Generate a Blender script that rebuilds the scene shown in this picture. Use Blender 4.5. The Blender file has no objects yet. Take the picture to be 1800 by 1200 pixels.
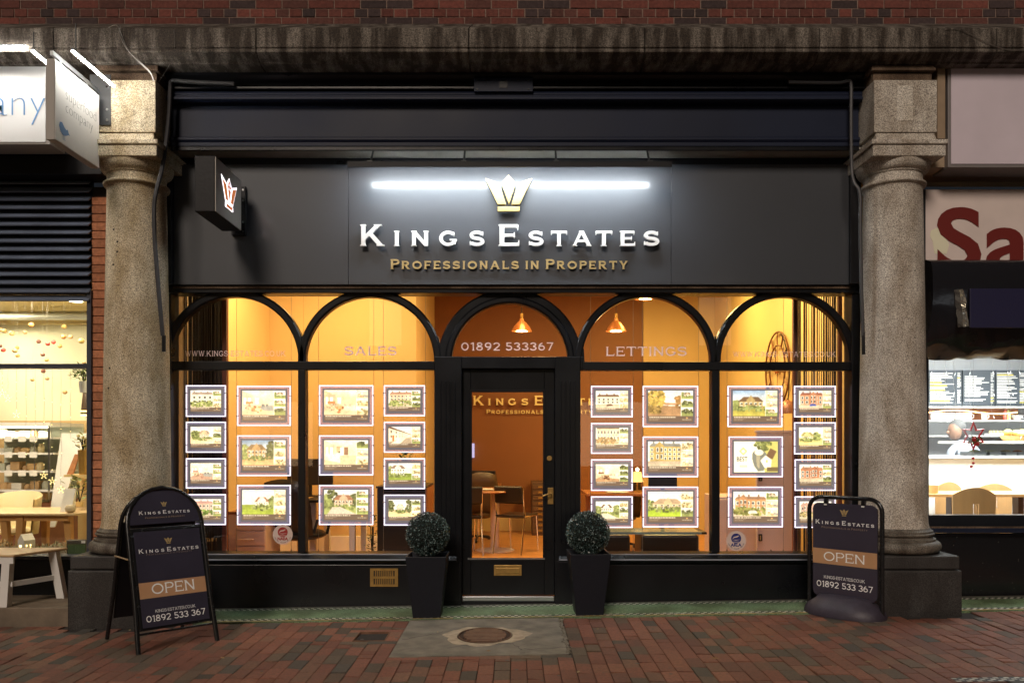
import bpy, bmesh, math, random
import numpy as np
from mathutils import Vector, Matrix
random.seed(7); rng = np.random.default_rng(11)
R = math.radians
sc = bpy.context.scene
# ---------------------------------------------------------------- camera
F = 1435.0; CX, CY = 905.0, 775.0; CAMZ = 1.40; CAMY = -7.0
cam = bpy.data.objects.new('camera', bpy.data.cameras.new('camera')); sc.collection.objects.link(cam)
cam.location = (0, CAMY, CAMZ); cam.rotation_euler = (R(90), 0, 0)
cam.data.sensor_width = 36; cam.data.lens = 36*F/1800
cam.data.shift_x = -(CX-900)/1800; cam.data.shift_y = (CY-600)/1800
cam.data.clip_start = .05; cam.data.clip_end = 500
sc.camera = cam
# ---------------------------------------------------------------- world, street light, exposure
w = bpy.data.worlds.new('World'); sc.world = w; w.use_nodes = True
wn = w.node_tree.nodes; wl = w.node_tree.links
bg = wn['Background']; sky = wn.new('ShaderNodeTexSky'); sky.sky_type = 'NISHITA'; sky.sun_disc = False
sky.sun_elevation = R(-4); sky.sun_rotation = R(0); sky.altitude = 50
wl.new(sky.outputs[0], bg.inputs[0]); bg.inputs[1].default_value = 0.15
sun = bpy.data.lights.new('street_light', 'SUN'); sun.energy = 1.5; sun.angle = R(16); sun.color = (1, .84, .70)
so = bpy.data.objects.new('street_light', sun); sc.collection.objects.link(so)
so.rotation_euler = (R(57), 0, R(-14))
sc.view_settings.view_transform = 'Standard'; sc.view_settings.look = 'None'
sc.view_settings.exposure = 0.0; sc.view_settings.gamma = 1
sc.cycles.use_denoising = True; sc.cycles.max_bounces = 7; sc.cycles.diffuse_bounces = 3; sc.cycles.glossy_bounces = 4
sc.cycles.transparent_max_bounces = 16; sc.cycles.sample_clamp_indirect = 6; sc.cycles.caustics_reflective = False; sc.cycles.caustics_refractive = False

def X(px, Y=0): return (px-CX)*(Y-CAMY)/F
def Z(py, Y=0): return CAMZ-(py-CY)*(Y-CAMY)/F
SLOPE = .0157
def G(x): return SLOPE*x            # height of the gently rising pavement
# ---------------------------------------------------------------- mesh helpers
col = sc.collection
def wloc(p):
    v = Vector((0, 0, 0))
    while p is not None: v += p.location; p = p.parent
    return v
def tag(o, label=None, cat=None, group=None, kind=None):
    if label: o['label'] = label
    if cat: o['category'] = cat
    if group: o['group'] = group
    if kind: o['kind'] = kind
    return o
def thing(name, label, cat, loc=(0, 0, 0), rz=0, group=None):
    o = bpy.data.objects.new(name, None); col.objects.link(o)
    o.location = loc; o.rotation_euler = (0, 0, rz); o.empty_display_size = .1
    return tag(o, label, cat, group)
class MB:
    def __init__(s): s.v = []; s.f = []; s.c = []; s.cur = None
    def add(s, vs, fs):
        n = len(s.v); s.v += [tuple(p) for p in vs]; s.f += [tuple(n+i for i in f) for f in fs]
        s.c += [s.cur]*len(fs); return s
    def box(s, x0, x1, y0, y1, z0, z1):
        return s.add([(x0,y0,z0),(x1,y0,z0),(x1,y1,z0),(x0,y1,z0),(x0,y0,z1),(x1,y0,z1),(x1,y1,z1),(x0,y1,z1)],
                     [(0,3,2,1),(4,5,6,7),(0,1,5,4),(1,2,6,5),(2,3,7,6),(3,0,4,7)])
    def hexa(s, b, t):   # bottom 4, top 4 (same winding)
        return s.add(list(b)+list(t), [(0,3,2,1),(4,5,6,7),(0,1,5,4),(1,2,6,5),(2,3,7,6),(3,0,4,7)])
    def prism(s, poly, y0, y1):     # polygon in xz, extruded in y
        n = len(poly)
        vs = [(x, y0, z) for x, z in poly]+[(x, y1, z) for x, z in poly]
        return s.add(vs, [tuple(range(n)), tuple(range(2*n-1, n-1, -1))]+[(i, i+n, (i+1) % n+n, (i+1) % n) for i in range(n)])
    def prof(s, poly, x0, x1):      # polygon in yz, extruded in x
        n = len(poly)
        vs = [(x0, y, z) for y, z in poly]+[(x1, y, z) for y, z in poly]
        return s.add(vs, [tuple(range(n)), tuple(range(2*n-1, n-1, -1))]+[(i, i+n, (i+1) % n+n, (i+1) % n) for i in range(n)])
    def flat(s, poly, z0, z1):      # polygon in xy, extruded in z
        n = len(poly)
        vs = [(x, y, z0) for x, y in poly]+[(x, y, z1) for x, y in poly]
        return s.add(vs, [tuple(range(n-1, -1, -1)), tuple(range(n, 2*n))]+[(i, (i+1) % n, (i+1) % n+n, i+n) for i in range(n)])
    def tube(s, pts, r, n=8, closed=False):
        pts = [Vector(p) for p in pts]; m = len(pts); rr = r if hasattr(r, '__len__') else [r]*m
        up = None; base = len(s.v); vs = []
        for i, p in enumerate(pts):
            a = pts[(i-1) % m] if (closed or i > 0) else p; b = pts[(i+1) % m] if (closed or i < m-1) else p
            t = (b-a).normalized()
            if up is None:
                up = Vector((0, 0, 1)) if abs(t.z) < .9 else Vector((1, 0, 0))
            u = (up-t*up.dot(t))
            if u.length < 1e-4: u = Vector((1, .3, .2)); u = u-t*u.dot(t)
            u.normalize(); up = u; w_ = t.cross(u)
            for k in range(n):
                q = 2*math.pi*k/n; vs.append(p+(u*math.cos(q)+w_*math.sin(q))*rr[i])
        fs = []
        for i in range(m if closed else m-1):
            j = (i+1) % m
            for k in range(n): fs.append((i*n+k, i*n+(k+1) % n, j*n+(k+1) % n, j*n+k))
        if not closed: fs += [tuple(range(n-1, -1, -1)), tuple((m-1)*n+k for k in range(n))]
        return s.add(vs, fs)
    def lathe(s, prof, cx=0, cy=0, cz=0, n=40, a0=0, a1=360):
        full = abs(a1-a0) >= 360; k = n if full else n+1; vs = []; fs = []
        for r, z in prof:
            for i in range(k):
                a = R(a0+(a1-a0)*i/n); vs.append((cx+r*math.cos(a), cy+r*math.sin(a), cz+z))
        for j in range(len(prof)-1):
            for i in range(n):
                i2 = (i+1) % k
                fs.append((j*k+i, j*k+i2, (j+1)*k+i2, (j+1)*k+i))
        if full:
            if prof[0][0] > 1e-4: fs.append(tuple(range(k-1, -1, -1)))
            if prof[-1][0] > 1e-4: fs.append(tuple((len(prof)-1)*k+i for i in range(k)))
        return s.add(vs, fs)
    def ball(s, c, r, n=10, sx=1, sy=1, sz=1):
        m = n//2+1; pr = [(max(1e-5, math.sin(math.pi*j/m)), -math.cos(math.pi*j/m)) for j in range(m+1)]
        vs = []; fs = []
        for rr, z in pr:
            for i in range(n):
                a = 2*math.pi*i/n; vs.append((c[0]+rr*r*sx*math.cos(a), c[1]+rr*r*sy*math.sin(a), c[2]+z*r*sz))
        for j in range(m):
            for i in range(n): fs.append((j*n+i, j*n+(i+1) % n, (j+1)*n+(i+1) % n, (j+1)*n+i))
        return s.add(vs, fs)
    def build(s, name, mat, parent=None, local=False, smooth=False, bevel=0, kind=None, label=None, sharp=40):
        me = bpy.data.meshes.new(name); off = Vector((0, 0, 0)) if (local or parent is None) else wloc(parent)
        me.from_pydata([(x-off.x, y-off.y, z-off.z) for x, y, z in s.v], [], s.f)
        me.materials.append(mat)
        if any(c is not None for c in s.c):
            a = me.color_attributes.new('Col', 'FLOAT_COLOR', 'CORNER'); buf = np.ones((len(me.loops), 4), np.float32); k = 0
            for f, c in zip(s.f, s.c):
                if c is not None: buf[k:k+len(f), :3] = c
                k += len(f)
            a.data.foreach_set('color', buf.ravel())
        bm = bmesh.new(); bm.from_mesh(me); bmesh.ops.recalc_face_normals(bm, faces=bm.faces)
        if smooth:
            for f in bm.faces: f.smooth = True
            for e in bm.edges:
                if len(e.link_faces) == 2 and e.calc_face_angle(0) > R(sharp): e.smooth = False
        bm.to_mesh(me); bm.free()
        o = bpy.data.objects.new(name, me); col.objects.link(o); o.parent = parent
        if bevel:
            md = o.modifiers.new('bevel', 'BEVEL'); md.width = bevel; md.segments = 2; md.limit_method = 'ANGLE'; md.angle_limit = R(40)
        if kind: o['kind'] = kind
        if label: o['label'] = label
        return o
def dup(root, loc, rz=None, label=None, group=None):
    def rec(o, par):
        c = o.copy(); col.objects.link(c); c.parent = par
        for ch in [q for q in bpy.data.objects if q.parent == o]: rec(ch, c)
        return c
    r = rec(root, None); r.location = loc
    if rz is not None: r.rotation_euler = (0, 0, rz)
    if label: r['label'] = label
    if group: r['group'] = group
    return r
def empty(name, loc=(0, 0, 0), rz=0, parent=None):
    o = bpy.data.objects.new(name, None); col.objects.link(o); o.location = loc; o.rotation_euler = (0, 0, rz); o.parent = parent; return o
# ---------------------------------------------------------------- materials
def newmat(name):
    m = bpy.data.materials.new(name); m.use_nodes = True; return m, m.node_tree.nodes, m.node_tree.links, m.node_tree.nodes['Principled BSDF']
def M(name, c, rough=.5, metal=0, nz=0, nscale=8, c2=None, bump=0, bscale=60, coat=0, spec=.5, rvar=0, stretch=None, colattr=False, detail=6):
    m, n, l, b = newmat(name)
    b.inputs['Roughness'].default_value = rough; b.inputs['Metallic'].default_value = metal
    b.inputs['Coat Weight'].default_value = coat; b.inputs['Specular IOR Level'].default_value = spec
    tc = n.new('ShaderNodeTexCoord'); src = tc.outputs['Object']
    if stretch:
        mp = n.new('ShaderNodeMapping'); mp.inputs['Scale'].default_value = stretch; l.new(src, mp.inputs[0]); src = mp.outputs[0]
    b.inputs['Base Color'].default_value = (*c, 1)
    if c2 is None: c2 = tuple(v*(1-nz) for v in c)
    if nz or rvar or colattr:
        t = n.new('ShaderNodeTexNoise'); t.inputs['Scale'].default_value = nscale; t.inputs['Detail'].default_value = detail; l.new(src, t.inputs['Vector'])
        rp = n.new('ShaderNodeValToRGB'); rp.color_ramp.elements[0].position = .32; rp.color_ramp.elements[1].position = .68
        rp.color_ramp.elements[0].color = (*c2, 1); rp.color_ramp.elements[1].color = (*c, 1)
        l.new(t.outputs['Fac'], rp.inputs['Fac']); out = rp.outputs[0]
        if colattr:
            at = n.new('ShaderNodeVertexColor'); at.layer_name = 'Col'
            mx = n.new('ShaderNodeMix'); mx.data_type = 'RGBA'; mx.blend_type = 'MULTIPLY'; mx.inputs[0].default_value = 1
            l.new(at.outputs[0], mx.inputs[6]); l.new(out, mx.inputs[7]); out = mx.outputs[2]
        if nz or colattr: l.new(out, b.inputs['Base Color'])
        if rvar:
            mr = n.new('ShaderNodeMapRange'); mr.inputs['To Min'].default_value = max(0, rough-rvar); mr.inputs['To Max'].default_value = min(1, rough+rvar)
            l.new(t.outputs['Fac'], mr.inputs['Value']); l.new(mr.outputs[0], b.inputs['Roughness'])
    if bump:
        t2 = n.new('ShaderNodeTexNoise'); t2.inputs['Scale'].default_value = bscale; t2.inputs['Detail'].default_value = 4; l.new(src, t2.inputs['Vector'])
        bp = n.new('ShaderNodeBump'); bp.inputs['Strength'].default_value = bump; bp.inputs['Distance'].default_value = .01
        l.new(t2.outputs['Fac'], bp.inputs['Height']); l.new(bp.outputs[0], b.inputs['Normal'])
    return m
def E(name, c, s, colattr=False):
    m, n, l, b = newmat(name); b.inputs['Base Color'].default_value = (*[min(1, v)*.6 for v in c], 1); b.inputs['Roughness'].default_value = .3
    b.inputs['Emission Color'].default_value = (*c, 1); b.inputs['Emission Strength'].default_value = s
    if colattr:
        at = n.new('ShaderNodeVertexColor'); at.layer_name = 'Col'; l.new(at.outputs[0], b.inputs['Emission Color'])
        b.inputs['Base Color'].default_value = (.02, .02, .02, 1)
    return m
def glass(name, tint=(1, 1, 1), refl=1.0, rough=0.0):
    m = bpy.data.materials.new(name); m.use_nodes = True; n = m.node_tree.nodes; l = m.node_tree.links; n.clear()
    o = n.new('ShaderNodeOutputMaterial'); t = n.new('ShaderNodeBsdfTransparent'); g = n.new('ShaderNodeBsdfGlossy'); mx = n.new('ShaderNodeMixShader')
    f = n.new('ShaderNodeFresnel'); f.inputs[0].default_value = 1.5; mu = n.new('ShaderNodeMath'); mu.operation = 'MULTIPLY'; mu.inputs[1].default_value = refl
    t.inputs[0].default_value = (*tint, 1); g.inputs['Roughness'].default_value = rough
    l.new(f.outputs[0], mu.inputs[0]); l.new(mu.outputs[0], mx.inputs[0]); l.new(t.outputs[0], mx.inputs[1]); l.new(g.outputs[0], mx.inputs[2]); l.new(mx.outputs[0], o.inputs[0])
    return m
def granite(name, c, dark, scale=1.0, stain=(.5, .42), rough=.75, flow=(2.6, 2.6, 1.1)):
    """salt-and-pepper speckle, plus big uneven weather stains running downwards"""
    m, n, l, b = newmat(name); tc = n.new('ShaderNodeTexCoord')
    b.inputs['Roughness'].default_value = rough
    v = n.new('ShaderNodeTexNoise'); v.inputs['Scale'].default_value = 135*scale; v.inputs['Detail'].default_value = 2.5; v.inputs['Roughness'].default_value = .7; l.new(tc.outputs['Object'], v.inputs['Vector'])
    r1 = n.new('ShaderNodeValToRGB'); e = r1.color_ramp.elements
    e[0].position = .38; e[0].color = (*[k*.30 for k in c], 1); e[1].position = .56; e[1].color = (*c, 1)
    x = e.new(.70); x.color = (*[min(1, k*1.35) for k in c], 1); l.new(v.outputs['Fac'], r1.inputs['Fac'])
    mp = n.new('ShaderNodeMapping'); mp.inputs['Scale'].default_value = flow; l.new(tc.outputs['Object'], mp.inputs[0])
    s = n.new('ShaderNodeTexNoise'); s.inputs['Scale'].default_value = 1.7; s.inputs['Detail'].default_value = 7; s.inputs['Roughness'].default_value = .62; l.new(mp.outputs[0], s.inputs['Vector'])
    r2 = n.new('ShaderNodeValToRGB'); r2.color_ramp.elements[0].position = stain[1]; r2.color_ramp.elements[1].position = stain[1]+.22
    r2.color_ramp.elements[0].color = (*dark, 1); r2.color_ramp.elements[1].color = (1, 1, 1, 1); l.new(s.outputs['Fac'], r2.inputs['Fac'])
    mx = n.new('ShaderNodeMix'); mx.data_type = 'RGBA'; mx.blend_type = 'MULTIPLY'; mx.inputs[0].default_value = 1
    l.new(r1.outputs[0], mx.inputs[6]); l.new(r2.outputs[0], mx.inputs[7]); l.new(mx.outputs[2], b.inputs['Base Color'])
    bp = n.new('ShaderNodeBump'); bp.inputs['Strength'].default_value = .45; bp.inputs['Distance'].default_value = .006; l.new(v.outputs['Fac'], bp.inputs['Height']); l.new(bp.outputs[0], b.inputs['Normal'])
    return m
mt = {}
mt['granite_warm'] = granite('granite_warm', (.90, .78, .58), (.60, .53, .42))
mt['granite_grey'] = granite('granite_grey', (.80, .74, .66), (.60, .55, .50))
mt['granite_dark'] = granite('granite_dark', (.055, .052, .05), (.55, .5, .48), rough=.55)
mt['granite_base'] = granite('granite_base', (.26, .23, .19), (.35, .31, .28), rough=.6)
mt['cornice'] = granite('cornice_stone', (.27, .235, .20), (.20, .17, .15), stain=(.5, .44), rough=.9, flow=(7, 2.6, .9))
mt['stone_brown'] = granite('frieze_stone', (.22, .15, .10), (.4, .35, .3), rough=.9)
mt['black'] = M('black_paint', (.008, .009, .012), .3, nz=.3, nscale=3, rvar=.1, bump=.06, bscale=25, spec=.35)
mt['blackmatt'] = M('black_satin', (.008, .008, .011), .5, nz=.3, nscale=5, bump=.1, bscale=40, spec=.3)
mt['navy'] = M('navy_paint', (.010, .016, .040), .5, nz=.25, nscale=1.4, rvar=.12, bump=.03, bscale=12, spec=.25)
mt['slat'] = M('blue_grey_metal', (.17, .21, .30), .38, nz=.25, nscale=4, rvar=.1)
mt['frame'] = M('frame_metal', (.045, .052, .075), .4, nz=.2, nscale=6)
mt['panel'] = M('sign_panel', (.036, .041, .052), .5, nz=.12, nscale=1.2, rvar=.04, spec=.6, coat=.35)
mt['panel'].node_tree.nodes['Principled BSDF'].inputs['Coat Roughness'].default_value = .13
mt['alu'] = M('dark_aluminium', (.05, .052, .055), .4, metal=.6)
mt['steel'] = M('brushed_steel', (.55, .57, .6), .3, metal=1, nz=.3, nscale=3, stretch=(1, 1, 60))
mt['chrome'] = M('chrome', (.8, .8, .8), .12, metal=1)
mt['cream'] = M('cream_soffit', (.36, .35, .31), .6, nz=.15, nscale=10)
mt['white_letter'] = M('white_letter', (.94, .94, .93), .35)
mt['gold'] = M('gold_letter', (.62, .46, .18), .35, metal=.35)
mt['goldtext'] = M('gold_text', (.50, .36, .15), .4, metal=.2)
mt['brass'] = M('brass', (.50, .30, .09), .42, metal=.6, nz=.25, nscale=20)
mt['vinyl'] = M('vinyl_letter', (.85, .74, .76), .5)
_n = mt['vinyl'].node_tree.nodes; _l = mt['vinyl'].node_tree.links; _t = _n.new('ShaderNodeBsdfTranslucent'); _t.inputs[0].default_value = (.20, .15, .18, 1); _m = _n.new('ShaderNodeAddShader')
_l.new(_n['Principled BSDF'].outputs[0], _m.inputs[0]); _l.new(_t.outputs[0], _m.inputs[1]); _l.new(_m.outputs[0], _n['Material Output'].inputs[0])
mt['glass'] = glass('window_glass', (.97, .98, .97), .8)
mt['acrylic'] = glass('acrylic', (.74, .68, .76), .9, .05)
_n = mt['acrylic'].node_tree.nodes; _l = mt['acrylic'].node_tree.links; _e = _n.new('ShaderNodeEmission'); _e.inputs[0].default_value = (.80, .72, .95, 1); _e.inputs[1].default_value = .17; _a = _n.new('ShaderNodeAddShader')
_o = [q for q in _n if q.type == 'OUTPUT_MATERIAL'][0]; _s = _o.inputs[0].links[0].from_socket; _l.new(_s, _a.inputs[0]); _l.new(_e.outputs[0], _a.inputs[1]); _l.new(_a.outputs[0], _o.inputs[0])
mt['orangewall'] = M('brown_wall', (.27, .105, .03), .55, nz=.08, nscale=2)
mt['creamwall'] = M('cream_wall', (.72, .53, .25), .7, nz=.05, nscale=2)
mt['woodfloor'] = M('wood_floor', (.66, .30, .09), .35, nz=.4, nscale=6, stretch=(1, 8, 1))
mt['mortar'] = M('mortar', (.035, .03, .027), .95, nz=.3, nscale=30)
mt['paver'] = M('paver', (1, 1, 1), .72, nz=.38, nscale=55, bump=.5, bscale=140, colattr=True, rvar=.12)
mt['brick'] = M('wall_brick', (1, 1, 1), .9, nz=.35, nscale=40, bump=.5, bscale=120, colattr=True)
mt['brickmortar'] = M('brick_mortar', (.30, .21, .17), .95, nz=.3, nscale=40)
mt['leather'] = M('black_leather', (.018, .015, .013), .35, bump=.15, bscale=30)
mt['tanleather'] = M('brown_leather', (.07, .04, .022), .38, bump=.15, bscale=30)
mt['orangewood'] = M('table_wood', (.42, .17, .06), .3, nz=.3, nscale=5, stretch=(1, 12, 1))
mt['white'] = M('white_paint', (.78, .77, .74), .5, nz=.05, nscale=6)
mt['pinkwhite'] = M('pale_cabinet', (.78, .62, .56), .5, nz=.04, nscale=4)
mt['greywhite'] = M('grey_partition', (.62, .52, .54), .5, nz=.04, nscale=4)
mt['plastic'] = M('planter_plastic', (.010, .012, .020), .5, nz=.15, nscale=30, bump=.15, bscale=300, spec=.35)
mt['tube'] = M('black_tube', (.012, .012, .013), .25, rvar=.08, nscale=30)
mt['cable'] = M('grey_cable', (.045, .045, .05), .5)
mt['wire'] = M('steel_wire', (.30, .28, .26), .4, metal=.7)
mt['vcol'] = M('painted', (1, 1, 1), .6, nz=.12, nscale=25, colattr=True)
mt['poster'] = E('backlit_poster', (1, 1, 1), 1.6, colattr=True)
mt['edge'] = E('lit_edge', (.95, .84, 1.0), 2.2)
mt['border'] = E('poster_border', (.46, .40, .44), .30)
mt['signnavy'] = M('sign_navy', (.050, .045, .068), .22, nz=.2, nscale=3, coat=.5)
mt['signband'] = M('sign_band', (.52, .29, .15), .35, nz=.06, nscale=9)
mt['led'] = E('led_tube', (1, .96, .88), 130)
# ---------------------------------------------------------------- lettering: stroke glyphs -> outlines -> meshes
def _seg(px, py, x0, y0, x1, y1, w):
    dx, dy = x1-x0, y1-y0; L = math.hypot(dx, dy) or 1e-6; ux, uy = dx/L, dy/L
    a = (px-x0)*ux+(py-y0)*uy; b = -(px-x0)*uy+(py-y0)*ux
    return np.maximum(np.abs(a-L/2)-L/2, np.abs(b)-w/2)
def _box(px, py, x0, y0, x1, y1):
    return np.maximum(np.abs(px-(x0+x1)/2)-abs(x1-x0)/2, np.abs(py-(y0+y1)/2)-abs(y1-y0)/2)
def _arc(px, py, cx, cy, rx, ry, a0, a1, w):
    n = 22; d = None; P = [(cx+rx*math.cos(R(a0+(a1-a0)*i/n)), cy+ry*math.sin(R(a0+(a1-a0)*i/n))) for i in range(n+1)]
    for i in range(n):
        q = _seg(px, py, *P[i], *P[i+1], w); d = q if d is None else np.minimum(d, q)
        if 0 < i: d = np.minimum(d, np.hypot(px-P[i][0], py-P[i][1])-w/2)
    return d
def glyph_prims(ch, w, s, o):
    h = w/2; B, L, A = 'b', 'l', 'a'
    def stem(x, top=1, bot=1, y0=0, y1=1):
        r = [(B, x, y0, x+w, y1)]
        if top: r.append((B, x-o, y1-s, x+w+o, y1))
        if bot: r.append((B, x-o, y0, x+w+o, y0+s))
        return r
    ry = (.5-h)/1.0; q = (1-h-.5)/2
    if ch == 'K': return stem(o)+[(L, o+w*.6, .34, .86, 1.02, w*.92), (L, .42, .62, .98, -.02, w*1.05), (B, .62, 1-s, 1.0, 1), (B, .74, 0, 1.12, s)], 1.12
    if ch == 'I': return stem(o), w+2*o
    if ch == 'N': return stem(o, 1, 1)+stem(.92-w, 1, 0)+[(L, o+h*.7, 1, .92-h*.7, 0, w)], .92+o
    if ch == 'G': return [(A, .5, .5, .5-h, .5-h, 42, 350, w), (B, .93-w, .12, .93, .46), (B, .58, .46-s*1.4, 1.0, .46), (B, .84-s, .66, .84+s*.3, .92)], 1.0
    if ch == 'C': return [(A, .5, .5, .5-h, .5-h, 42, 318, w), (B, .84-s, .66, .84+s*.3, .92)], .92
    if ch == 'S': return [(A, .42, .5+q, .42-h, q, 28, 270, w), (A, .42, .5-q, .44-h, q, 90, -152, w), (B, .76-s*.6, .68, .76+s*.6, .95), (B, .04-s*.6, .05, .04+s*.6, .32)], .86
    if ch == 'E': return stem(o)+[(B, o, 1-w*.8, .80, 1), (B, o, .5-w*.35, .66, .5+w*.35), (B, o, 0, .84, w*.8), (B, .80-s, .74, .80, 1), (B, .66-s, .36, .66, .64), (B, .84-s, 0, .84, .27)], .84
    if ch == 'F': return stem(o)+[(B, o, 1-w*.8, .80, 1), (B, o, .5-w*.35, .66, .5+w*.35), (B, .80-s, .74, .80, 1), (B, .66-s, .36, .66, .64)], .80
    if ch == 'L': return stem(o)+[(B, o, 0, .80, w*.8), (B, .80-s, 0, .80, .28)], .80
    if ch == 'T': return [(B, .45-h, 0, .45+h, 1), (B, .45-h-o, 0, .45+h+o, s), (B, 0, 1-w*.8, .9, 1), (B, 0, .74, s, 1), (B, .9-s, .74, .9, 1)], .90
    if ch == 'A': return [(L, .12, 0, .53, 1, w*.8), (L, .98, 0, .55, 1, w*1.05), (B, .25, .26, .85, .26+w*.75), (B, 0, 0, .30, s), (B, .78, 0, 1.12, s), (B, .40, .9, .66, 1)], 1.12
    if ch in 'PR':
        r = stem(o)+[(B, o, 1-w*.8, .5, 1), (B, o, .44-.0, .5, .44+w*.8), (A, .52, .72-.0, .30-h*.4, .28-h*.8, 90, -90, w*.95)]
        if ch == 'R': r += [(L, .46, .46, .86, -.02, w*1.05), (B, .66, 0, 1.0, s)]
        return r, .98 if ch == 'R' else .84
    if ch in 'O': return [(A, .55, .5, .55-h, .5-h, 0, 360, w)], 1.10
    if ch == '0': return [(A, .45, .5, .45-h, .5-h, 0, 360, w)], .90
    if ch == 'Y': return [(B, .48-h, 0, .48+h, .5), (B, .48-h-o, 0, .48+h+o, s), (L, .12, 1, .48, .42, w*.95), (L, .86, 1, .48, .42, w*.85), (B, 0, 1-s, .32, 1), (B, .68, 1-s, 1.0, 1)], 1.0
    if ch == 'W': return [(L, .10, 1, .40, 0, w), (L, .40, 0, .68, 1, w*.8), (L, .68, 1, .98, 0, w), (L, .98, 0, 1.28, 1, w*.8), (B, 0, 1-s, .24, 1), (B, 1.16, 1-s, 1.38, 1)], 1.38
    if ch == 'U': return stem(o, 1, 0, .35)+stem(.88-w-o, 1, 0, .35)+[(A, .44, .38, .44-h-o, .38-h, 180, 360, w)], .88
    if ch == '1': return [(B, .28, 0, .28+w, 1), (L, .05, .80, .34, .98, w*.7), (B, .18, 0, .38+w, s)], .52
    if ch == '2': return [(A, .40, .70, .36-h*.4, .30-h, 165, -35, w), (L, .68, .58, .10, .06, w), (B, .04, 0, .80, w*.85)], .82
    if ch == '3': return [(A, .38, .74, .33-h*.4, .26-h, 160, -90, w), (A, .38, .28, .37-h*.4, .28-h, 90, -160, w)], .78
    if ch == '5': return [(A, .40, .32, .37-h*.4, .32-h, 118, -155, w), (B, .12, .5, .12+w*.9, 1), (B, .12, 1-w*.85, .72, 1)], .80
    if ch == '6': return [(A, .42, .33, .40-h, .33-h, 0, 360, w), (A, .62, .40, .60-h, .60-h, 180, 105, w)], .84
    if ch == '9': return [(A, .42, .67, .40-h, .33-h, 0, 360, w), (A, .22, .60, .60-h, .60-h, 0, -75, w)], .84
    if ch == '7': return [(B, 0, 1-w*.85, .78, 1), (L, .72, 1, .26, 0, w)], .78
    if ch == '8': return [(A, .40, .755, .34-h, .245-h*.85, 0, 360, w), (A, .40, .28, .40-h, .28-h*.8, 0, 360, w)], .80
    if ch == '-': return [(B, 0, .38, .34, .38+w*.8)], .34
    if ch == '.': return [(B, 0, 0, w, w)], w
    return [], .5
_gc = {}
def contours(D, xs, ys):
    H, Wd = D.shape; seg = {}
    def pt(i0, j0, i1, j1):
        a, b = D[i0, j0], D[i1, j1]; t = a/(a-b); return (xs[j0]+(xs[j1]-xs[j0])*t, ys[i0]+(ys[i1]-ys[i0])*t)
    E4 = {0: lambda i, j: ('h', i, j), 1: lambda i, j: ('v', i, j+1), 2: lambda i, j: ('h', i+1, j), 3: lambda i, j: ('v', i, j)}
    T = {1: [(3, 0)], 2: [(0, 1)], 3: [(3, 1)], 4: [(1, 2)], 5: [(3, 2), (1, 0)], 6: [(0, 2)], 7: [(3, 2)], 8: [(2, 3)], 9: [(2, 0)], 10: [(0, 3), (2, 1)], 11: [(2, 1)], 12: [(1, 3)], 13: [(1, 0)], 14: [(0, 3)]}
    ins = D < 0
    C = ins[:-1, :-1]*1+ins[:-1, 1:]*2+ins[1:, 1:]*4+ins[1:, :-1]*8
    for i, j in zip(*np.where((C > 0) & (C < 15))):
        for a, b in T[int(C[i, j])]: seg[E4[a](i, j)] = E4[b](i, j)
    loops = []
    while seg:
        k0 = next(iter(seg)); lp = []; k = k0
        while k in seg:
            nk = seg.pop(k)
            t, i, j = k
            lp.append(pt(i, j, i, j+1) if t == 'h' else pt(i, j, i+1, j)); k = nk
        if len(lp) > 3: loops.append(lp)
    return loops
def dp(P, tol):
    if len(P) < 3: return P
    a, b = np.array(P[0]), np.array(P[-1]); ab = b-a; L = math.hypot(*ab) or 1e-9
    d = [abs(ab[0]*(p[1]-a[1])-ab[1]*(p[0]-a[0]))/L for p in P]; k = int(np.argmax(d))
    if d[k] < tol: return [P[0], P[-1]]
    return dp(P[:k+1], tol)[:-1]+dp(P[k:], tol)
def curve_mesh(loops):
    cu = bpy.data.curves.new('tmp', 'CURVE'); cu.dimensions = '2D'; cu.fill_mode = 'BOTH'; cu.extrude = .5
    for lp in loops:
        sp = cu.splines.new('POLY'); sp.points.add(len(lp)-1)
        for q, (x, y) in zip(sp.points, lp): q.co = (x, y, 0, 1)
        sp.use_cyclic_u = True
    return _cm(cu)
def _cm(cu):
    ob = bpy.data.objects.new('tmp', cu); me = ob.to_mesh()
    vs = [tuple(v.co) for v in me.vertices]; fs = [tuple(p.vertices) for p in me.polygons]
    ob.to_mesh_clear(); bpy.data.objects.remove(ob); bpy.data.curves.remove(cu); return vs, fs
def glyph(ch, w=.17, s=.05, o=.055, n=34):
    k = (ch, w, n, s)
    if k in _gc: return _gc[k]
    pr, wd = glyph_prims(ch, w, s, o)
    if not pr: _gc[k] = ([], [], wd); return _gc[k]
    st = 1.0/n; xs = np.arange(-3*st, wd+3*st, st)+.0013; ys = np.arange(-3*st, 1+3*st, st)+.0017
    px, py = np.meshgrid(xs, ys); D = None
    for p in pr:
        if p[0] == 'b': d = _box(px, py, *p[1:])
        elif p[0] == 'l': d = _seg(px, py, *p[1:])
        else: d = _arc(px, py, *p[1:])
        D = d if D is None else np.minimum(D, d)
    D = np.maximum(D, np.abs(py-.5)-.5)
    lps = []
    for lp in contours(D, xs, ys):
        m = len(lp)//2; a = dp(lp[:m+1], .2*st)[:-1]; b = dp(lp[m:]+[lp[0]], .2*st)[:-1]; lps.append(a+b)
    vs, fs = curve_mesh(lps); _gc[k] = (vs, fs, wd); return _gc[k]
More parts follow.
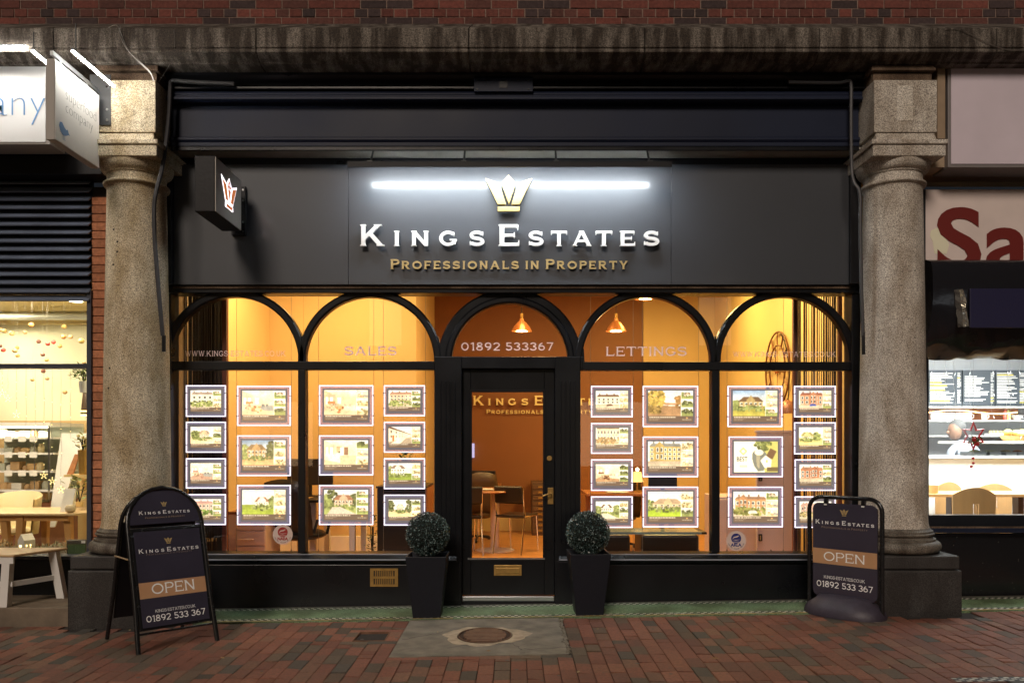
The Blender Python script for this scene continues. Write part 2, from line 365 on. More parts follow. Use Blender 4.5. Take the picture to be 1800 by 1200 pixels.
def text2(s, h, w=.17, track=.22, n=34, big=None, space=.45):
    """list of (x, scale, char-mesh) laid on a baseline; big = height factor for capitals marked by ^"""
    out = []; x = 0; i = 0; k = 1
    while i < len(s):
        c = s[i]
        if c == '^': k = big or 1.25; i += 1; continue
        if c == ' ': x += space*h; i += 1; continue
        v, f, wd = glyph(c, w, n=n); out.append((x, h*k, v, f)); x += (wd+track/ k)*h*k; k = 1; i += 1
    return out, x-track*h
def put_text(mb, items, width, x0, z0, y, depth, to=None, fit=None):
    """adds text in the xz plane facing -y; front face at y-depth"""
    sx = (fit/width) if fit else 1
    for x, h, v, f in items:
        P = [((x+a*h)*sx+x0, y-depth/2-c*depth, z0+b*h) for a, b, c in v]
        if to: P = [to(*p) for p in P]
        mb.add(P, f)
    return mb
def inter(s, size=1, offset=0, extrude=.5, align='LEFT', spacing=1):
    cu = bpy.data.curves.new('t', 'FONT'); cu.body = s; cu.size = size; cu.offset = offset; cu.extrude = extrude; cu.align_x = align; cu.space_character = spacing; cu.resolution_u = 5
    return _cm(cu)
LOGO = [('K', 635, 678, 1), ('I', 694, 704, 0), ('N', 724, 755, 0), ('G', 773, 804, 0), ('S', 826, 852, 0), ('E', 876, 913, 1), ('S', 929, 955, 0), ('T', 968, 996, 0), ('A', 1005, 1039, 0), ('T', 1046, 1075, 0), ('E', 1088, 1115, 0), ('S', 1130, 1157, 0)]
def logo_letters(cx, z, y, wid, depth, w=.2, n=30):
    """the name in big and small capitals, centred on cx with baseline z -> list of (char, MB)"""
    k = wid/522.0; out = []
    for ch, a, b, bigc in LOGO:
        v, f, wd = glyph(ch, w if not bigc else w*.92, n=n); H = (37.5 if bigc else 26.5)*k
        x0 = cx+(a-896)*k; sx = (b-a)*k/wd
        mb = MB(); mb.add([(x0+p*sx, y-depth/2-r*depth, z+q*H) for p, q, r in v], f); out.append((ch, mb))
    return out
def tagline(cx, z, y, wid, depth, w=.2, n=20):
    it, wd = text2('^PROFESSIONALS IN ^PROPERTY', 1, w, .30, n, 1.22, .5); k = wid/wd; mb = MB()
    for x, h, v, f in it:
        mb.add([(cx-wid/2+(x+p*h)*k, y-depth/2-r*depth, z+q*h*k*.95) for p, q, r in v], f)
    return mb
CROWN = [[(853.5, 315.4), (877.5, 324), (889.5, 361), (875.3, 361)], [(894, 309.4), (906.4, 323.6), (894.7, 361), (881.6, 323.6)], [(935.1, 315.4), (911.1, 324), (899.1, 361), (913.3, 361)], [(875, 365), (913.3, 365), (913.3, 373), (875, 373)]]
def crown(cx, z, y, hgt, depth):
    k = hgt/64.0; return [MB().prism([(cx+(a-894.3)*k, z+(373-b)*k) for a, b in pg], y-depth, y) for pg in CROWN]
# ================================================================ THE SETTING
rnd = random.Random(3)
def shade(c, f): return tuple(max(0, k*f) for k in c)
# ground: one sheet to the far side of the street, pavers as real bricks on top of it
mb = MB(); mb.add([(-40, -40, G(-40)-.02), (40, -40, G(40)-.02), (40, .3, G(40)-.02), (-40, .3, G(-40)-.02)], [(0, 1, 2, 3)])
mb.build('ground', M('street_ground', (.09, .055, .042), .85, nz=.4, nscale=5), kind='structure')
def paving():
    mb = MB(); pal = [(.30, .118, .078), (.33, .135, .085), (.27, .102, .066), (.235, .100, .068), (.175, .118, .082), (.15, .112, .080), (.10, .088, .072), (.27, .135, .088)]
    wts = [5, 4, 5, 4, 3, 3, 2.2, 2]
    holes = [(-.829, .373, -1.73, -.5), (-1.22, -.84, -1.29, -.86)]
    Wd, Ln, gap = .1005, .201, .0032
    for i in range(-50, 50):
        x0 = i*Wd+.0735; off = (Ln/2 if i % 2 else 0)+rnd.uniform(-.012, .012); y = -4.0-off
        while y < -.56:
            cut = rnd.random(); L = Ln
            if cut < .08: L = Ln*.5
            ya, yb = y, min(y+L, -.562); y += L
            if yb-ya < .02: continue
            xa, xb = x0+gap/2, x0+Wd-gap/2; ya += gap/2; yb -= gap/2
            skip = False
            for h in holes:
                if xb > h[0] and xa < h[1] and yb > h[2] and ya < h[3]:
                    if ya < h[2]-.02: yb = h[2]-gap/2
                    elif yb > h[3]+.02: ya = h[3]+gap/2
                    else: skip = True
            if skip: continue
            if (abs(xa+3.1) < .46 or abs(xa-3.1) < .46) and yb > -.66: continue
            z = G(xa)+rnd.gauss(0, .0012); tx, ty = rnd.gauss(0, .0011), rnd.gauss(0, .0014)
            c = shade(rnd.choices(pal, wts)[0], rnd.uniform(.74, 1.02)); mb.cur = c; e = .0025
            zs = [z-tx-ty, z+tx-ty, z+tx+ty, z-tx+ty]
            top = [(xa+e, ya+e, zs[0]), (xb-e, ya+e, zs[1]), (xb-e, yb-e, zs[2]), (xa+e, yb-e, zs[3])]
            lo = [(xa, ya, zs[0]-.004), (xb, ya, zs[1]-.004), (xb, yb, zs[2]-.004), (xa, yb, zs[3]-.004)]
            bt = [(xa, ya, z-.018), (xb, ya, z-.018), (xb, yb, z-.018), (xa, yb, z-.018)]
            mb.add(top+lo+bt, [(0, 1, 2, 3)]+[(4+k, 4+(k+1) % 4, (k+1) % 4, k) for k in range(4)]+[(8+k, 8+(k+1) % 4, 4+(k+1) % 4, 4+k) for k in range(4)])
    # border courses round the slab and the little drain
    def brick(xa, xb, ya, yb):
        mb.cur = shade(rnd.choices(pal, wts)[0], rnd.uniform(.85, 1.1)); mb.box(xa, xb, ya, yb, G(xa)-.018, G(xa)+.0005)
    x = -.829
    while x < .36: brick(x, min(x+.197, .373), -1.727, -1.662); x += .2
    for y in np.arange(-.9, -1.12, -.11): pass
    for a, b, c_, d in ((-1.231, -1.155, -1.21, -1.08), (-1.231, -1.155, -1.077, -.94), (-.919, -.833, -1.21, -1.08), (-.919, -.833, -1.077, -.94), (-1.231, -1.04, -.937, -.862), (-1.037, -.833, -.937, -.862), (-1.231, -1.04, -1.288, -1.213), (-1.037, -.833, -1.288, -1.213)): brick(a, b, c_, d)
    mb.build('paving', mt['paver'], kind='structure')
paving()
mb = MB(); mb.add([(-5.2, -4.1, G(-5.2)-.012), (5.2, -4.1, G(5.2)-.012), (5.2, -.55, G(5.2)-.012), (-5.2, -.55, G(-5.2)-.012)], [(0, 1, 2, 3)]); mb.build('paving_bed', mt['mortar'], kind='structure')
# tiled strip: green terrazzo between two chequered borders
def tile_strip():
    m, n, l, b = newmat('green_terrazzo'); tc = n.new('ShaderNodeTexCoord'); v = n.new('ShaderNodeTexVoronoi'); v.inputs['Scale'].default_value = 120; l.new(tc.outputs['Object'], v.inputs['Vector'])
    rp = n.new('ShaderNodeValToRGB'); e = rp.color_ramp.elements; e[0].color = (.10, .19, .10, 1); e[1].color = (.30, .42, .24, 1); e[0].position = .1; e[1].position = .8
    l.new(v.outputs['Color'], rp.inputs['Fac']); s = n.new('ShaderNodeTexNoise'); s.inputs['Scale'].default_value = 3; s.inputs['Detail'].default_value = 6; l.new(tc.outputs['Object'], s.inputs['Vector'])
    r2 = n.new('ShaderNodeValToRGB'); r2.color_ramp.elements[0].position = .38; r2.color_ramp.elements[0].color = (.5, .48, .4, 1); r2.color_ramp.elements[1].position = .6; l.new(s.outputs['Fac'], r2.inputs['Fac'])
    mx = n.new('ShaderNodeMix'); mx.data_type = 'RGBA'; mx.blend_type = 'MULTIPLY'; mx.inputs[0].default_value = 1; l.new(rp.outputs[0], mx.inputs[6]); l.new(r2.outputs[0], mx.inputs[7]); l.new(mx.outputs[2], b.inputs['Base Color']); b.inputs['Roughness'].default_value = .5
    mb = MB(); xa, xb = -2.73, 5.5
    def strip(y0, y1, t, x0=xa, x1=xb): mb.add([(x0, y0, G(x0)+t), (x1, y0, G(x1)+t), (x1, y1, G(x1)+t), (x0, y1, G(x0)+t)], [(0, 1, 2, 3)])
    strip(-.545, .02, .004); mb.add([(xa, -.545, G(xa)+.004), (xa, -.545, G(xa)-.02), (xb, -.545, G(xb)-.02), (xb, -.545, G(xb)+.004)], [(0, 1, 2, 3)])
    root = mb.build('tiled_threshold_path', m, kind='structure')
    pm = MB(); r2_ = random.Random(9)
    def tesserae(y0, rows, cols, sx, sy):
        for k in range(rows):
            x = xa; i = 0
            while x < xb:
                if not (2.72 < x < 3.48):
                    c = cols[(i+k) % len(cols)]; pm.cur = shade(c, r2_.uniform(.7, 1.05)); y = y0+k*sy
                    if r2_.random() < .96: pm.add([(x+.001, y+.001, G(x)+.008), (x+sx-.001, y+.001, G(x+sx)+.008), (x+sx-.001, y+sy-.001, G(x+sx)+.008), (x+.001, y+sy-.001, G(x)+.008)], [(0, 1, 2, 3)])
                x += sx; i += 1
    bw = [(.85, .82, .72), (.02, .02, .022)]
    tesserae(-.515, 2, bw, .027, .028); tesserae(-.115, 2, bw, .027, .028); tesserae(-.545, 1, [(.62, .48, .18), (.52, .45, .27), (.62, .48, .16)], .08, .028)
    tesserae(-.052, 3, [(.17, .16, .13), (.15, .14, .11)], .09, .022)
    pm.build('tiled_border_path', mt['vcol'], kind='structure')
tile_strip()
# manhole slab and cover, little drain
def slab():
    m = M('worn_concrete', (.28, .25, .20), .9, nz=.45, nscale=7, bump=.4, bscale=60)
    pts = [(-.826, -.555), (.345, -.555), (.350, -1.655), (-.826, -1.655)]
    mb = MB(); mb.add([(x, y, G(x)+.003) for x, y in pts]+[(x, y, G(x)-.018) for x, y in pts], [(0, 1, 2, 3)]+[(4+k, 4+(k+1) % 4, (k+1) % 4, k) for k in range(4)])
    mb.build('concrete_path_slab', m, kind='structure')
    # cracks and the pebbly edge
    cm = MB(); r_ = random.Random(5)
    def crack(p, q, n, wd):
        P = []
        for i in range(n+1):
            t = i/n; P.append((p[0]+(q[0]-p[0])*t+r_.gauss(0, .010), p[1]+(q[1]-p[1])*t+r_.gauss(0, .016)))
        for (a, b), (c, d) in zip(P[:-1], P[1:]):
            cm.add([(a, b-wd, G(a)+.0046), (c, d-wd, G(c)+.0046), (c, d+wd, G(c)+.0046), (a, b+wd, G(a)+.0046)], [(0, 1, 2, 3)])
    crack((-.52, -.95), (-.80, -1.22), 9, .004); crack((-.02, -1.33), (.06, -1.65), 8, .004); crack((-.45, -1.42), (-.02, -1.36), 9, .003); crack((.06, -1.5), (.39, -1.52), 7, .003)
    cm.build('path_cracks', mt['mortar'], kind='structure')
    pb = MB()
    for k in range(170):
        y = r_.uniform(-1.64, -.6); x = .356+r_.gauss(0, .007); pb.ball((x, y, G(x)+.003), r_.uniform(.006, .012), 6, 1, 1, .6)
    o = pb.build('gravel', M('gravel', (.25, .22, .17), .9, nz=.5, nscale=60), kind='stuff'); tag(o, 'line of small pale gravel along the right edge of the concrete slab', 'gravel')
    c = (-.215, -1.13)
    ring = MB(); N = 40; o_ = []; i_ = []
    for k in range(N):
        a = 2*math.pi*k/N; j = 1+.08*math.sin(3*a+1)+.06*math.sin(7*a)+.04*math.sin(13*a)+.16*abs(math.cos(a))**3
        o_.append((c[0]+.265*j*math.cos(a), c[1]+.28*j*math.sin(a))); i_.append((c[0]+.2*math.cos(a), c[1]+.235*math.sin(a)))
    ring.add([(x, y, G(x)+.006) for x, y in o_]+[(x, y, G(x)+.009) for x, y in i_], [(k, (k+1) % N, N+(k+1) % N, N+k) for k in range(N)])
    t = thing('drain_cover', 'rusty oval metal drain cover with ribs set in a mortar patch in the concrete slab', 'drain cover', (c[0], c[1], 0))
    ring.build('mortar_collar', M('pale_mortar', (.58, .47, .34), .95, nz=.4, nscale=14, bump=.5, bscale=50), t)
    rust = M('rusty_iron', (.26, .13, .075), .7, metal=.3, nz=.5, nscale=12, bump=.4, bscale=60)
    cv = MB(); P = [(c[0]+.198*math.cos(2*math.pi*k/48), c[1]+.232*math.sin(2*math.pi*k/48)) for k in range(48)]
    cv.flat(P, G(c[0])+.0, G(c[0])+.007); cv.build('cover', M('dark_iron', (.05, .028, .02), .7, metal=.3, nz=.4, nscale=14), t)
    rb = MB()
    rb.tube([(c[0]+.19*math.cos(2*math.pi*k/48), c[1]+.222*math.sin(2*math.pi*k/48), G(c[0])+.010) for k in range(48)], .006, 6, True)
    for k in range(-4, 5):
        y = c[1]+k*.042; hw = .198*math.sqrt(max(0, 1-(k*.042/.21)**2))*.78; rb.box(c[0]-hw, c[0]+hw, y-.011, y+.008, G(c[0])+.006, G(c[0])+.017)
    rb.build('ribs', M('worn_iron', (.19, .11, .07), .5, metal=.4, nz=.3, nscale=20), t, bevel=.003)
    t = thing('drain_cover', 'small square sunken dark drain cover among the pavers, left of the slab', 'drain cover', (-1.035, -1.0, 0))
    d = MB(); d.box(-1.15, -.925, -1.205, -.945, -.034, -.030); d.build('plate', mt['mortar'], t)
    f = MB(); x0, x1, y0, y1 = -1.153, -.921, -1.211, -.939
    for bx in ((x0, x1, y0, y0+.008), (x0, x1, y1-.008, y1), (x0, x0+.008, y0+.008, y1-.008), (x1-.008, x1, y0+.008, y1-.008)): f.box(*bx, -.03, G(-1.035)+.004)
    f.build('rim', rust, t)
slab()
# brick wall above and its stone cornice
def brickwall(x0, x1, z0, z1, y, name, course=.075, length=.2275, diaper=True, parent=None):
    mb = MB(); r_ = random.Random(21); row = 0; z = z0
    base = [(.20, .060, .045), (.22, .066, .05), (.18, .057, .044), (.145, .055, .044)]; dark = (.070, .045, .045)
    while z < z1:
        hd = row % 2 == 0; L = length/2 if hd else length; x = x0-r_.uniform(0, .02)-(length/4 if hd else 0); i = 0
        while x < x1:
            xa, xb = max(x, x0)+.005, min(x+L, x1)-.005
            if xb > xa+.01:
                ph = (x*1.0+200) % 1.36; isd = (ph < .34) and r_.random() < .75 or r_.random() < .04
                mb.cur = shade(dark if isd else r_.choice(base), r_.uniform(.8, 1.15)); d = r_.gauss(0, .0015)
                mb.box(xa, xb, y-.006+d, y+.05, z+.005, z+course-.005)
            x += L; i += 1
        z += course; row += 1
    mm = MB(); mm.box(x0, x1, y, y+.3, z0-.3, z1)
    return mb, mm
mb, mm = brickwall(-5.2, 5.2, 4.93, 5.6, .1, 'w')
t = thing('brick_wall', 'dark red brick upper wall running above the stone cornice', 'wall', (0, .1, 4.9))
mm.build('mortar', mt['brickmortar'], t); mb.build('bricks', mt['brick'], t, bevel=0)
t = thing('stone_cornice', 'weathered stone cornice running right across above the shopfronts', 'cornice', (0, -.3, 4.4))
cp = [(.35, 4.455), (.35, 5.02), (.09, 5.02), (-.56, 4.66), (-.60, 4.635), (-.60, 4.487), (-.585, 4.478), (-.600, 4.47), (-.600, 4.448), (-.57, 4.436), (-.54, 4.418), (-.50, 4.412), (-.50, 4.40), (.35, 4.40)]
xs_ = [-5.2, -3.62, -2.03, -.36, 1.02, 2.39, 3.78, 5.2]
for a, b in zip(xs_[:-1], xs_[1:]): MB().prof(cp[1:], a+.003, b-.003).build('cornice_block', mt['cornice'], t, bevel=.006)
# columns
def column(sx, m, mb_, label):
    cx, cy = sx*3.1, -.30
    t = thing('stone_column', label, 'column', (cx, cy, 0))
    g = G(cx)
    p = MB(); p.box(cx-.372, cx+.372, cy-.368, .10, g-.12, .397); p.build('plinth', mt['granite_dark'], t, bevel=.012)
    p = MB(); p.box(cx-.360, cx+.360, cy-.356, .10, .402, .508); p.build('plinth', mt['granite_dark'], t, bevel=.012)
    pr = [(.30, .508)]
    for k in range(13):
        a = -90+180*k/12; pr.append((.315+.045*math.cos(R(a)), .556+.046*math.sin(R(a))))
    pr += [(.318, .603), (.318, .618), (.300, .622), (.292, .634), (.300, .646), (.308, .65), (.308, .662), (.298, .668), (.298, .682), (.285, .688), (.272, .705)]
    MB().lathe(pr, cx, cy, 0, 64).build('base', mb_, t, smooth=True)
    sh = [(.272, .705), (.264, .74), (.2605, .80)]
    for k in range(1, 13): u = k/12; sh.append((.2605-.036*u**1.35, .80+2.62*u))
    sh += [(.226, 3.44), (.232, 3.452)]
    MB().lathe(sh, cx, cy, 0, 72).build('shaft', m, t, smooth=True)
    cp_ = [(.232, 3.452), (.245, 3.458)]
    for k in range(9): a = -90+180*k/8; cp_.append((.238+.014*math.cos(R(a)), 3.474+.014*math.sin(R(a))))
    cp_ += [(.226, 3.492), (.224, 3.50), (.224, 3.552), (.236, 3.556), (.236, 3.566)]
    for k in range(8): a = -90+90*k/7; cp_.append((.238+.044*math.cos(R(a)), 3.64+.072*math.sin(R(a))))
    MB().lathe(cp_, cx, cy, 0, 64).build('capital', m, t, smooth=True)
    a = MB(); a.box(cx-.286, cx+.286, cy-.287, .1, 3.640, 3.725); a.build('abacus', m, t, bevel=.006)
    a = MB(); a.prof([(cy-.292, 3.728), (cy-.300, 3.735), (cy-.300, 3.766), (.1, 3.766), (.1, 3.728)], cx-.298, cx+.298); a.build('abacus', m, t, bevel=.004)
    b = MB(); b.hexa([(cx-.245, cy-.245, 3.768), (cx+.245, cy-.245, 3.768), (cx+.245, .1, 3.768), (cx-.245, .1, 3.768)], [(cx-.232, cy-.215, 3.845), (cx+.232, cy-.215, 3.845), (cx+.232, .1, 3.845), (cx-.232, .1, 3.845)])
    b.box(cx-.25, cx+.25, cy-.225, .1, 3.848, 4.262); b.build('upper_block', m, t, bevel=.005)
    b = MB(); b.box(cx-.235, cx+.235, cy-.17, .1, 4.264, 4.345); b.box(cx-.255, cx+.255, cy-.20, .1, 4.349, 4.372); b.box(cx-.25, cx+.25, cy-.185, .1, 4.374, 4.398); b.build('frieze', mt['stone_brown'], t, bevel=.004)
    if sx > 0:
        MB().box(X(1577, -.53), X(1605, -.53), cy-.228, cy-.2245, Z(212, -.53), Z(150, -.53)).build('repair_patch', granite('repair_patch', (.95, .90, .82), (.8, .76, .7)), t, bevel=.001)
    h = MB(); r_ = random.Random(sx+4)
    for a_, z in ([(-112, 3.08), (-103, 2.98), (-103, 2.90), (-112, 2.80), (-118, 1.98), (-121, 1.82)] if sx < 0 else [(-72, 2.75), (-74, 2.22), (-72, 2.0)]):
        rr = .2605-.036*((z-.8)/2.62)**1.35
        x, y = cx+math.cos(R(a_))*rr, cy+math.sin(R(a_))*rr; d = Vector((math.cos(R(a_)), math.sin(R(a_)), 0))
        h.tube([Vector((x, y, z))-d*.01, Vector((x, y, z))+d*.0015], .009 if sx < 0 else .006, 8)
    h.build('drill_holes', mt['mortar'], t)
column(-1, mt['granite_warm'], mt['granite_base'], 'round granite column left of the dark shopfront, lit by white sign lamps, four drill holes')
column(1, mt['granite_grey'], mt['granite_base'], 'round grey granite column right of the dark shopfront, behind the swinging pavement sign')
# ================================================================ DARK SHOPFRONT
SF = thing('shopfront', 'black painted arched shopfront with five arches between the two stone columns', 'shopfront', (0, 0, 0))
def bx(name, px0, px1, py0, py1, y0, y1, m='black', par=SF, bevel=.004):
    return MB().box(X(px0, y0), X(px1, y0), y0, y1, Z(py1, y0), Z(py0, y0)).build(name, mt[m], par, bevel=bevel)
# stallriser, split at the door
for a, b in ((-2.97, X(812)), (X(975), 2.97)):
    MB().box(a, b, 0, .10, -.08, Z(992)).build('stallriser', mt['black'], SF, bevel=.004)
for a, b in ((-2.97, X(803)), (X(982), 2.97)):
    s = MB(); s.prof([(-.055, Z(985, -.05)), (-.055, Z(981, -.05)), (-.02, Z(974)), (.12, Z(971)), (.12, Z(992)), (-.0, Z(992))], a, b); s.build('window_sill', mt['black'], SF, bevel=.003)
    s = MB(); s.box(a, b, -.018, .002, Z(977), Z(973)); s.box(a, b, -.060, -.052, Z(984, -.05), Z(982, -.05)); s.build('sill_strip', M('sill_metal', (.42, .46, .55), .3, metal=.3), SF)  # light blue-grey colour stands in for the shine on the steel
# posts
for a, b in ((-2.97, X(303)), (X(1495), 2.97)):
    MB().box(a, b, -.03, .14, Z(990), Z(500)).build('post', mt['black'], SF, bevel=.005)
for a, b in ((524, 537), (1251, 1265)):
    MB().box(X(a), X(b), -.01, .10, Z(971), Z(650)).build('mullion', mt['black'], SF, bevel=.006)
MB().box(X(303), X(791), -.015, .09, Z(650), Z(635)).build('transom', mt['black'], SF, bevel=.006)
MB().box(X(1010), X(1495), -.015, .09, Z(651), Z(636)).build('transom', mt['black'], SF, bevel=.006)
MB().box(X(765), X(1025), -.02, .10, Z(648), Z(627)).build('transom', mt['black'], SF, bevel=.006)
MB().box(-2.97, 2.97, -.06, .12, Z(517), Z(499)).build('head_beam', mt['black'], SF, bevel=.006)
MB().box(-2.9, 2.85, -.075, -.062, Z(507, -.07), Z(503, -.07)).build('head_strip', mt['stone_brown'], SF)
def arch(cpx, rin, rout, y0, y1, base, name='arch_bar', rz=1.0, mm='black'):
    N = 36; cx = X(cpx); cz = Z(635); k = 7/F; mb = MB(); vs = []; fs = []
    for i in range(N+1):
        a = math.pi*i/N
        for r, y in ((rin, y0+.012), (rin+3, y0), (rout-3, y0), (rout, y0+.012), (rout, y1), (rin, y1)):
            zz = cz+r*k*math.sin(a)*rz
            vs.append((max(-2.965, min(2.965, cx+r*k*math.cos(a))), y, min(zz, Z(510))))
    for i in range(N):
        for j in range(6): fs.append((i*6+j, i*6+(j+1) % 6, (i+1)*6+(j+1) % 6, (i+1)*6+j))
    fs += [tuple(range(5, -1, -1)), tuple(N*6+j for j in range(6))]
    mb.add(vs, fs); return mb.build(name, mt[mm], SF, smooth=True, sharp=30)
for c in (411.5, 650, 1136, 1380): arch(c, 113, 126.5, -.012, .07, 635)
arch(896, 102, 114, -.014, .08, 635); arch(896, 111, 127, -.004, .07, 635)
# spandrel feet where neighbouring arches meet
for px in (530.5, 770, 1021, 1258):
    MB().prism([(X(px-7), Z(640)), (X(px+7), Z(640)), (X(px+5.5), Z(615)), (X(px), Z(590)), (X(px-5.5), Z(615))], -.002, .066).build('arch_foot', mt['black'], SF)
# glazing: one pane per opening, above and below the transom
for a, b, c, d in ((303, 531, 650, 971), (531, 765, 650, 971), (1020, 1258, 651, 973), (1258, 1496, 651, 973)):
    MB().box(X(a), X(b), .045, .051, Z(d), Z(c)).build('window_pane', mt['glass'], SF)
panes = []
for a, b in ((303, 531), (531, 770), (770, 1021), (1021, 1258), (1258, 1496)):
    panes.append(MB().box(X(a), X(b), .045, .051, Z(636), Z(515)).build('fanlight_pane', mt['glass'], SF))
def vinyl(pane, s, px0, px1, base, cap, wgt, trk, big=None):
    it, wd = text2(s, 1, wgt, trk, 26, big); k = (X(px1)-X(px0))/wd; mb = MB(); hz = cap*7/F
    for x, h, v, f in it: mb.add([(X(px0)+(x+p*h)*k, .043-.0008*(r+.5), Z(base)+q*h*hz) for p, q, r in v], f)
    mb.build('lettering', mt['vinyl'], pane)
vinyl(panes[0], 'WWW.KINGS-ESTATES.CO.UK', 322, 500, 625, 9.5, .11, .2)
vinyl(panes[1], 'SALES', 604, 696, 623.5, 16, .15, .16)
vinyl(panes[2], '01892 533367', 810, 973, 615, 14.5, .16, .18)
vinyl(panes[3], 'LETTINGS', 1066, 1209, 624.5, 16.5, .15, .16)
vinyl(panes[4], 'WWW.KINGS-ESTATES.CO.UK', 1291, 1473, 626, 9, .10, .2)
# pilasters either side of the door
for a, b in ((764, 812), (975, 1020)):
    mb = MB(); mb.box(X(a), X(b), -.035, .10, -.08, Z(627)); mb.build('pilaster', mt['black'], SF, bevel=.006)
    mb = MB(); mid = (a+b)/2
    for k in range(4): xx = X(mid-12+8*k); mb.box(xx-.006, xx+.006, -.043, -.034, Z(955), Z(670))
    mb.box(X(a+3), X(b-3), -.047, -.034, Z(1052), Z(985)); mb.build('pilaster_reeding', mt['black'], SF, bevel=.003)
# door
D0, D1 = X(812), X(975)
DR = empty('door', (D0, .05, 0), 0, SF)
o = MB(); o.box(D0, X(827), .03, .085, Z(1046), Z(648)); o.box(X(957), D1, .03, .085, Z(1046), Z(648)); o.box(X(827), X(957), .03, .085, Z(687), Z(648)); o.box(X(827), X(957), .03, .085, Z(1046), Z(982))
o.build('door_leaf', mt['black'], DR, bevel=.004)
o = MB()
for q in ((825, 829.5, 685, 984), (954.5, 959, 685, 984)): o.box(X(q[0]), X(q[1]), .022, .031, Z(q[3]), Z(q[2]))
o.box(X(829.5), X(954.5), .022, .031, Z(689), Z(685)); o.build('glazing_bead', mt['black'], DR, bevel=.002)
MB().box(X(822), X(958), .012, .031, Z(983.5), Z(980.5)).build('weather_bar', mt['steel'], DR)
MB().box(X(827), X(957), .05, .056, Z(983), Z(686)).build('door_glass', mt['glass'], DR)
MB().box(X(813), X(974), -.02, .09, Z(1055), Z(1047)).build('threshold', mt['steel'], DR, bevel=.003)
MB().box(X(812), X(975), -.01, .10, -.1, Z(1056)).build('step', mt['black'], DR)
lb = MB(); lb.box(X(868), X(917), .020, .029, Z(1012), Z(993)); lb.build('letterbox', mt['brass'], DR, bevel=.003)
lb = MB(); lb.box(X(872), X(913), .014, .0205, Z(1008), Z(998)); lb.build('letter_flap', mt['brass'], DR, bevel=.003)
lk = MB(); lk.v, lk.f, lk.c = [], [], []; lk.tube([(X(966), .010, Z(805)), (X(966), .030, Z(805))], .022, 16); lk.build('lock', mt['brass'], DR, smooth=True)
hd = MB(); hd.box(X(963), X(973), .020, .030, Z(886), Z(857)); hd.build('handle_plate', mt['brass'], DR, bevel=.002)
hd = MB(); hd.tube([(X(968), .03, Z(867)), (X(968), -.03, Z(867)), (X(963), -.035, Z(868)), (X(954), -.035, Z(871))], .007, 8); hd.build('handle', mt['brass'], DR, smooth=True)
# brass air vent
t = thing('air_vent', 'square brass air vent grille with slots in the black stallriser', 'vent', (X(675), 0, Z(1013)))
v = MB(); x0, x1, z0, z1 = X(651), X(700), Z(1030), Z(998); v.box(x0, x1, -.006, -.001, z0, z1); v.build('backing', mt['mortar'], t)
v = MB(); zz = [z0, Z(1026), Z(1016), Z(1012), Z(1002), z1]
for a, b in ((zz[0], zz[1]), (zz[2], zz[3]), (zz[4], zz[5])): v.box(x0, x1, -.012, -.0061, a, b)
for r0, r1 in ((zz[1], zz[2]), (zz[3], zz[4])):
    n = 11; xa, xb = X(657), X(694); v.box(x0, xa, -.012, -.0061, r0, r1); v.box(xb, x1, -.012, -.0061, r0, r1); st = (xb-xa)/n
    for k in range(1, n): v.box(xa+k*st-.0045, xa+k*st+.0045, -.012, -.0061, r0, r1)
v.build('grille', mt['brass'], t)
# ---- entablature: mouldings, awning box, navy fascia
EN = thing('fascia', 'dark navy fascia with awning box and mouldings, between the column tops', 'fascia', (0, 0, 4))
W2 = 2.84
bd = lambda name, y0, y1, z0, z1, m, x0=-W2, x1=W2, b=.004: MB().box(x0, x1, y0, y1, z0, z1).build(name, mt[m], EN, bevel=b)
bd('backboard', -.12, .12, 3.83, 4.40, 'black', -2.95, 2.95)
MB().prof([(-.121, 4.395), (-.36, 4.395), (-.36, 4.375), (-.33, 4.35), (-.30, 4.335), (-.30, 4.315), (-.27, 4.30), (-.121, 4.30)], -2.88, 2.88).build('moulding', mt['black'], EN, smooth=True, sharp=25)
MB().prof([(-.121, 4.292), (-.34, 4.29), (-.34, 4.275), (-.121, 4.27)], -2.86, 2.86).build('moulding', mt['black'], EN)
pr = [(-.121, 4.262)]+[(-.26-.05*math.cos(R(a)), 4.262-.03+.03*math.sin(R(a))) for a in (60, 30, 0)]+[(-.315, 4.20), (-.335, 4.19), (-.335, 4.165), (-.31, 4.152), (-.121, 4.152)]
pr = [(-.121, 4.405-.11), (-.29, 4.268), (-.325, 4.255), (-.335, 4.235), (-.33, 4.215), (-.345, 4.205), (-.345, 4.185), (-.32, 4.172), (-.121, 4.172)]
MB().prof([(y, z+.0) for y, z in pr[1:]], -W2, W2).build('awning_box', mt['navy'], EN, bevel=.004)
MB().box(X(833, -.36), X(937, -.36), -.36, -.346, Z(161, -.36), Z(137, -.36)).build('awning_plate', mt['navy'], EN, bevel=.003)
for px, py in ((839, 141), (855, 141), (839, 157), (929, 141), (911, 141), (929, 157)): MB().tube([(X(px, -.36), -.366, Z(py, -.36)), (X(px, -.36), -.359, Z(py, -.36))], .007, 8).build('screw', mt['black'], EN)
MB().box(X(878, -.36), X(892, -.36), -.364, -.359, Z(155, -.36), Z(143, -.36)).build('key_socket', mt['black'], EN)
bd('fascia_panel', -.26, -.125, 3.905, 4.166, 'navy')
MB().prof([(-.275, 3.902), (-.285, 3.895), (-.285, 3.878), (-.27, 3.86), (-.27, 3.83), (-.125, 3.83), (-.125, 3.902)], -W2, W2).build('fascia_lip', mt['navy'], EN, bevel=.002)
MB().prof([(-.25, 3.828), (-.25, 3.812), (.0, 3.812), (.0, 3.828)], -2.90, 2.90).build('soffit', mt['cream'], EN)
bd('soffit_trim', -.268, -.252, 3.795, 3.828, 'black')
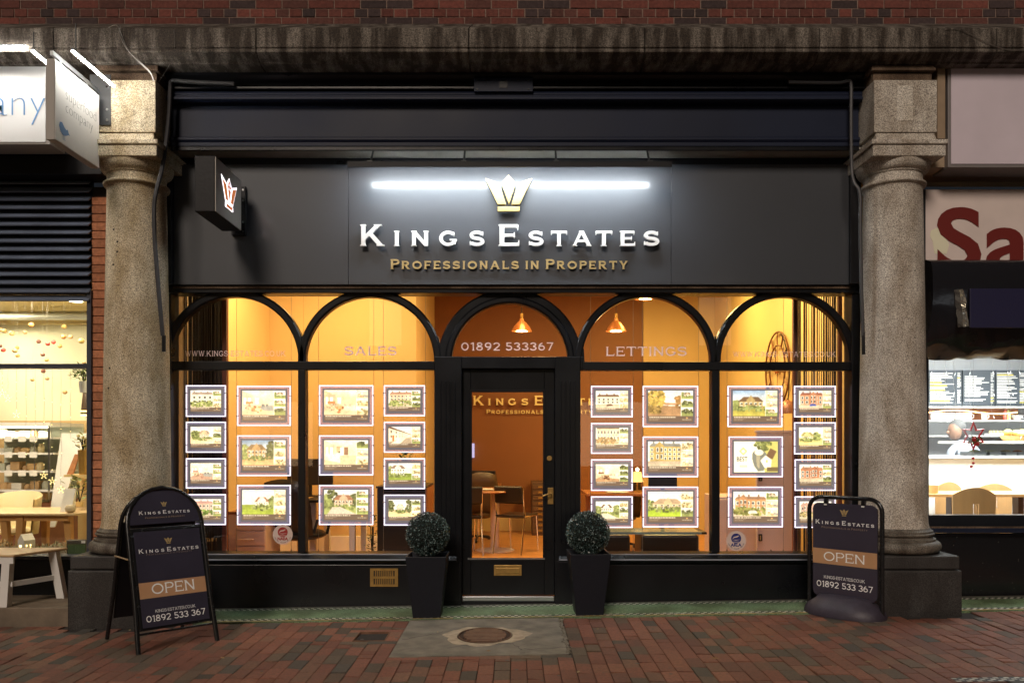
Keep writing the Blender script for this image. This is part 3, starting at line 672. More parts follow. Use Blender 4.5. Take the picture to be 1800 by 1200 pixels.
# ---- shop sign
YP = -.10
SG = thing('shop_sign', 'wide dark grey shop sign with white raised letters and a gold crown, lit from above', 'sign', (0, YP, 3.2))
for a, b in ((305, 612), (612.6, 1179.5), (1180, 1492)):
    MB().box(X(a, YP), X(b, YP), YP, YP+.06, Z(500, YP), 3.79 if a == -1 else Z(289, YP)).build('sign_panel', mt['panel'], SG, bevel=.0015)
MB().box(-2.95, 2.95, YP+.062, .11, Z(500, 0), 3.811).build('sign_backing', mt['black'], SG)
LTR = {}
for ch, m_ in logo_letters(X(896, YP), Z(433.5, YP-.03), YP-.03, 522*(7+YP)/F, .028): m_.build('letter', mt['white_letter'], SG)
tagline(X(895, YP), Z(473, YP-.02), YP-.012, 416*(7+YP)/F, .016, n=26).build('tagline', mt['goldtext'], SG)
for m_ in crown(X(894.3, YP), Z(373, YP-.03), YP-.03, 64*(7+YP)/F, .03): m_.build('crown', mt['gold'], SG, bevel=.002)
wn_ = MB()
for px, py in ((891.2, 323.6), (897.2, 323.6), (891.2, 329.6), (897.2, 329.6)):
    x, z = X(px, YP-.06), Z(py, YP-.06); wn_.box(x-.0085, x+.0085, YP-.0625, YP-.0602, z-.0085, z+.0085)
wn_.build('crown_window', mt['brass'], SG)
for px in (296, 1500): MB().box(X(px-8, -.1), X(px+8, -.1), -.14, YP+.05, Z(500, -.1), 3.811).build('sign_end_post', mt['blackmatt'], SG, bevel=.003)
# ---- trough light over the sign
YL = -.36
TL = thing('trough_light', 'long black trough light on four arms above the white letters', 'sign light', (0, YL, 3.64))
xa, xb = X(612, YL), X(1180, YL)
zl = Z(296, YL)
MB().prof([(YL-.034, zl), (YL-.034, zl+.046), (YL+.045, zl+.056), (YL+.045, zl+.050), (YL-.028, zl+.042), (YL-.028, zl)], xa, xb).build('housing', mt['blackmatt'], TL)
lt = MB(); lt.box(X(634, YL), X(1160, YL), YL-.027, YL+.036, zl+.036, zl+.0405); lt.box(X(634, YL), X(1160, YL), YL-.027, YL-.022, zl+.006, zl+.0355); lt.build('lamp_strip', E('sign_tube', (.90, .97, 1.0), 62), TL)
for px in (650, 815, 978, 1143):
    a = MB(); x = X(px, YL); a.tube([(x, -.2, 3.812), (x, YL+.02, Z(286, YL)), (x+.01, YL+.0, Z(287, YL))], .009, 8); a.box(x-.02, x+.02, YL-.02, YL+.03, Z(288, YL), Z(283, YL)); a.build('arm', mt['alu'], TL)
# ---- projecting sign
xs = -2.255; y1 = -.28; y0 = -.86
PS = thing('projecting_sign', 'black box sign with a glowing orange crown outline, left of the white raised letters', 'sign', (xs, y1, 3.32))
zt, zb = 3.545, 3.125
MB().box(xs-.155, xs-.003, y0, y1, zb, zt).build('sign_box', mt['blackmatt'], PS, bevel=.006)
MB().box(xs-.0028, xs+.004, y0+.006, y1-.006, zb+.006, zt-.006).build('sign_face', M('face_grey', (.42, .40, .36), .35), PS)
def side(mbx, k, off, th):   # polygons from crown template mapped on the +x face
    pass
kc = .235/64; yc = (y0+y1)/2
def sidepoly(pg, grow, d0, d1):
    cxm = sum(p[0] for p in pg)/len(pg); cym = sum(p[1] for p in pg)/len(pg)
    P = [(yc+((a-894.3)+(a-cxm)*grow)*kc*1.12, 3.225+(373-b-(b-cym)*grow)*kc) for a, b in pg]
    return MB().prof(P, xs+d0, xs+d1)
for pg in CROWN:
    sidepoly(pg, .10 if len(pg) > 3 else .1, .0045, .0062).build('crown_outline', E('sign_outline', (1, .93, 1), 2.4), PS)
    sidepoly(pg, -.14, .0066, .0082).build('crown', E('sign_orange', (.75, .22, .05), .55), PS)
mb = MB()
for a, b in ((-.022, .012), (.012, .012), (-.022, -.020), (.012, -.020)): mb.box(xs+.0083, xs+.009, yc+a, yc+a+.016, 3.39+b, 3.39+b+.018)
mb.build('crown_window', E('sign_win', (1, .9, 1), 1.5), PS)
mb = MB(); mb.box(xs-.09, xs-.05, y1+.0, -.115, 3.2, 3.225); mb.box(xs-.09, xs-.05, y1, -.115, 3.44, 3.465); mb.box(xs-.13, xs-.01, -.135, -.101, 3.13, 3.54); mb.build('bracket', mt['blackmatt'], PS, bevel=.003)
for z in (3.16, 3.24, 3.42, 3.51): MB().tube([(xs-.03, -.142, z), (xs-.03, -.134, z)], .008, 8).build('bolt', mt['steel'], PS)
# ---- pipes
def pipe(pts, r, name, label, cat, m='cable', n=8):
    P = [Vector((X(a, y), y, Z(b, y))) for a, b, y in pts]; Q = []
    for i in range(len(P)-1):
        p0 = P[max(0, i-1)]; p1 = P[i]; p2 = P[i+1]; p3 = P[min(len(P)-1, i+2)]
        for k in range(6):
            t_ = k/6; Q.append(.5*((2*p1)+(-p0+p2)*t_+(2*p0-5*p1+4*p2-p3)*t_*t_+(-p0+3*p1-3*p2+p3)*t_**3))
    Q.append(P[-1]); o = MB().tube(Q, r, n).build(name, mt[m], None, smooth=True); return tag(o, label, cat)
pipe([(412, 148, -.37), (330, 144, -.37), (306, 142, -.37), (300, 146, -.37), (299, 160, -.37), (297, 200, -.38), (292, 250, -.42), (284, 300, -.50), (275, 335, -.565), (271, 365, -.572), (272, 420, -.575), (278, 500, -.57), (286, 590, -.55)], .017, 'hanging_pipe', 'dark pipe bending down over the left granite column', 'pipe')
pipe([(1386, 145, -.37), (1470, 146, -.37), (1490, 143, -.37), (1496, 150, -.37), (1496, 200, -.37), (1497, 290, -.37), (1501, 320, -.40), (1511, 340, -.42), (1512, 400, -.42), (1514, 500, -.42), (1517, 590, -.42)], .015, 'hanging_pipe', 'dark pipe running down beside the right granite column', 'pipe')
pipe([(288, 590, -.55), (288, 618, -.55)], .016, 'pipe_socket', 'black connector hanging at the bottom end of the left pipe', 'connector', 'black')
pipe([(1517, 585, -.42), (1518, 623, -.42)], .015, 'pipe_socket', 'black connector hanging at the bottom end of the right pipe', 'connector', 'black')
pipe([(190, 49, -.63), (205, 45, -.63), (213, 60, -.625), (226, 90, -.60), (250, 113, -.56), (266, 130, -.54), (273, 155, -.50), (283, 180, -.40), (287, 240, -.38)], .004, 'loose_cable', 'thin loose cable drooping from the cornice over the left column top', 'cable', 'wire', 5)
pipe([(212, 46, -.63), (210, 60, -.622), (224, 88, -.605), (251, 116, -.558), (267, 133, -.535), (275, 160, -.48)], .003, 'loose_cable', 'second thin cable twisted beside the drooping one, frayed at the cornice top', 'cable', 'wire', 5)
pipe([(306, 52, -.615), (307, 80, -.61), (300, 110, -.5), (274, 152, -.42)], .0018, 'loose_cable', 'very thin wire slanting from the cornice to the left end of the navy fascia', 'cable', 'wire', 4)
pipe([(1660, 49, -.62), (1685, 49, -.62), (1710, 63, -.61), (1745, 80, -.61), (1775, 88, -.61), (1810, 88, -.61)], .0028, 'loose_cable', 'pale wire looping down the cornice at the top right', 'cable', 'wire', 4)
# ================================================================ WINDOW DISPLAYS: backlit property posters
PW, PH = 104, 72
class Cv:
    def __init__(s, seed):
        s.a = np.ones((PH, PW, 3)); s.r = np.random.default_rng(seed)
        s.xx, s.yy = np.meshgrid((np.arange(PW)+.5)/PW, (np.arange(PH)+.5)/PH)
        s.reg = (0, 0, 1, 1)
    def m(s, x, y):
        a, b, c, d = s.reg; return a+(c-a)*x, b+(d-b)*y
    def clip(s):
        a, b, c, d = s.reg; return (s.xx >= a) & (s.xx <= c) & (s.yy >= b) & (s.yy <= d)
    def rect(s, x0, y0, x1, y1, c):
        x0, y0 = s.m(x0, y0); x1, y1 = s.m(x1, y1); k = s.clip() & (s.xx >= x0) & (s.xx < x1) & (s.yy >= y0) & (s.yy < y1); s.a[k] = c
    def grad(s, y0, y1, c0, c1):
        _, Y0 = s.m(0, y0); _, Y1 = s.m(0, y1); k = s.clip() & (s.yy >= Y0) & (s.yy < Y1); t = ((s.yy-Y0)/(Y1-Y0))[k][:, None]
        s.a[k] = np.array(c0)*(1-t)+np.array(c1)*t
    def poly(s, P, c):
        P = [s.m(*p) for p in P]; ins = np.zeros(s.xx.shape, bool); j = len(P)-1
        for i in range(len(P)):
            xi, yi = P[i]; xj, yj = P[j]
            ins ^= ((yi > s.yy) != (yj > s.yy)) & (s.xx < (xj-xi)*(s.yy-yi)/((yj-yi) or 1e-9)+xi); j = i
        s.a[ins & s.clip()] = c
    def ell(s, cx, cy, rx, ry, c):
        cx, cy = s.m(cx, cy); a, b, e, d = s.reg; k = s.clip() & (((s.xx-cx)/(rx*(e-a)))**2+((s.yy-cy)/(ry*(d-b)))**2 < 1); s.a[k] = c
    def leaf(s, x0, y0, x1, y1, c, n=60, sz=.04, v=.45):
        for _ in range(n):
            q = 1+s.r.uniform(-v, v); u, t = s.r.uniform(0, 1), s.r.uniform(0, 1)
            if (u-.5)**2+(t-.5)**2 > .27: continue
            s.ell(x0+(x1-x0)*u, y0+(y1-y0)*t, sz*s.r.uniform(.6, 1.3), sz*1.3*s.r.uniform(.6, 1.2), np.clip(np.array(c)*q, 0, 1))
    def windows(s, x0, y0, x1, y1, nx, ny, c=(.25, .24, .22), fw=.45, fh=.55, fr=(1, 1, .95)):
        for i in range(nx):
            for j in range(ny):
                wx, wy = (x1-x0)/nx, (y1-y0)/ny; cx, cy = x0+(i+.5)*wx, y0+(j+.5)*wy
                if fr is not None: s.rect(cx-wx*fw*.65, cy-wy*fh*.65, cx+wx*fw*.65, cy+wy*fh*.65, fr)
                s.rect(cx-wx*fw/2, cy-wy*fh/2, cx+wx*fw/2, cy+wy*fh/2, c)
CRM = (.86, .72, .48); PALE = (.95, .87, .68); SKY0 = (.78, .82, .90); SKY1 = (1.0, .95, .84); GRN = (.40, .45, .16); DGR = (.26, .28, .12); BRK = (.66, .30, .15); TRM = (.98, .92, .78); ROAD = (.68, .56, .42); BRN = (.34, .20, .12)
def sc_terrace(c, wall=CRM, roof=BRN, top=.25, x0=.05, x1=1, fl=2, nx=5, garden=GRN, gable=None, sky=SKY0):
    c.grad(0, .7, sky, SKY1); c.rect(x0, top, x1, .82, wall); c.poly([(x0-.02, top), (x0+.06, top-.12), (x1-.05, top-.12), (x1+.02, top)], roof)
    for k in range(3): c.rect(x0+.1+k*.3, top-.2, x0+.15+k*.3, top-.1, roof)
    c.windows(x0, top+.05, x1, .78, nx, fl)
    if gable is not None: c.poly([(gable-.14, .8), (gable-.14, top-.02), (gable, top-.2), (gable+.14, top-.02), (gable+.14, .8)], tuple(np.array(wall)*.9)); c.windows(gable-.12, top, gable+.12, .75, 2, 2)
    c.grad(.80, 1.01, ROAD, (.8, .7, .55))
    if garden is not None: c.leaf(-.05, .62, 1.05, .95, garden, 90, .05)
def sc_house(c, wall=CRM, roof=BRN, hx=.55, hw=.3, ht=.35, trees=((.1, .3),), lawn=GRN, drive=None, sky=SKY0, timber=False):
    c.grad(0, .6, sky, SKY1); c.grad(.6, 1.01, lawn, tuple(np.array(lawn)*1.5))
    for tx, ty in trees: c.leaf(tx-.16, ty-.1, tx+.16, .75, DGR if ty < .3 else GRN, 90, .045)
    c.rect(hx-hw, ht+.06, hx+hw, .72, wall); c.poly([(hx-hw-.04, ht+.08), (hx-hw*.6, ht-.12), (hx+hw*.6, ht-.12), (hx+hw+.04, ht+.08)], roof)
    c.poly([(hx-.13, .7), (hx-.13, ht+.02), (hx, ht-.18), (hx+.13, ht+.02), (hx+.13, .7)], tuple(np.array(wall)*.92)); c.windows(hx-hw, ht+.1, hx+hw, .70, 5, 2)
    if timber:
        for k in range(9): c.rect(hx-hw+k*hw*.25, ht+.1, hx-hw+k*hw*.25+.014, .5, BRN)
    c.leaf(hx-hw-.1, .62, hx+hw+.1, .82, GRN, 60, .04)
    if drive: c.poly([(.25, .72), (.5, .70), (1.0, 1.0), (.1, 1.0)], drive)
def sc_room(c, wall=(.90, .84, .66), floor=(.80, .66, .44), sofa=(.5, .5, .48), acc=(.85, .40, .15), kitchen=False):
    c.grad(0, .3, (1, .96, .85), wall); c.grad(.3, .65, wall, tuple(np.array(wall)*.94)); c.grad(.62, 1.01, floor, tuple(np.array(floor)*1.15))
    c.poly([(0, 0), (.35, .2), (.35, .62), (0, .85)], tuple(np.array(wall)*.9)); c.windows(.02, .25, .3, .6, 2, 1, (1, 1, .96), .6, .8, (.7, .6, .42))
    if kitchen:
        c.rect(.38, .25, .55, .5, (.72, .56, .34)); c.rect(.62, .28, .74, .6, (.5, .3, .18)); c.rect(.45, .45, .58, .52, (.22, .18, .15)); c.poly([(.02, .58), (.5, .56), (.5, .95), (.36, .9), (.02, .8)], (.97, .93, .78)); c.rect(.5, .3, .6, .62, (.97, .94, .82))
    else:
        c.poly([(.55, .66), (.95, .6), (1, .85), (.62, .8)], sofa); c.rect(.62, .56, .7, .66, tuple(np.array(sofa)*.7)); c.rect(.75, .56, .83, .66, tuple(np.array(sofa)*.7)); c.rect(.1, .45, .34, .55, acc); c.leaf(.1, .55, .4, .8, (.8, .62, .4), 30, .03); c.rect(.4, .3, .52, .55, (1, 1, .95)); c.leaf(.3, .65, .6, .9, acc, 14, .04)
def sc_street(c, wall=PALE, roof=BRN, door=(.8, .28, .08), trees=False, road=ROAD):
    c.grad(0, .7, SKY0, SKY1); c.grad(.6, 1.01, road, tuple(np.array(road)*.85))
    if trees:
        c.leaf(-.1, -.05, .5, .75, (.62, .46, .10), 160, .05); c.leaf(.8, .2, 1.1, .7, (.6, .36, .12), 60, .05); c.poly([(.45, .6), (.6, .58), (1.1, 1.05), (-.1, 1.05)], road); c.leaf(-.05, .6, .4, .9, (.45, .32, .10), 60, .05); c.rect(.5, .48, .85, .58, (.7, .42, .25))
    else:
        c.poly([(0, .05), (.95, .48), (.95, .62), (0, .9)], wall); c.poly([(0, -.05), (.95, .45), (.95, .48), (0, .08)], roof)
        for k in range(5):
            x = .08+.8*(1-.72**k); s_ = .72**k; c.rect(x, .2+.3*(1-s_), x+.07*s_, .2+.3*(1-s_)+.18*s_, (.3, .26, .22)); c.rect(x, .5+.07*(1-s_), x+.07*s_, .5+.07*(1-s_)+.16*s_, (.35, .3, .25))
        c.rect(.16, .5, .25, .85, door); c.poly([(.1, 1), (.6, .62), (.8, .62), (.5, 1)], (.9, .84, .72))
def thumbs(c, seed):
    r_ = random.Random(seed)
    for k, (a, b) in enumerate(((.0, .262), (.275, .53), (.543, .80))):
        c.reg = (.745, a, 1, b); q = r_.random()
        if q < .3: sc_room(c, acc=(.8, .45, .2))
        elif q < .6: sc_house(c, wall=(.85, .72, .5), hx=.5)
        elif q < .8: c.grad(0, 1.01, (1, .95, .82), (.85, .7, .45)); c.leaf(0, .3, 1, 1, (.6, .5, .25), 20, .1)
        else: c.grad(0, .5, SKY0, SKY1); c.grad(.5, 1.01, GRN, (.5, .55, .2)); c.leaf(0, .2, 1, .7, DGR, 30, .1)
        c.reg = (0, 0, 1, 1); c.rect(.745, b, 1, b+.014, (1, .98, .9))
def caption(c, seed, band=(.30, .22, .17), two=True):
    r_ = random.Random(seed); c.reg = (0, 0, 1, 1); c.rect(0, .81, 1, 1, band)
    def line(x0, x1, y, h, col):
        x = x0
        while x < x1: w_ = r_.uniform(.02, .06); c.rect(x, y, min(x+w_, x1), y+h, col); x += w_+.012
    line(.03, .62, .835, .022, (.85, .78, .66)); line(.03, .28, .885, .014, (.55, .45, .36)); line(.03, .22, .925, .014, (.55, .45, .36)); line(.76, .97, .92, .016, (.75, .68, .55)); c.ell(.865, .87, .018, .022, (.85, .55, .2))
def paint(i, spec):
    c = Cv(100+i); kind, kw = spec
    if kind == 'best':
        c.a[:] = (.97, .96, .86); c.poly([(.62, 0), (1, 0), (1, 1), (.70, 1)], (.72, .70, .22)); c.leaf(.48, -.05, .85, .28, (.36, .40, .14), 70, .035)
        c.poly([(.42, .38), (.47, .30), (.66, .28), (.74, .4), (.76, .65), (.68, .95), (.55, .98), (.46, .8), (.41, .55)], (.34, .36, .33)); c.poly([(.5, .35), (.6, .35), (.58, .9), (.52, .8)], (.55, .52, .38)); c.ell(.57, .36, .1, .09, (.95, .92, .8)); c.poly([(.72, .5), (.83, .22), (.97, .32), (.88, .58)], (.35, .22, .12)); c.poly([(.6, .62), (.72, .45), (.86, .6), (.84, .85), (.7, .86)], (.98, .96, .85)); c.ell(.75, .64, .02, .05, (.6, .66, .2)); c.rect(.75, .84, 1, .97, (.33, .25, .12)); c.rect(.13, .78, .30, .83, (.6, .58, .4)); c.rect(.14, .79, .29, .82, (.9, .88, .74))
        c.poly([(.21, .19), (.305, .32), (.21, .45), (.115, .32)], (.66, .74, .25)); c.poly([(.21, .24), (.265, .32), (.21, .40), (.155, .32)], (.97, .96, .86))
    else:
        c.reg = (0, 0, .735, .80)
        {'terrace': sc_terrace, 'house': sc_house, 'room': sc_room, 'street': sc_street}[kind](c, **{k: v for k, v in kw.items() if k not in ('car', 'extra')})
        if 'car' in kw: c.poly([(.45, .86), (.48, .78), (.56, .76), (.66, .76), (.72, .82), (.73, .88), (.46, .9)], kw['car'])
        c.reg = (0, 0, 1, 1); c.rect(.735, 0, .745, .8, (1, .98, .9)); thumbs(c, i+7); caption(c, i)
    def up(n, s_):
        q = c.r.normal(0, s_, (PH//n+2, PW//n+2, 1)); yy = np.arange(PH)/n; xx = np.arange(PW)/n; i0 = yy.astype(int); j0 = xx.astype(int); fy = (yy-i0)[:, None, None]; fx = (xx-j0)[None, :, None]
        return (q[i0][:, j0]*(1-fx)+q[i0][:, j0+1]*fx)*(1-fy)+(q[i0+1][:, j0]*(1-fx)+q[i0+1][:, j0+1]*fx)*fy
    a = c.a.copy(); k = (c.yy < .8)[:, :, None]*(0.35 if kind == 'best' else 1.0)
    a = a*(1+k*(up(2, .045)+up(4, .05)+up(11, .07)))
    a = a*.72+a.mean(axis=2, keepdims=True)*.28
    a = np.clip(a, 0, 1.3)*np.array([1.12, 1.0, .84])
    a = a**1.45*1.12
    return np.clip(a, 0, 1.2)
def poster_mesh(cvs, x0, x1, z0, z1, y, parent):
    xs = np.linspace(x0, x1, PW+1); zs = np.linspace(z1, z0, PH+1); gx, gz = np.meshgrid(xs, zs)
    off = wloc(parent); n = (PW+1)*(PH+1); v = np.zeros((n, 3)); v[:, 0] = gx.ravel()-off.x; v[:, 1] = y-off.y; v[:, 2] = gz.ravel()-off.z
    ii, jj = np.meshgrid(np.arange(PH), np.arange(PW), indexing='ij'); a = (ii*(PW+1)+jj).ravel()
    f = np.stack([a, a+PW+1, a+PW+2, a+1], 1)
    me = bpy.data.meshes.new('poster'); me.vertices.add(n); me.vertices.foreach_set('co', v.ravel()); me.loops.add(f.size); me.loops.foreach_set('vertex_index', f.ravel().astype(np.int32)); me.polygons.add(len(f)); me.polygons.foreach_set('loop_start', (np.arange(len(f))*4).astype(np.int32)); me.update(calc_edges=True); me.validate()
    at = me.color_attributes.new('Col', 'FLOAT_COLOR', 'POINT'); p = np.pad(cvs, ((1, 1), (1, 1), (0, 0)), mode='edge'); pv = (p[:-1, :-1]+p[1:, :-1]+p[:-1, 1:]+p[1:, 1:])/4
    b = np.ones((n, 4), np.float32); b[:, :3] = pv.reshape(-1, 3); at.data.foreach_set('color', b.ravel()); me.materials.append(mt['poster'])
    o = bpy.data.objects.new('poster', me); col.objects.link(o); o.parent = parent; return o
YD = .13
PINK = (.80, .52, .42); YEL = (.78, .66, .30)
T = lambda **k: ('terrace', k)
H = lambda **k: ('house', k)
PANELS = [ # (x0, x1, y0, y1, large, spec, label)
 (327, 397, 677, 732, 0, T(wall=PALE, nx=4, roof=(.5, .4, .36)), 'small lit display of a cream house behind leafy shrubs, top of the far left column'),
 (327, 397, 741, 795, 0, H(hx=.62, hw=.22, roof=(.6, .45, .34), trees=((.2, .35), (.38, .4)), lawn=(.75, .62, .4)), 'small lit display of a gabled house with round green trees, second down, far left column'),
 (327, 397, 805, 858, 0, ('room', dict(wall=(.92, .88, .80), floor=(.62, .42, .32), acc=(.7, .4, .3))), 'small lit display of brown rooftops and pale sky, third down, far left column'),
 (327, 397, 868, 922, 0, T(wall=PINK, nx=6, roof=(.65, .4, .38), garden=(.3, .42, .1)), 'small lit display of a pink terrace and hedge, half hidden behind the leaning pavement board'),
 (417, 511, 678, 748, 1, ('room', dict()), 'large lit display of a white living room with a grey sofa, top of its column'),
 (417, 511, 765, 836, 1, H(wall=(.72, .48, .22), roof=(.42, .28, .13), hx=.45, hw=.28, ht=.3, trees=((.9, .15), (.05, .3)), lawn=(.66, .42, .2), sky=(.25, .42, .66)), 'large lit display of a brown cottage gateway under a deep blue sky'),
 (417, 511, 852, 922, 1, H(wall=(.97, .93, .82), roof=(.55, .32, .2), hx=.62, hw=.2, ht=.42, lawn=(.40, .48, .06), trees=((.95, .4),)), 'large lit display of a white house on a green hillside, above the red badge'),
 (561, 656, 677, 748, 1, ('room', dict(sofa=(.95, .85, .66), acc=(.85, .36, .12), wall=(.88, .76, .5))), 'large lit display of an open lounge with orange chairs, top of its column'),
 (561, 656, 765, 835, 1, ('room', dict(kitchen=True, wall=(.90, .86, .64))), 'large lit display of a pale kitchen with a white island unit'),
 (561, 656, 852, 922, 1, H(wall=(.80, .62, .45), roof=(.55, .28, .16), hx=.6, hw=.28, ht=.33, timber=True, drive=(.80, .70, .60), trees=((.25, .1), (.05, .3), (.93, .25))), 'large lit display of a half timbered house with a garage and wide driveway'),
 (675, 747, 677, 731, 0, T(wall=(.86, .66, .45), nx=6, fl=3, roof=(.6, .36, .26)), 'small lit display of a tall cream terrace above hedges, top beside the left pilaster'),
 (675, 747, 741, 795, 0, ('street', dict()), 'small lit display of a receding street of pale cottages with one orange door'),
 (675, 747, 805, 859, 0, H(wall=(.97, .94, .82), roof=(.45, .32, .26), hx=.4, hw=.3, ht=.25, lawn=(.32, .40, .07)), 'small lit display of a white villa above a green hedge, third down by left pilaster'),
 (675, 747, 869, 923, 0, H(wall=(.92, .84, .66), hx=.5, hw=.13, ht=.4, trees=((.08, .15), (.88, .12)), lawn=(.72, .58, .34)), 'small lit display of a drive between tall trees, lowest, just behind the left topiary ball'),
 (1039, 1112, 678, 733, 0, T(wall=(.93, .82, .66), nx=5, top=.35, garden=None, car=(.3, .18, .12)), 'small lit display of pale villas across a road, top beside the right pilaster'),
 (1039, 1112, 743, 797, 0, T(wall=(.88, .70, .5), nx=7, top=.05, garden=(.55, .38, .16)), 'small lit display of a courtyard with garden tables and one round green bush'),
 (1039, 1112, 807, 862, 0, ('room', dict(wall=(.97, .90, .68), floor=(.62, .40, .22), sofa=(.93, .86, .66), acc=(.5, .25, .12))), 'small lit display of a bright attic room with a brown handrail'),
 (1039, 1112, 872, 927, 0, H(wall=(.95, .90, .80), hx=.45, hw=.22, ht=.3, trees=((.9, .35), (.08, .4)), drive=(.85, .78, .66)), 'small lit display of a white house with a path, lowest, above the right topiary ball'),
 (1130, 1227, 678, 750, 1, ('street', dict(trees=True, road=(.60, .38, .20))), 'large lit display of an autumn road lined with golden trees'),
 (1130, 1227, 767, 838, 1, T(wall=(.74, .56, .20), roof=(.40, .40, .38), nx=7, fl=3, top=.2, gable=.35, garden=None), 'large lit display of a yellow brick apartment block with grey roofs'),
 (1130, 1227, 855, 926, 1, H(wall=(.82, .68, .42), roof=(.6, .45, .3), hx=.6, hw=.45, ht=.42, lawn=(.42, .55, .02), trees=((.05, .45),)), 'large lit display of a long building behind a bright green lawn'),
 (1279, 1375, 678, 750, 1, H(wall=(.66, .52, .24), roof=(.34, .22, .12), hx=.55, hw=.36, ht=.36, lawn=(.48, .44, .08), sky=(.35, .55, .85), trees=((.06, .5),)), 'large lit display of a steep gabled house against blue sky'),
 (1281, 1376, 767, 838, 1, ('best', dict()), 'large lit white advert with a green diamond, a four letter word and a dark vase'),
 (1280, 1376, 855, 926, 1, T(wall=(.74, .42, .2), roof=(.5, .3, .18), nx=6, top=.32, gable=.3, garden=(.4, .4, .12), car=(.9, .86, .8)), 'large lit display of a red brick villa with a silver car, above the blue badge'),
 (1396, 1469, 678, 733, 0, T(wall=(.78, .40, .22), roof=(.5, .2, .12), nx=5, top=.25, gable=.6, garden=None, car=(.12, .22, .72)), 'small lit display of a red villa with a bright blue car parked outside'),
 (1396, 1469, 742, 798, 0, H(wall=(.85, .80, .40), roof=(.55, .5, .2), hx=.35, hw=.25, ht=.4, lawn=(.75, .62, .25), trees=((.75, .4),)), 'small lit display of low yellow buildings and round trees, second down, far right column'),
 (1397, 1469, 807, 862, 0, T(wall=(.70, .32, .16), roof=(.62, .34, .22), nx=5, top=.3, gable=.65, garden=None), 'small lit display of a red brick terrace, third down in the far right column'),
 (1397, 1469, 872, 927, 0, T(wall=PINK, nx=6, roof=(.7, .5, .45), garden=(.5, .42, .2), gable=.3), 'small lit display of a pinkish terrace, half hidden behind the rounded swinging sign'),
]
for i, (px0, px1, py0, py1, big, spec, lab) in enumerate(PANELS):
    x0, x1, z1, z0 = X(px0, YD), X(px1, YD), Z(py0, YD), Z(py1, YD); k = (7+YD)/F
    t = thing('display_panel', lab, 'display panel', ((x0+x1)/2, YD, z0), 0, 'lit property display panels hanging in the windows')
    MB().box(x0, x1, YD+.001, YD+.009, z0, z1).build('acrylic_pane', mt['acrylic'], t)
    e = MB(); w_ = 1.6*k
    for a in ((x0, x1, z1-w_, z1), (x0, x1, z0, z0+w_), (x0, x0+w_, z0+w_, z1-w_), (x1-w_, x1, z0+w_, z1-w_)): e.box(a[0], a[1], YD-.002, YD+.0005, a[2], a[3])
    e.build('lit_edge', mt['edge'], t)
    if big: gx0, gx1, gz0, gz1 = x0+6*k, x1-6*k, z0+5.5*k, z1-5.5*k; b = 3*k
    else: gx0, gx1, gz0, gz1 = x0+4*k, x1-4*k, z0+4.5*k, z1-4.5*k; b = 4.2*k
    MB().box(gx0, gx1, YD-.004, YD-.0025, gz0, gz1).build('border', mt['border'], t)
    c = paint(i, spec); o = poster_mesh(c, gx0+b, gx1-b, gz0+b, gz1-b, YD-.0045, t)
    if spec[0] == 'best':
        v, f = inter('BEST', 1, .012); hw = (gx1-gx0-2*b); q = MB(); s_ = hw*.30/2.45; q.add([(gx0+b+hw*.055+p*s_*.98, YD-.0052-.0002*r, gz0+b+(gz1-gz0-2*b)*.36+z*s_*1.15) for p, z, r in v], f); q.build('lettering', M('poster_ink', (.06, .06, .05), .6), t)
    for a in (x0, x1):
        for zz in (.25, .75): MB().tube([(a-.008, YD, z0+(z1-z0)*zz), (a+.008, YD, z0+(z1-z0)*zz)], .006, 6).build('clip', mt['wire'], t)
    for a in (x0+3.6*k, x1-3.6*k):
        for b_ in (z0+3.6*k, z1-3.6*k): MB().tube([(a, YD-.006, b_), (a, YD+.001, b_)], .0035, 6).build('screw', mt['wire'], t)
for px, nm in ((326, 'first from the left'), (398, 'right of the far left poster column'), (416, 'left of the sofa poster'), (512, 'right of the sofa poster'), (560, 'left of the lounge poster'), (657, 'right of the lounge poster'), (674, 'left of the cottages poster'), (748, 'right of the cottages poster'), (1038, 'right of the right pilaster'), (1113, 'right of the attic room poster'), (1129, 'left of the autumn road poster'), (1228, 'right of the autumn road poster'), (1278, 'left of the diamond advert'), (1377, 'right of the diamond advert'), (1395, 'left of the blue car poster'), (1470, 'right of the blue car poster')):
    t = MB().tube([(X(px, YD), YD, Z(971, YD)), (X(px, YD), YD, 2.95)], .0018, 5).build('steel_cable', mt['wire'], None)
    t.data.transform(Matrix.Translation((-X(px, YD), -YD, 0))); t.location = (X(px, YD), YD, 0)
    tag(t, 'thin vertical display cable, '+nm, 'cable', 'thin steel cables holding the displays')
    MB().tube([(X(px, YD), YD, Z(975, YD)), (X(px, YD), YD, Z(965, YD))], .006, 8).build('anchor', mt['wire'], t)
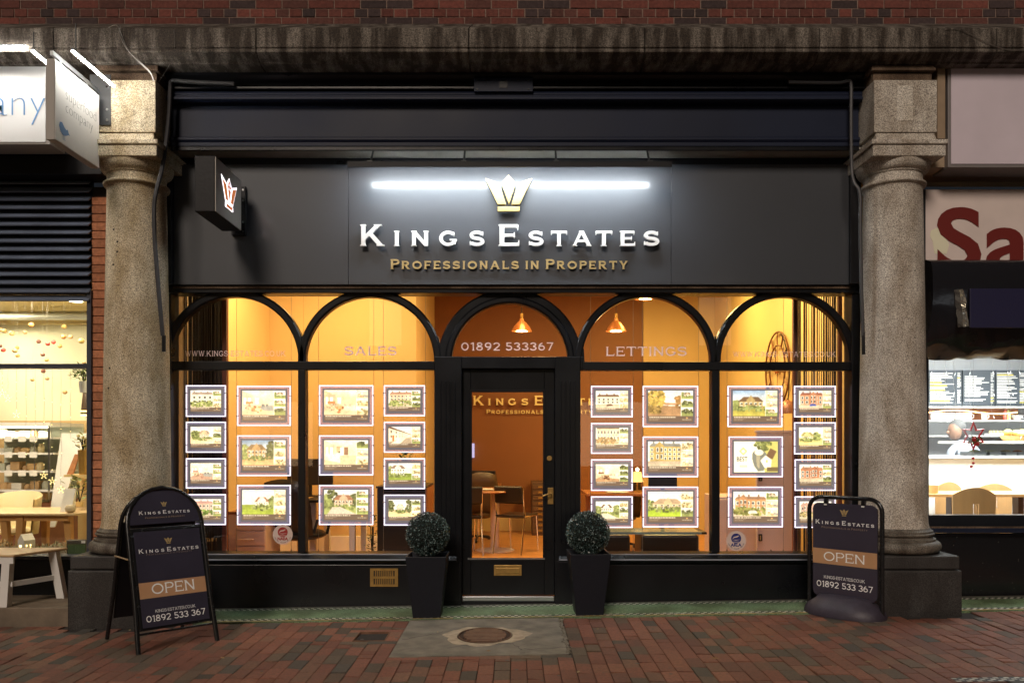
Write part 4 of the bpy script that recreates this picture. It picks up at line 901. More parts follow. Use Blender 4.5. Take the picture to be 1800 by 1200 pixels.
# round trade badges on the glass
def badge(px, py, rpx, back, ink, word, label):
    y = .040; cx, cz, k = X(px, y), Z(py, y), (7+y)/F
    t = thing('round_sticker', label, 'sticker', (cx, y, cz))
    disc = lambda r, y0, m, nm, zz=0, n=36: MB().prism([(cx+r*k*math.cos(2*math.pi*q/n), cz+zz*k+r*k*math.sin(2*math.pi*q/n)) for q in range(n)], y0-.0006, y0).build(nm, m, t)
    disc(rpx, y, back, 'disc'); disc(8.8, y-.001, ink, 'roundel', 4.3)
    sw = MB()
    P = [(-7, 3.0), (-3, 5.4), (2, 6.2), (5.5, 9.0), (3.5, 9.3), (0, 8.0), (-4, 7.2)]
    sw.prism([(cx+a*k, cz+b*k) for a, b in P], y-.0022, y-.0016)
    sw.prism([(cx-8.4*k, cz+2.2*k), (cx, cz+.8*k), (cx+8.4*k, cz+2.6*k), (cx, cz+1.8*k)], y-.0022, y-.0016)
    sw.prism([(cx-6*k, cz-1.4*k), (cx+6*k, cz-1.4*k), (cx+5*k, cz-2.3*k), (cx-5*k, cz-2.3*k)], y-.0022, y-.0016); sw.build('emblem', back if back is not mt['glass'] else mt['pinkwhite'], t)
    v, f = inter(word, 1, .045); W_ = max(q[0] for q in v); s_ = 18.5*k/W_
    MB().add([(cx-9.2*k+a*s_, y-.0018-.0002*r, cz-9.6*k+b*s_*1.0) for a, b, r in v], f).build('lettering', ink, t)
    if True:
        ring = MB(); words = 'LICENSED  AGENT  MEMBER'
        for j in range(21):
            a = R(200+140*j/20); rr = 14.3*k; v, f = inter('ABCEGLMNRST'[(j*7) % 11], 1, 0); s_ = 2.6*k; ca, sa = math.cos(a+R(90)), math.sin(a+R(90))
            if j in (7, 14): continue
            ring.add([(cx+rr*math.cos(a)+((p-.3)*ca-(q-.3)*sa)*s_, y-.0018, cz+rr*math.sin(a)+((p-.3)*sa+(q-.3)*ca)*s_) for p, q, r in v], f)
        ring.build('ring_lettering', ink, t)
badge(497, 939, 17.5, mt['pinkwhite'], M('badge_red', (.42, .03, .025), .5), 'NAEA', 'round white sticker with a dark red emblem on the window, below the hillside poster')
badge(1294, 950, 17.5, mt['pinkwhite'], M('badge_blue', (.02, .03, .20), .5), 'ARLA', 'round pale sticker with a navy blue emblem on the window, below the red villa poster')
# ================================================================ SHOP INTERIOR
rm = lambda name, m, *b, kind='structure': MB().box(*b).build(name, mt[m], None, kind=kind)
mb = MB(); mb.box(-3.2, 3.2, .14, 5.4, -.06, .05); mb.build('shop_floor', mt['woodfloor'], None, kind='structure')
mb = MB(); mb.box(-3.2, 3.2, .12, 5.5, 3.65, 3.7); mb.build('shop_ceiling', M('ceiling_paint', (.32, .17, .08), .8), None, kind='structure')
def wallobj(name, label, bxs, m):
    t = thing(name, label, 'wall', (bxs[0][0], bxs[0][2], 0)); mb = MB()
    for b in bxs: mb.box(*b)
    mb.build('wall_face', mt[m], t); return t
wl_ = wallobj('interior_wall', 'cream inside wall behind the left windows', [(-3.0, -1.21, 3.0, 3.1, .05, 3.65), (-3.08, -3.0, .14, 3.0, .05, 3.65), (-1.25, -1.21, 3.1, 5.3, .05, 3.65)], 'creamwall')
MB().box(-2.99, -1.25, 2.975, 2.999, .05, .24).build('skirting', mt['white'], wl_, bevel=.006)
wb = wallobj('interior_wall', 'orange brown back wall with gold lettering, seen through the door', [(-1.21, 1.93, 5.3, 5.4, .05, 3.65)], 'orangewall')
MB().box(-1.2, 1.92, 5.275, 5.299, .05, .27).build('skirting', mt['creamwall'], wb, bevel=.006)
wr = wallobj('interior_wall', 'yellow cream inside wall behind the right windows', [(1.931, 3.0, 5.26, 5.4, .05, 3.65), (3.0, 3.08, .14, 5.4, .05, 3.65)], 'creamwall')
t = thing('wall_lettering', 'gold raised lettering on the brown back wall, partly seen through the door', 'lettering', (X(948, 5.25), 5.25, 2.0))
gl = M('gold_wall_letter', (.95, .82, .40), .4)
kk = 232*(12.25)/F
for ch, m_ in logo_letters(X(948, 5.25), Z(712, 5.25), 5.24, kk, .05, .2, 24): m_.build('letter', gl, t)
tagline(X(948, 5.25), Z(727, 5.25), 5.27, 186*12.25/F, .02, .18).build('tagline', gl, t)
# interior lamps
def area(name, loc, size, e, c=(1, .62, .28), rot=(0, 0, 0), sy=None):
    l = bpy.data.lights.new(name, 'AREA'); l.energy = e; l.color = c; l.size = size
    if sy: l.shape = 'RECTANGLE'; l.size_y = sy
    o = bpy.data.objects.new(name, l); col.objects.link(o); o.location = loc; o.rotation_euler = rot; return o
WARM = (1, .60, .25)
area('ceiling_spot_and_fill_light', (-2.3, 1.3, 3.6), .5, 60, (1, .58, .20)); area('ceiling_spot_and_fill_light', (-1.8, 2.1, 3.6), .4, 32, (1, .62, .24)); area('ceiling_spot_and_fill_light', (-2.2, .75, 3.6), .5, 26, (1, .74, .48))  # last lamp is added fill, in place of display glow on the drawer cabinet
area('ceiling_spot_and_fill_light', (2.0, 1.5, 3.6), .6, 68, (1, .68, .22)); area('ceiling_spot_and_fill_light', (2.1, 3.2, 3.6), .5, 58, (1, .70, .22)); area('ceiling_spot_and_fill_light', (2.2, .7, 3.6), .5, 26, (1, .74, .48))  # last lamp is added fill to brighten the pale partition
area('ceiling_spot_and_fill_light', (.2, 2.4, 3.6), .5, 48, WARM)
def pendant(px, py, D, label, e=14):
    y = D-7; x, z = X(px, y), Z(py, y)
    t = thing('pendant_lamp', label, 'pendant lamp', (x, y, z), 0, 'warm pendant lamps hanging inside')
    sh = MB(); sh.lathe([(.125, 0), (.118, .012), (.10, .05), (.055, .105), (.028, .125), (.024, .15)], x, y, z, 28); sh.lathe([(.120, .003), (.096, .05), (.052, .10)], x, y, z, 28)
    sh.build('shade', M('lamp_shade_copper', (.42, .16, .05), .35, metal=.5), t, smooth=True)
    MB().lathe([(.016, .15), (.018, .155), (.018, .21), (.012, .215)], x, y, z, 14).build('cap', mt['brass'], t, smooth=True)
    MB().tube([(x, y, z+.21), (x, y, 3.65)], .004, 6).build('cord', mt['leather'], t)
    b = MB(); b.ball((x, y, z+.03), .035, 12); b.ball((x, y, z+.010), .105, 16, 1, 1, .13); b.build('bulb', E('warm_bulb', (1, .68, .30), 38), t, smooth=True)
    l = bpy.data.lights.new('pendant_light', 'POINT'); l.energy = e; l.color = WARM; l.shadow_soft_size = .05; o = bpy.data.objects.new('pendant_light', l); col.objects.link(o); o.location = (x, y, z-.03)
pendant(917, 582, 9.9, 'copper pendant lamp seen in the middle fanlight above the phone number')
pendant(1083, 582, 9.9, 'copper pendant lamp seen in the fanlight above the first letters of the lettings lettering')
pendant(1135, 525, 9.0, 'pendant lamp whose bottom edge just shows under the top of the fourth arch')
# string curtains
def curtain(px0, px1, label, cols, seed):
    y = .45; x0, x1 = X(px0, y), X(px1, y); mb = MB(); r_ = random.Random(seed); x = x0
    while x < x1:
        w_ = r_.uniform(.004, .012); mb.cur = r_.choices(cols, [5, 3, 2, 2])[0]
        yy = y+r_.uniform(-.04, .04); mb.box(x, x+w_, yy, yy+.005, Z(972, y), 3.3); x += w_+r_.choice((.001, .002, .004, .008))
    o = mb.build('string_curtain', mt['vcol'], None); tag(o, label, 'curtain'); return o
curtain(322, 400, 'nearly black string curtain inside the far left of the window', [(.012, .010, .010), (.02, .016, .016), (.03, .022, .024), (.014, .012, .012)], 1)
o = MB().box(X(323, .6), X(398, .6), .6, .61, .5, 3.3).build('curtain_lining', mt['leather'], None); tag(o, 'black curtain lining behind the left string curtain', 'curtain')
curtain(1396, 1476, 'striped black and tan string curtain inside the far right of the window', [(.02, .014, .012), (.30, .20, .12), (.42, .30, .18), (.05, .03, .02)], 2)
for a, b in ((392, 400), (303, 305), (1393, 1397), (1473, 1479)):
    o = MB().box(X(a, .42), X(b, .42), .40, .43, Z(972, .42), 3.3).build('curtain_trim', M('dark_red_wood', (.20, .06, .03), .5), None); tag(o, {392: 'dark red vertical trim beside the black string curtain', 303: 'thin vertical trim at the far left window edge', 1393: 'brown vertical trim left of the striped curtain', 1473: 'dark vertical trim right of the striped curtain'}[a], 'trim')
# clock on the right wall
def clock():
    cx, cy, cz = 2.97, 9.24-7, Z(649, 2.24); t = thing('wall_clock', 'large rusty open metal skeleton clock on the right inside wall', 'clock', (cx, cy, cz)); Rr = .42
    rust = M('rusty_clock', (.20, .075, .025), .55, metal=.5, nz=.4, nscale=20)
    rg = lambda r, w_: MB().tube([(cx, cy+r*math.cos(2*math.pi*k/48), cz+r*math.sin(2*math.pi*k/48)) for k in range(48)], w_, 6, True)
    rg(Rr, .011).build('outer_ring', rust, t, smooth=True); rg(.27, .009).build('inner_ring', rust, t, smooth=True)
    nm = MB()
    for h in range(12):
        a = 2*math.pi*h/12
        for d in ((-.05, 0, .05) if h % 3 else (-.03, .03)): nm.tube([(cx, cy+.275*math.cos(a+d), cz+.275*math.sin(a+d)), (cx, cy+.415*math.cos(a+d*.8), cz+.415*math.sin(a+d*.8))], .005, 4)
    for a in (0, .785, 1.57, 2.36): nm.tube([(cx, cy+.27*math.cos(a*2), cz+.27*math.sin(a*2)), (cx, cy-.27*math.cos(a*2), cz-.27*math.sin(a*2))], .003, 4)
    nm.build('numerals', rust, t); MB().prof([(cy+.045*math.cos(2*math.pi*k/20), cz+.045*math.sin(2*math.pi*k/20)) for k in range(20)], cx-.02, cx+.01).build('hub', M('clock_hub', (.42, .13, .04), .5), t)
    MB().tube([(cx-.02, cy-.30, cz-.06), (cx-.02, cy+.22, cz+.05)], .008, 6).build('hand', rust, t); MB().tube([(cx-.02, cy, cz-.05), (cx-.02, cy+.01, cz+.26)], .007, 6).build('hand', rust, t)
clock()
# furniture ---------------------------------------------------
def cantilever_chair(loc, rz, label, m='leather'):
    t = thing('meeting_chair', label, 'chair', loc, rz, 'black chairs with chrome legs round the table')
    s = MB(); s.prof([(-.22, .44), (-.20, .47), (.18, .455), (.22, .47), (.22, .45), (.18, .43), (-.2, .44)], -.18, .18); s.build('seat', mt[m], t, local=True, bevel=.006)
    b = MB(); b.prof([(.20, .60), (.235, .62), (.262, .80), (.248, .82), (.228, .81), (.205, .64)], -.18, .18); b.build('backrest', mt[m], t, local=True, bevel=.008)
    for x in (-.185, .185):
        MB().tube([(x, .22, .80), (x, .20, .62), (x, .17, .45), (x, .27, .0)], .010, 8).build('leg', mt['chrome'], t, local=True, smooth=True)
        MB().tube([(x, .17, .45), (x, -.18, .44), (x, -.24, .0)], .010, 8).build('leg', mt['chrome'], t, local=True, smooth=True)
    return t
FZ = .05
ch = cantilever_chair((X(908, 2.95), 2.95, FZ), R(200), 'black leather chair with chrome legs, back to the door, right of the wooden table')
ch.rotation_euler[2] = R(155)
dup(ch, (X(814, 2.8), 2.8, FZ), R(195), 'black chair with chrome legs cut off by the left edge of the door glass')
t = thing('meeting_table', 'round orange wood table on a pale pedestal, seen through the door', 'table', (X(858, 3.1), 3.1, FZ))
x, y = X(864, 3.1), 3.1
MB().lathe([(.001, .0), (.48, .0), (.49, .012), (.48, .025), (.001, .025)], x-.13, y, FZ+.73, 40).build('table_top', mt['orangewood'], t, smooth=True, sharp=30)
x = X(870, 3.1); MB().lathe([(.055, .03), (.055, .728)], x, y, FZ, 24).build('pedestal', mt['pinkwhite'], t, smooth=True)
MB().lathe([(.24, .0), (.24, .012), (.07, .035), (.055, .04)], x, y, FZ, 32).build('base', mt['pinkwhite'], t, smooth=True)
def office_chair(loc, rz, label, m='leather', sc=1):
    t = thing('office_chair', label, 'chair', loc, rz, 'padded office chairs')
    P = []
    b = MB()
    for j in range(9):
        u = j/8; b.v += [(-.25*(1-.25*u**3), .18+.10*u-.05*math.sin(u*3.14), .50+.68*u)]
    b = MB()
    def pad(y_, z0, z1, hw, th):
        vs = []; fs = []; N = 9; Mx = 8
        for s_ in (0, 1):
            for i in range(N+1):
                for j in range(Mx+1):
                    u, v = i/N*2-1, j/Mx; q = (1-abs(u)**4)*(1-abs(2*v-1)**5); zz = z0+(z1-z0)*v-(.05*u*u if v > .8 else 0); ww = hw*(1-.18*max(0, v-.6)/.4)
                    vs.append((u*ww, y_+.12*v+(1 if s_ else -1)*th*(q**.5 if q > 0 else 0)+.012*math.sin(v*22)*(0 if s_ else 1), zz))
        K = (N+1)*(Mx+1)
        for s_ in (0, 1):
            for i in range(N):
                for j in range(Mx):
                    a = s_*K+i*(Mx+1)+j; f = (a, a+Mx+1, a+Mx+2, a+1); fs.append(f if s_ == 0 else f[::-1])
        return vs, fs
    b.add(*pad(.20, .48, 1.18, .27, .07)); b.build('backrest', mt[m], t, local=True, smooth=True, sharp=180)
    MB().ball((0, 0, .46), .28, 16, 1, 1, .28).build('seat', mt[m], t, local=True, smooth=True)
    MB().tube([(0, 0, .10), (0, 0, .42)], .03, 10).build('column', mt['chrome'], t, local=True, smooth=True)
    for x in (-.29, .29): MB().tube([(x*.9, .18, .50), (x, .16, .66), (x, -.12, .66), (x*.9, -.1, .46)], .016, 8).build('armrest', mt['leather'], t, local=True, smooth=True)
    f = MB()
    for k in range(5):
        a = 2*math.pi*k/5; f.tube([(0, 0, .10), (.27*math.cos(a), .27*math.sin(a), .06)], .018, 6); f.ball((.27*math.cos(a), .27*math.sin(a), .035), .03, 8)
    f.build('base', mt['leather'], t, local=True); return t
oc = office_chair((X(840, 4.0), 4.0, FZ), R(195), 'large brown leather office chair behind the round table', 'tanleather'); oc.scale = (.85, .85, .80)
o2 = office_chair((X(527, 1.55), 1.55, FZ), R(165), 'big black office chair with high back, behind the mullion of the left windows'); o2.scale = (1, 1, .82)
dup(o2, (X(1080, 3.4), 3.4, FZ), R(190), 'black office chair at the desk with the small lamp')
def monitor(px, py, D, wpx, label, rz=0, m='leather'):
    y = D-7; x, z = X(px, y), Z(py, y); w_ = wpx*D/F/2; t = thing('monitor', label, 'monitor', (x, y, z), rz)
    MB().box(-w_, w_, -.012, .03, 0, w_*1.15).build('screen', mt[m], t, local=True, bevel=.006); MB().box(-.02, .02, .0, .03, -.12, 0).build('stand', mt['leather'], t, local=True); MB().box(-.1, .1, -.07, .09, -.135, -.12).build('foot', mt['leather'], t, local=True); return t
monitor(850, 851, 11.6, 42, 'black computer screen behind the brown office chair', R(-10))
monitor(545, 852, 9.6, 80, 'wide black screen behind the big black office chair')
monitor(1165, 858, 9.5, 50, 'dark purple blue computer screen below the yellow brick poster', 0, 'navy')
# desks
def desk(x0, x1, y0, y1, label, top='orangewood', leg='white', h=.74):
    t = thing('desk', label, 'desk', ((x0+x1)/2, (y0+y1)/2, FZ)); MB().box(x0, x1, y0, y1, FZ+h-.03, FZ+h).build('desk_top', mt[top], t, bevel=.004)
    for x in (x0+.05, x1-.1):
        for y in (y0+.05, y1-.1): MB().box(x, x+.06, y, y+.06, FZ, FZ+h-.031).build('leg', mt[leg], t, bevel=.003)
    return t
desk(-2.2, X(632, 1.6), 1.5, 2.3, 'desk with a white square leg behind the driveway poster', 'leather', 'white')
desk(X(1030, 2.6), X(1190, 2.6), 2.5, 3.3, 'orange wood desk carrying the little lamp', 'orangewood', 'orangewood')
desk(X(800, 4.2), X(880, 4.2), 4.3, 4.9, 'far desk under the computer screen by the brown wall', 'orangewood', 'leather')
t = thing('table_lamp', 'small glowing table lamp with a yellow shade on the orange desk', 'lamp', (X(1120, 2.8), 2.8, FZ+.74)); x = X(1120, 2.8)
MB().lathe([(.05, 0), (.05, .015), (.01, .02), (.01, .12)], x, 2.8, FZ+.741, 16).build('base', mt['brass'], t, smooth=True); MB().lathe([(.075, .12), (.05, .24)], x, 2.8, FZ+.741, 20).build('shade', E('shade_glow', (1, .68, .25), 1.3), t, smooth=True)
MB().ball((x, 2.79, FZ+.741+.27), .022, 10).build('bulb', E('small_bulb', (1, .9, .6), 8), t)
# filing cabinet
t = thing('filing_cabinet', 'brown multi drawer filing cabinet with label holders, right side of the door glass', 'cabinet', (X(950, 4.9), 4.9, FZ)); D_ = 4.7
x0, x1 = X(935, D_), X(962, D_); z1 = Z(847, D_); MB().box(x0, x1, D_, 5.25, FZ, z1).build('carcass', M('brown_metal', (.10, .055, .03), .45), t, bevel=.004)
n = 9; hh = (z1-FZ-.06)/n
for k in range(n):
    dz = FZ+.03+k*hh; MB().box(x0+.015, x1-.015, D_-.012, D_-.001, dz+.006, dz+hh-.006).build('drawer', M('brown_drawer', (.12, .065, .035), .4), t, bevel=.003)
    MB().box(x0+.09, x0+.15, D_-.018, D_-.0125, dz+hh*.35, dz+hh*.7).build('label_holder', mt['brass'], t)
# cabinets and benches near the left windows
t = thing('drawer_cabinet', 'pale pink drawer cabinet with a bar handle below the sofa posters', 'cabinet', (X(433, 1), 1.0, FZ)); a, b = X(400, 1.0), X(467, 1.0)
MB().box(a, b, 1.0, 1.5, FZ, Z(904, 1.0)).build('carcass', mt['pinkwhite'], t, bevel=.004)
for q0, q1 in ((906, 931), (933, 958), (960, 985)):
    MB().box(a+.09, b-.004, .985, .999, max(FZ+.01, Z(q1, 1)), Z(q0, 1)).build('drawer', mt['pinkwhite'], t, bevel=.003)
    MB().tube([(a+.12, .975, Z(q0+14, 1)), (a+.12, .96, Z(q0+14, 1)), (a+.26, .96, Z(q0+14, 1)), (a+.26, .975, Z(q0+14, 1))], .006, 6).build('handle', mt['pinkwhite'], t, smooth=True)
MB().box(a, b+.001, .995, 1.51, Z(903.8, 1.0), Z(899, 1.0)).build('worktop', M('brown_top', (.20, .07, .04), .4), t, bevel=.003)
t = thing('waste_bin', 'large round black bin between the left board and the pink cabinet', 'bin', (X(362, .9), .9, FZ)); MB().lathe([(.16, 0), (.19, .38), (.195, .38), (.195, .40), (.18, .40)], X(362, .9), .9, FZ, 28).build('bin_body', mt['leather'], t, smooth=True)
t = thing('counter', 'black reception counter with an orange lit side, behind the lowest poster left of the door', 'counter', (X(700, 1.3), 1.3, FZ)); a, b = X(663, 1.2), X(748, 1.2)
MB().box(a, b, 1.2, 1.9, FZ, Z(858, 1.2)).build('counter_body', mt['leather'], t, bevel=.004); MB().box(a-.01, b+.01, 1.19, 1.91, Z(857.8, 1.2), Z(854, 1.2)).build('counter_top', mt['leather'], t, bevel=.004); MB().box(b+.001, b+.012, 1.2, 1.9, FZ, Z(858, 1.2)).build('painted_lit_side', mt['orangewood'], t)  # orange of the side panel paints warm light onto the black counter's side
def leafy(name, label, base, h, r, pot=None, n=90, cols=((.04, .07, .02), (.06, .10, .03)), seed=1, lsz=.05, cat='plant', down=False):
    t = thing(name, label, cat, base); r_ = random.Random(seed); x, y, z = base
    if pot: MB().lathe([(pot[0]*.75, 0), (pot[0], pot[1]), (pot[0]*.9, pot[1]), (pot[0]*.85, pot[1]*.9)], x, y, z, 20).build('pot', mt[pot[2]], t, smooth=True)
    m = MB(); z0 = z+(pot[1] if pot else 0)
    for k in range(n):
        u = r_.random(); a = r_.uniform(0, 6.28); rr = r*math.sqrt(r_.random())*(.5+.5*math.sin(3.1*min(1, u+.15))); c = Vector((x+rr*math.cos(a), y+rr*math.sin(a), z0+h*u)); d = Vector((math.cos(a), math.sin(a), r_.uniform(-.3, .9))).normalized(); s_ = d.cross(Vector((0, 0, 1))).normalized()*lsz*.28; m.cur = shade(r_.choice(cols), r_.uniform(.7, 1.4)); m.add([c, c+d*lsz*.5+s_, c+d*lsz, c+d*lsz*.5-s_], [(0, 1, 2, 3)])
    m.build('foliage', mt['vcol'], t)
    s = MB(); 
    for k in range(5): a = k*1.26; s.tube([(x, y, z0-.01), (x+r*.3*math.cos(a), y+r*.3*math.sin(a), z0+h*.7)], .004, 5)
    s.build('stem', mt['vcol'] if False else mt['leather'], t); return t
leafy('pot_plant', 'slim dark plant beside the black counter in the left window', (X(654, 1.4), 1.4, FZ), .5, .06, (.07, .12, 'leather'), 110, seed=3)
leafy('pot_plant', 'small leafy plant on the counter, poking up between two posters', (X(711, 1.4), 1.4, Z(854, 1.2)), .22, .10, (.05, .10, 'white'), 60, seed=4, lsz=.07)
# right window
for px0, px1, lab in ((1062, 1108, 'black leather stool beside the right topiary'), (1128, 1229, 'wide black quilted bench under the glass shelf')):
    y = .9; t = thing('leather_bench', lab, 'bench', (X((px0+px1)/2, y), y, FZ)); MB().box(X(px0, y), X(px1, y), y, y+.5, FZ, Z(939, y)).build('seat_cushion', mt['leather'], t, bevel=.03)
t = thing('glass_shelf', 'horizontal glass shelf low in the window right of the door', 'shelf', (X(1140, .3), .3, Z(935, .3))); MB().box(X(1015, .25), X(1232, .25), .22, .55, Z(938, .25), Z(934, .25)).build('shelf_glass', M('green_glass', (.30, .38, .34), .1), t); MB().box(X(1232, .25), X(1241, .25), .22, .55, Z(938, .25), Z(934, .25)).build('end_cap', mt['leather'], t)
t = thing('partition', 'tall pale grey partition behind the striped curtain and diamond advert', 'partition', (X(1365, 1.2), 1.2, FZ)); MB().box(X(1331, 1.2), X(1397, 1.2), 1.2, 1.26, FZ, Z(760, 1.2)).build('partition_panel', mt['greywhite'], t, bevel=.004)
MB().box(X(1331, 1.2)-.01, X(1397, 1.2)+.01, 1.19, 1.27, Z(759.8, 1.2), Z(756, 1.2)).build('top_rail', mt['greywhite'], t, bevel=.003)
t = thing('side_panel_unit', 'low pale cabinet in the bottom of the far right window, carrying a small picture', 'cabinet', (X(1300, 1.4), 1.4, FZ)); MB().box(X(1262, 1.4), X(1330, 1.4), 1.4, 2.0, FZ, Z(873, 1.4)).build('cabinet_body', mt['greywhite'], t, bevel=.006)
MB().box(X(1264, 1.4), X(1329, 1.4), 1.385, 1.399, FZ+.04, Z(877, 1.4)).build('cabinet_front', mt['pinkwhite'], t, bevel=.004)
def frame_pic(px0, px1, py0, py1, y, label):
    t = thing('picture_frame', label, 'picture', (X((px0+px1)/2, y), y, Z(py1, y))); x0, x1, z0, z1 = X(px0, y), X(px1, y), Z(py1, y), Z(py0, y); e = MB(); w_ = .01
    for q in ((x0, x1, z0, z0+w_), (x0, x1, z1-w_, z1), (x0, x0+w_, z0+w_, z1-w_), (x1-w_, x1, z0+w_, z1-w_)): e.box(q[0], q[1], y-.02, y, q[2], q[3])
    e.build('frame', mt['leather'], t); MB().box(x0+w_, x1-w_, y-.012, y, z0+w_, z1-w_).build('print', mt['creamwall'], t)
frame_pic(1333, 1339, 938, 950, 1.18, 'tiny black framed picture low on the pale partition')
frame_pic(1333, 1339, 838, 845, 1.18, 'tiny black framed picture just under the diamond advert')
t = thing('easel', 'small black folding stand on the sill of the far right window', 'stand', (X(1355, .35), .35, Z(972, .35))); MB().tube([(X(1350, .35), .33, Z(973, .35)), (X(1355.5, .35), .36, Z(966, .35)), (X(1360, .35), .33, Z(973, .35))], .005, 6).build('stand_frame', mt['leather'], t)
t = thing('arc_lamp', 'copper shade on a thin curved arm near the clock', 'lamp', (X(1384, 1.3), 1.3, 1.6)); y = 1.3
MB().tube([(X(1372+q*3, y), y, Z(p, y)) for q, p in ((0, 585), (2.5, 600), (4.4, 630), (5.2, 660), (4.8, 690), (4.2, 703))], .006, 6).build('arm', mt['leather'], t, smooth=True)
MB().lathe([(.015, .0), (.06, -.03), (.105, -.10), (.11, -.14)], X(1384, y), y, Z(702, y), 24).build('shade', M('copper_shade', (.34, .15, .09), .4, metal=.3), t, smooth=True)
t = thing('light_switch', 'pale blue lit wall panel beside the left edge of the door glass', 'panel', (X(830, 5.2), 5.2, Z(800, 5.2))); MB().box(X(827, 5.2), X(833.5, 5.2), 5.2, 5.29, Z(804, 5.2), Z(779, 5.2)).build('panel_face', E('blue_panel', (.5, .5, .9), 1.0), t)
# ================================================================ PAVEMENT BOARDS
def tilt(mb, y0, ang):      # (x, y, z) with z along the slope, leaning towards +y
    ca, sa = math.cos(ang), math.sin(ang)
    mb.v = [(x, y0+y*ca+z*sa, z*ca-y*sa) for x, y, z in mb.v]; return mb
def sign_text(cx, z, s, wid, w, trk, cap, y=-.003, d=.0008, n=22):
    it, wd = text2(s, 1, w, trk, n); k = wid/wd; mb = MB()
    for x, h, v, f in it: mb.add([(cx-wid/2+(x+p*h)*k, y-d*(r+.5), z+q*cap) for p, q, r in v], f)
    return mb
def merge(ms):
    m = MB()
    for q in ms: m.add(q.v, q.f)
    return m
def a_board():
    bx_, by = X(245, -1.49), -1.49; yaw = R(44); wd = .535
    t = thing('pavement_board', 'leaning round topped black pavement board with OPEN on a brown band, left of the window', 'pavement sign', (bx_, by, G(bx_)+.0), yaw)
    A = R(16.2); c = wd/2; k = MB()
    def railpath(off=0, w=.262, hs=.885):
        P = [(c-w-.012, 0, 0), (c-w, 0, .35), (c-w, 0, hs)]
        for i in range(1, 12): a = math.pi-math.pi*i/12; P.append((c+w*math.cos(a), 0, hs+w*math.sin(a)*1.0))
        return P+[(c+w, 0, hs), (c+w, 0, .35), (c+w+.012, 0, 0)]
    tilt(MB().tube(railpath(), .017, 10), 0, A).build('frame', mt['tube'], t, local=True, smooth=True)
    b = tilt(MB().tube(railpath(), .015, 10), 0, -A); b.v = [(x, y+.63, z) for x, y, z in b.v]; b.build('rear_frame', mt['tube'], t, local=True, smooth=True)
    pw = .250; V = lambda m, nm, mat, par=t, **q: tilt(m, 0, A).build(nm, mat, par, local=True, **q)
    V(MB().box(c-pw, c+pw, -.012, .006, .150, .850), 'poster_case', mt['tube'], bevel=.004)
    V(MB().box(c-pw+.018, c+pw-.018, -.0155, -.0125, .168, .832), 'poster', mt['signnavy'])
    V(MB().box(c-pw+.018, c+pw-.018, -.0165, -.0156, .365, .475), 'band', mt['signband'])
    tx = [sign_text(c, .388, 'OPEN', .30, .13, .10, .074, -.018), sign_text(c, .262, 'KINGS-ESTATES.CO.UK', .28, .11, .08, .021, -.0165), sign_text(c, .203, '01892 533 367', .41, .14, .10, .044, -.0165)]
    tx += [m for _, m in logo_letters(c, .680, -.0158, .42, .0008, .16, 20)]
    V(merge(tx), 'lettering', mt['white_letter'])
    V(merge(crown(c, .735, -.0158, .045, .0008)), 'crown', mt['goldtext']); V(tagline(c, .662, -.0158, .32, .0008, .13, 16), 'tagline', M('dull_gold', (.20, .15, .12), .5))
    P = [(c+pw*math.cos(math.pi*i/24), .885+pw*1.0*math.sin(math.pi*i/24)) for i in range(25)]
    V(MB().prism(P, -.008, .004), 'header_board', mt['signnavy'])
    V(merge([m for _, m in logo_letters(c, .955, -.0085, .36, .0008, .18, 20)]), 'header_lettering', mt['white_letter'])
    V(merge(crown(c, 1.008, -.0085, .036, .0008)), 'header_crown', mt['goldtext']); V(tagline(c, .925, -.0085, .28, .0008, .15, 14), 'header_tagline', M('dull_gold2', (.34, .24, .14), .5))
    V(MB().tube([(c-.255, 0, .855), (c+.255, 0, .855)], .008, 8), 'cross_bar', mt['tube'])
    V(MB().tube([(c-.265, 0, .13), (c+.265, 0, .13)], .008, 8), 'cross_bar', mt['tube'])
    V(MB().box(c-.262, c-.224, -.014, .010, .80, .812), 'clip', mt['steel']); V(MB().box(c+.224, c+.262, -.014, .010, .87, .882), 'clip', mt['steel'])
    rp_ = tilt(MB().box(c-.245, c+.245, -.006, .006, .16, .9), 0, -A); rp_.v = [(x, y+.63, z) for x, y, z in rp_.v]; rp_.build('rear_panel', mt['blackmatt'], t, local=True)
    s = MB(); s.tube([(c-.275, .18, .62), (c-.275, .46, .62)], .006, 6); s.build('stay', M('worn_stay', (.35, .25, .15), .5), t, local=True)
a_board()
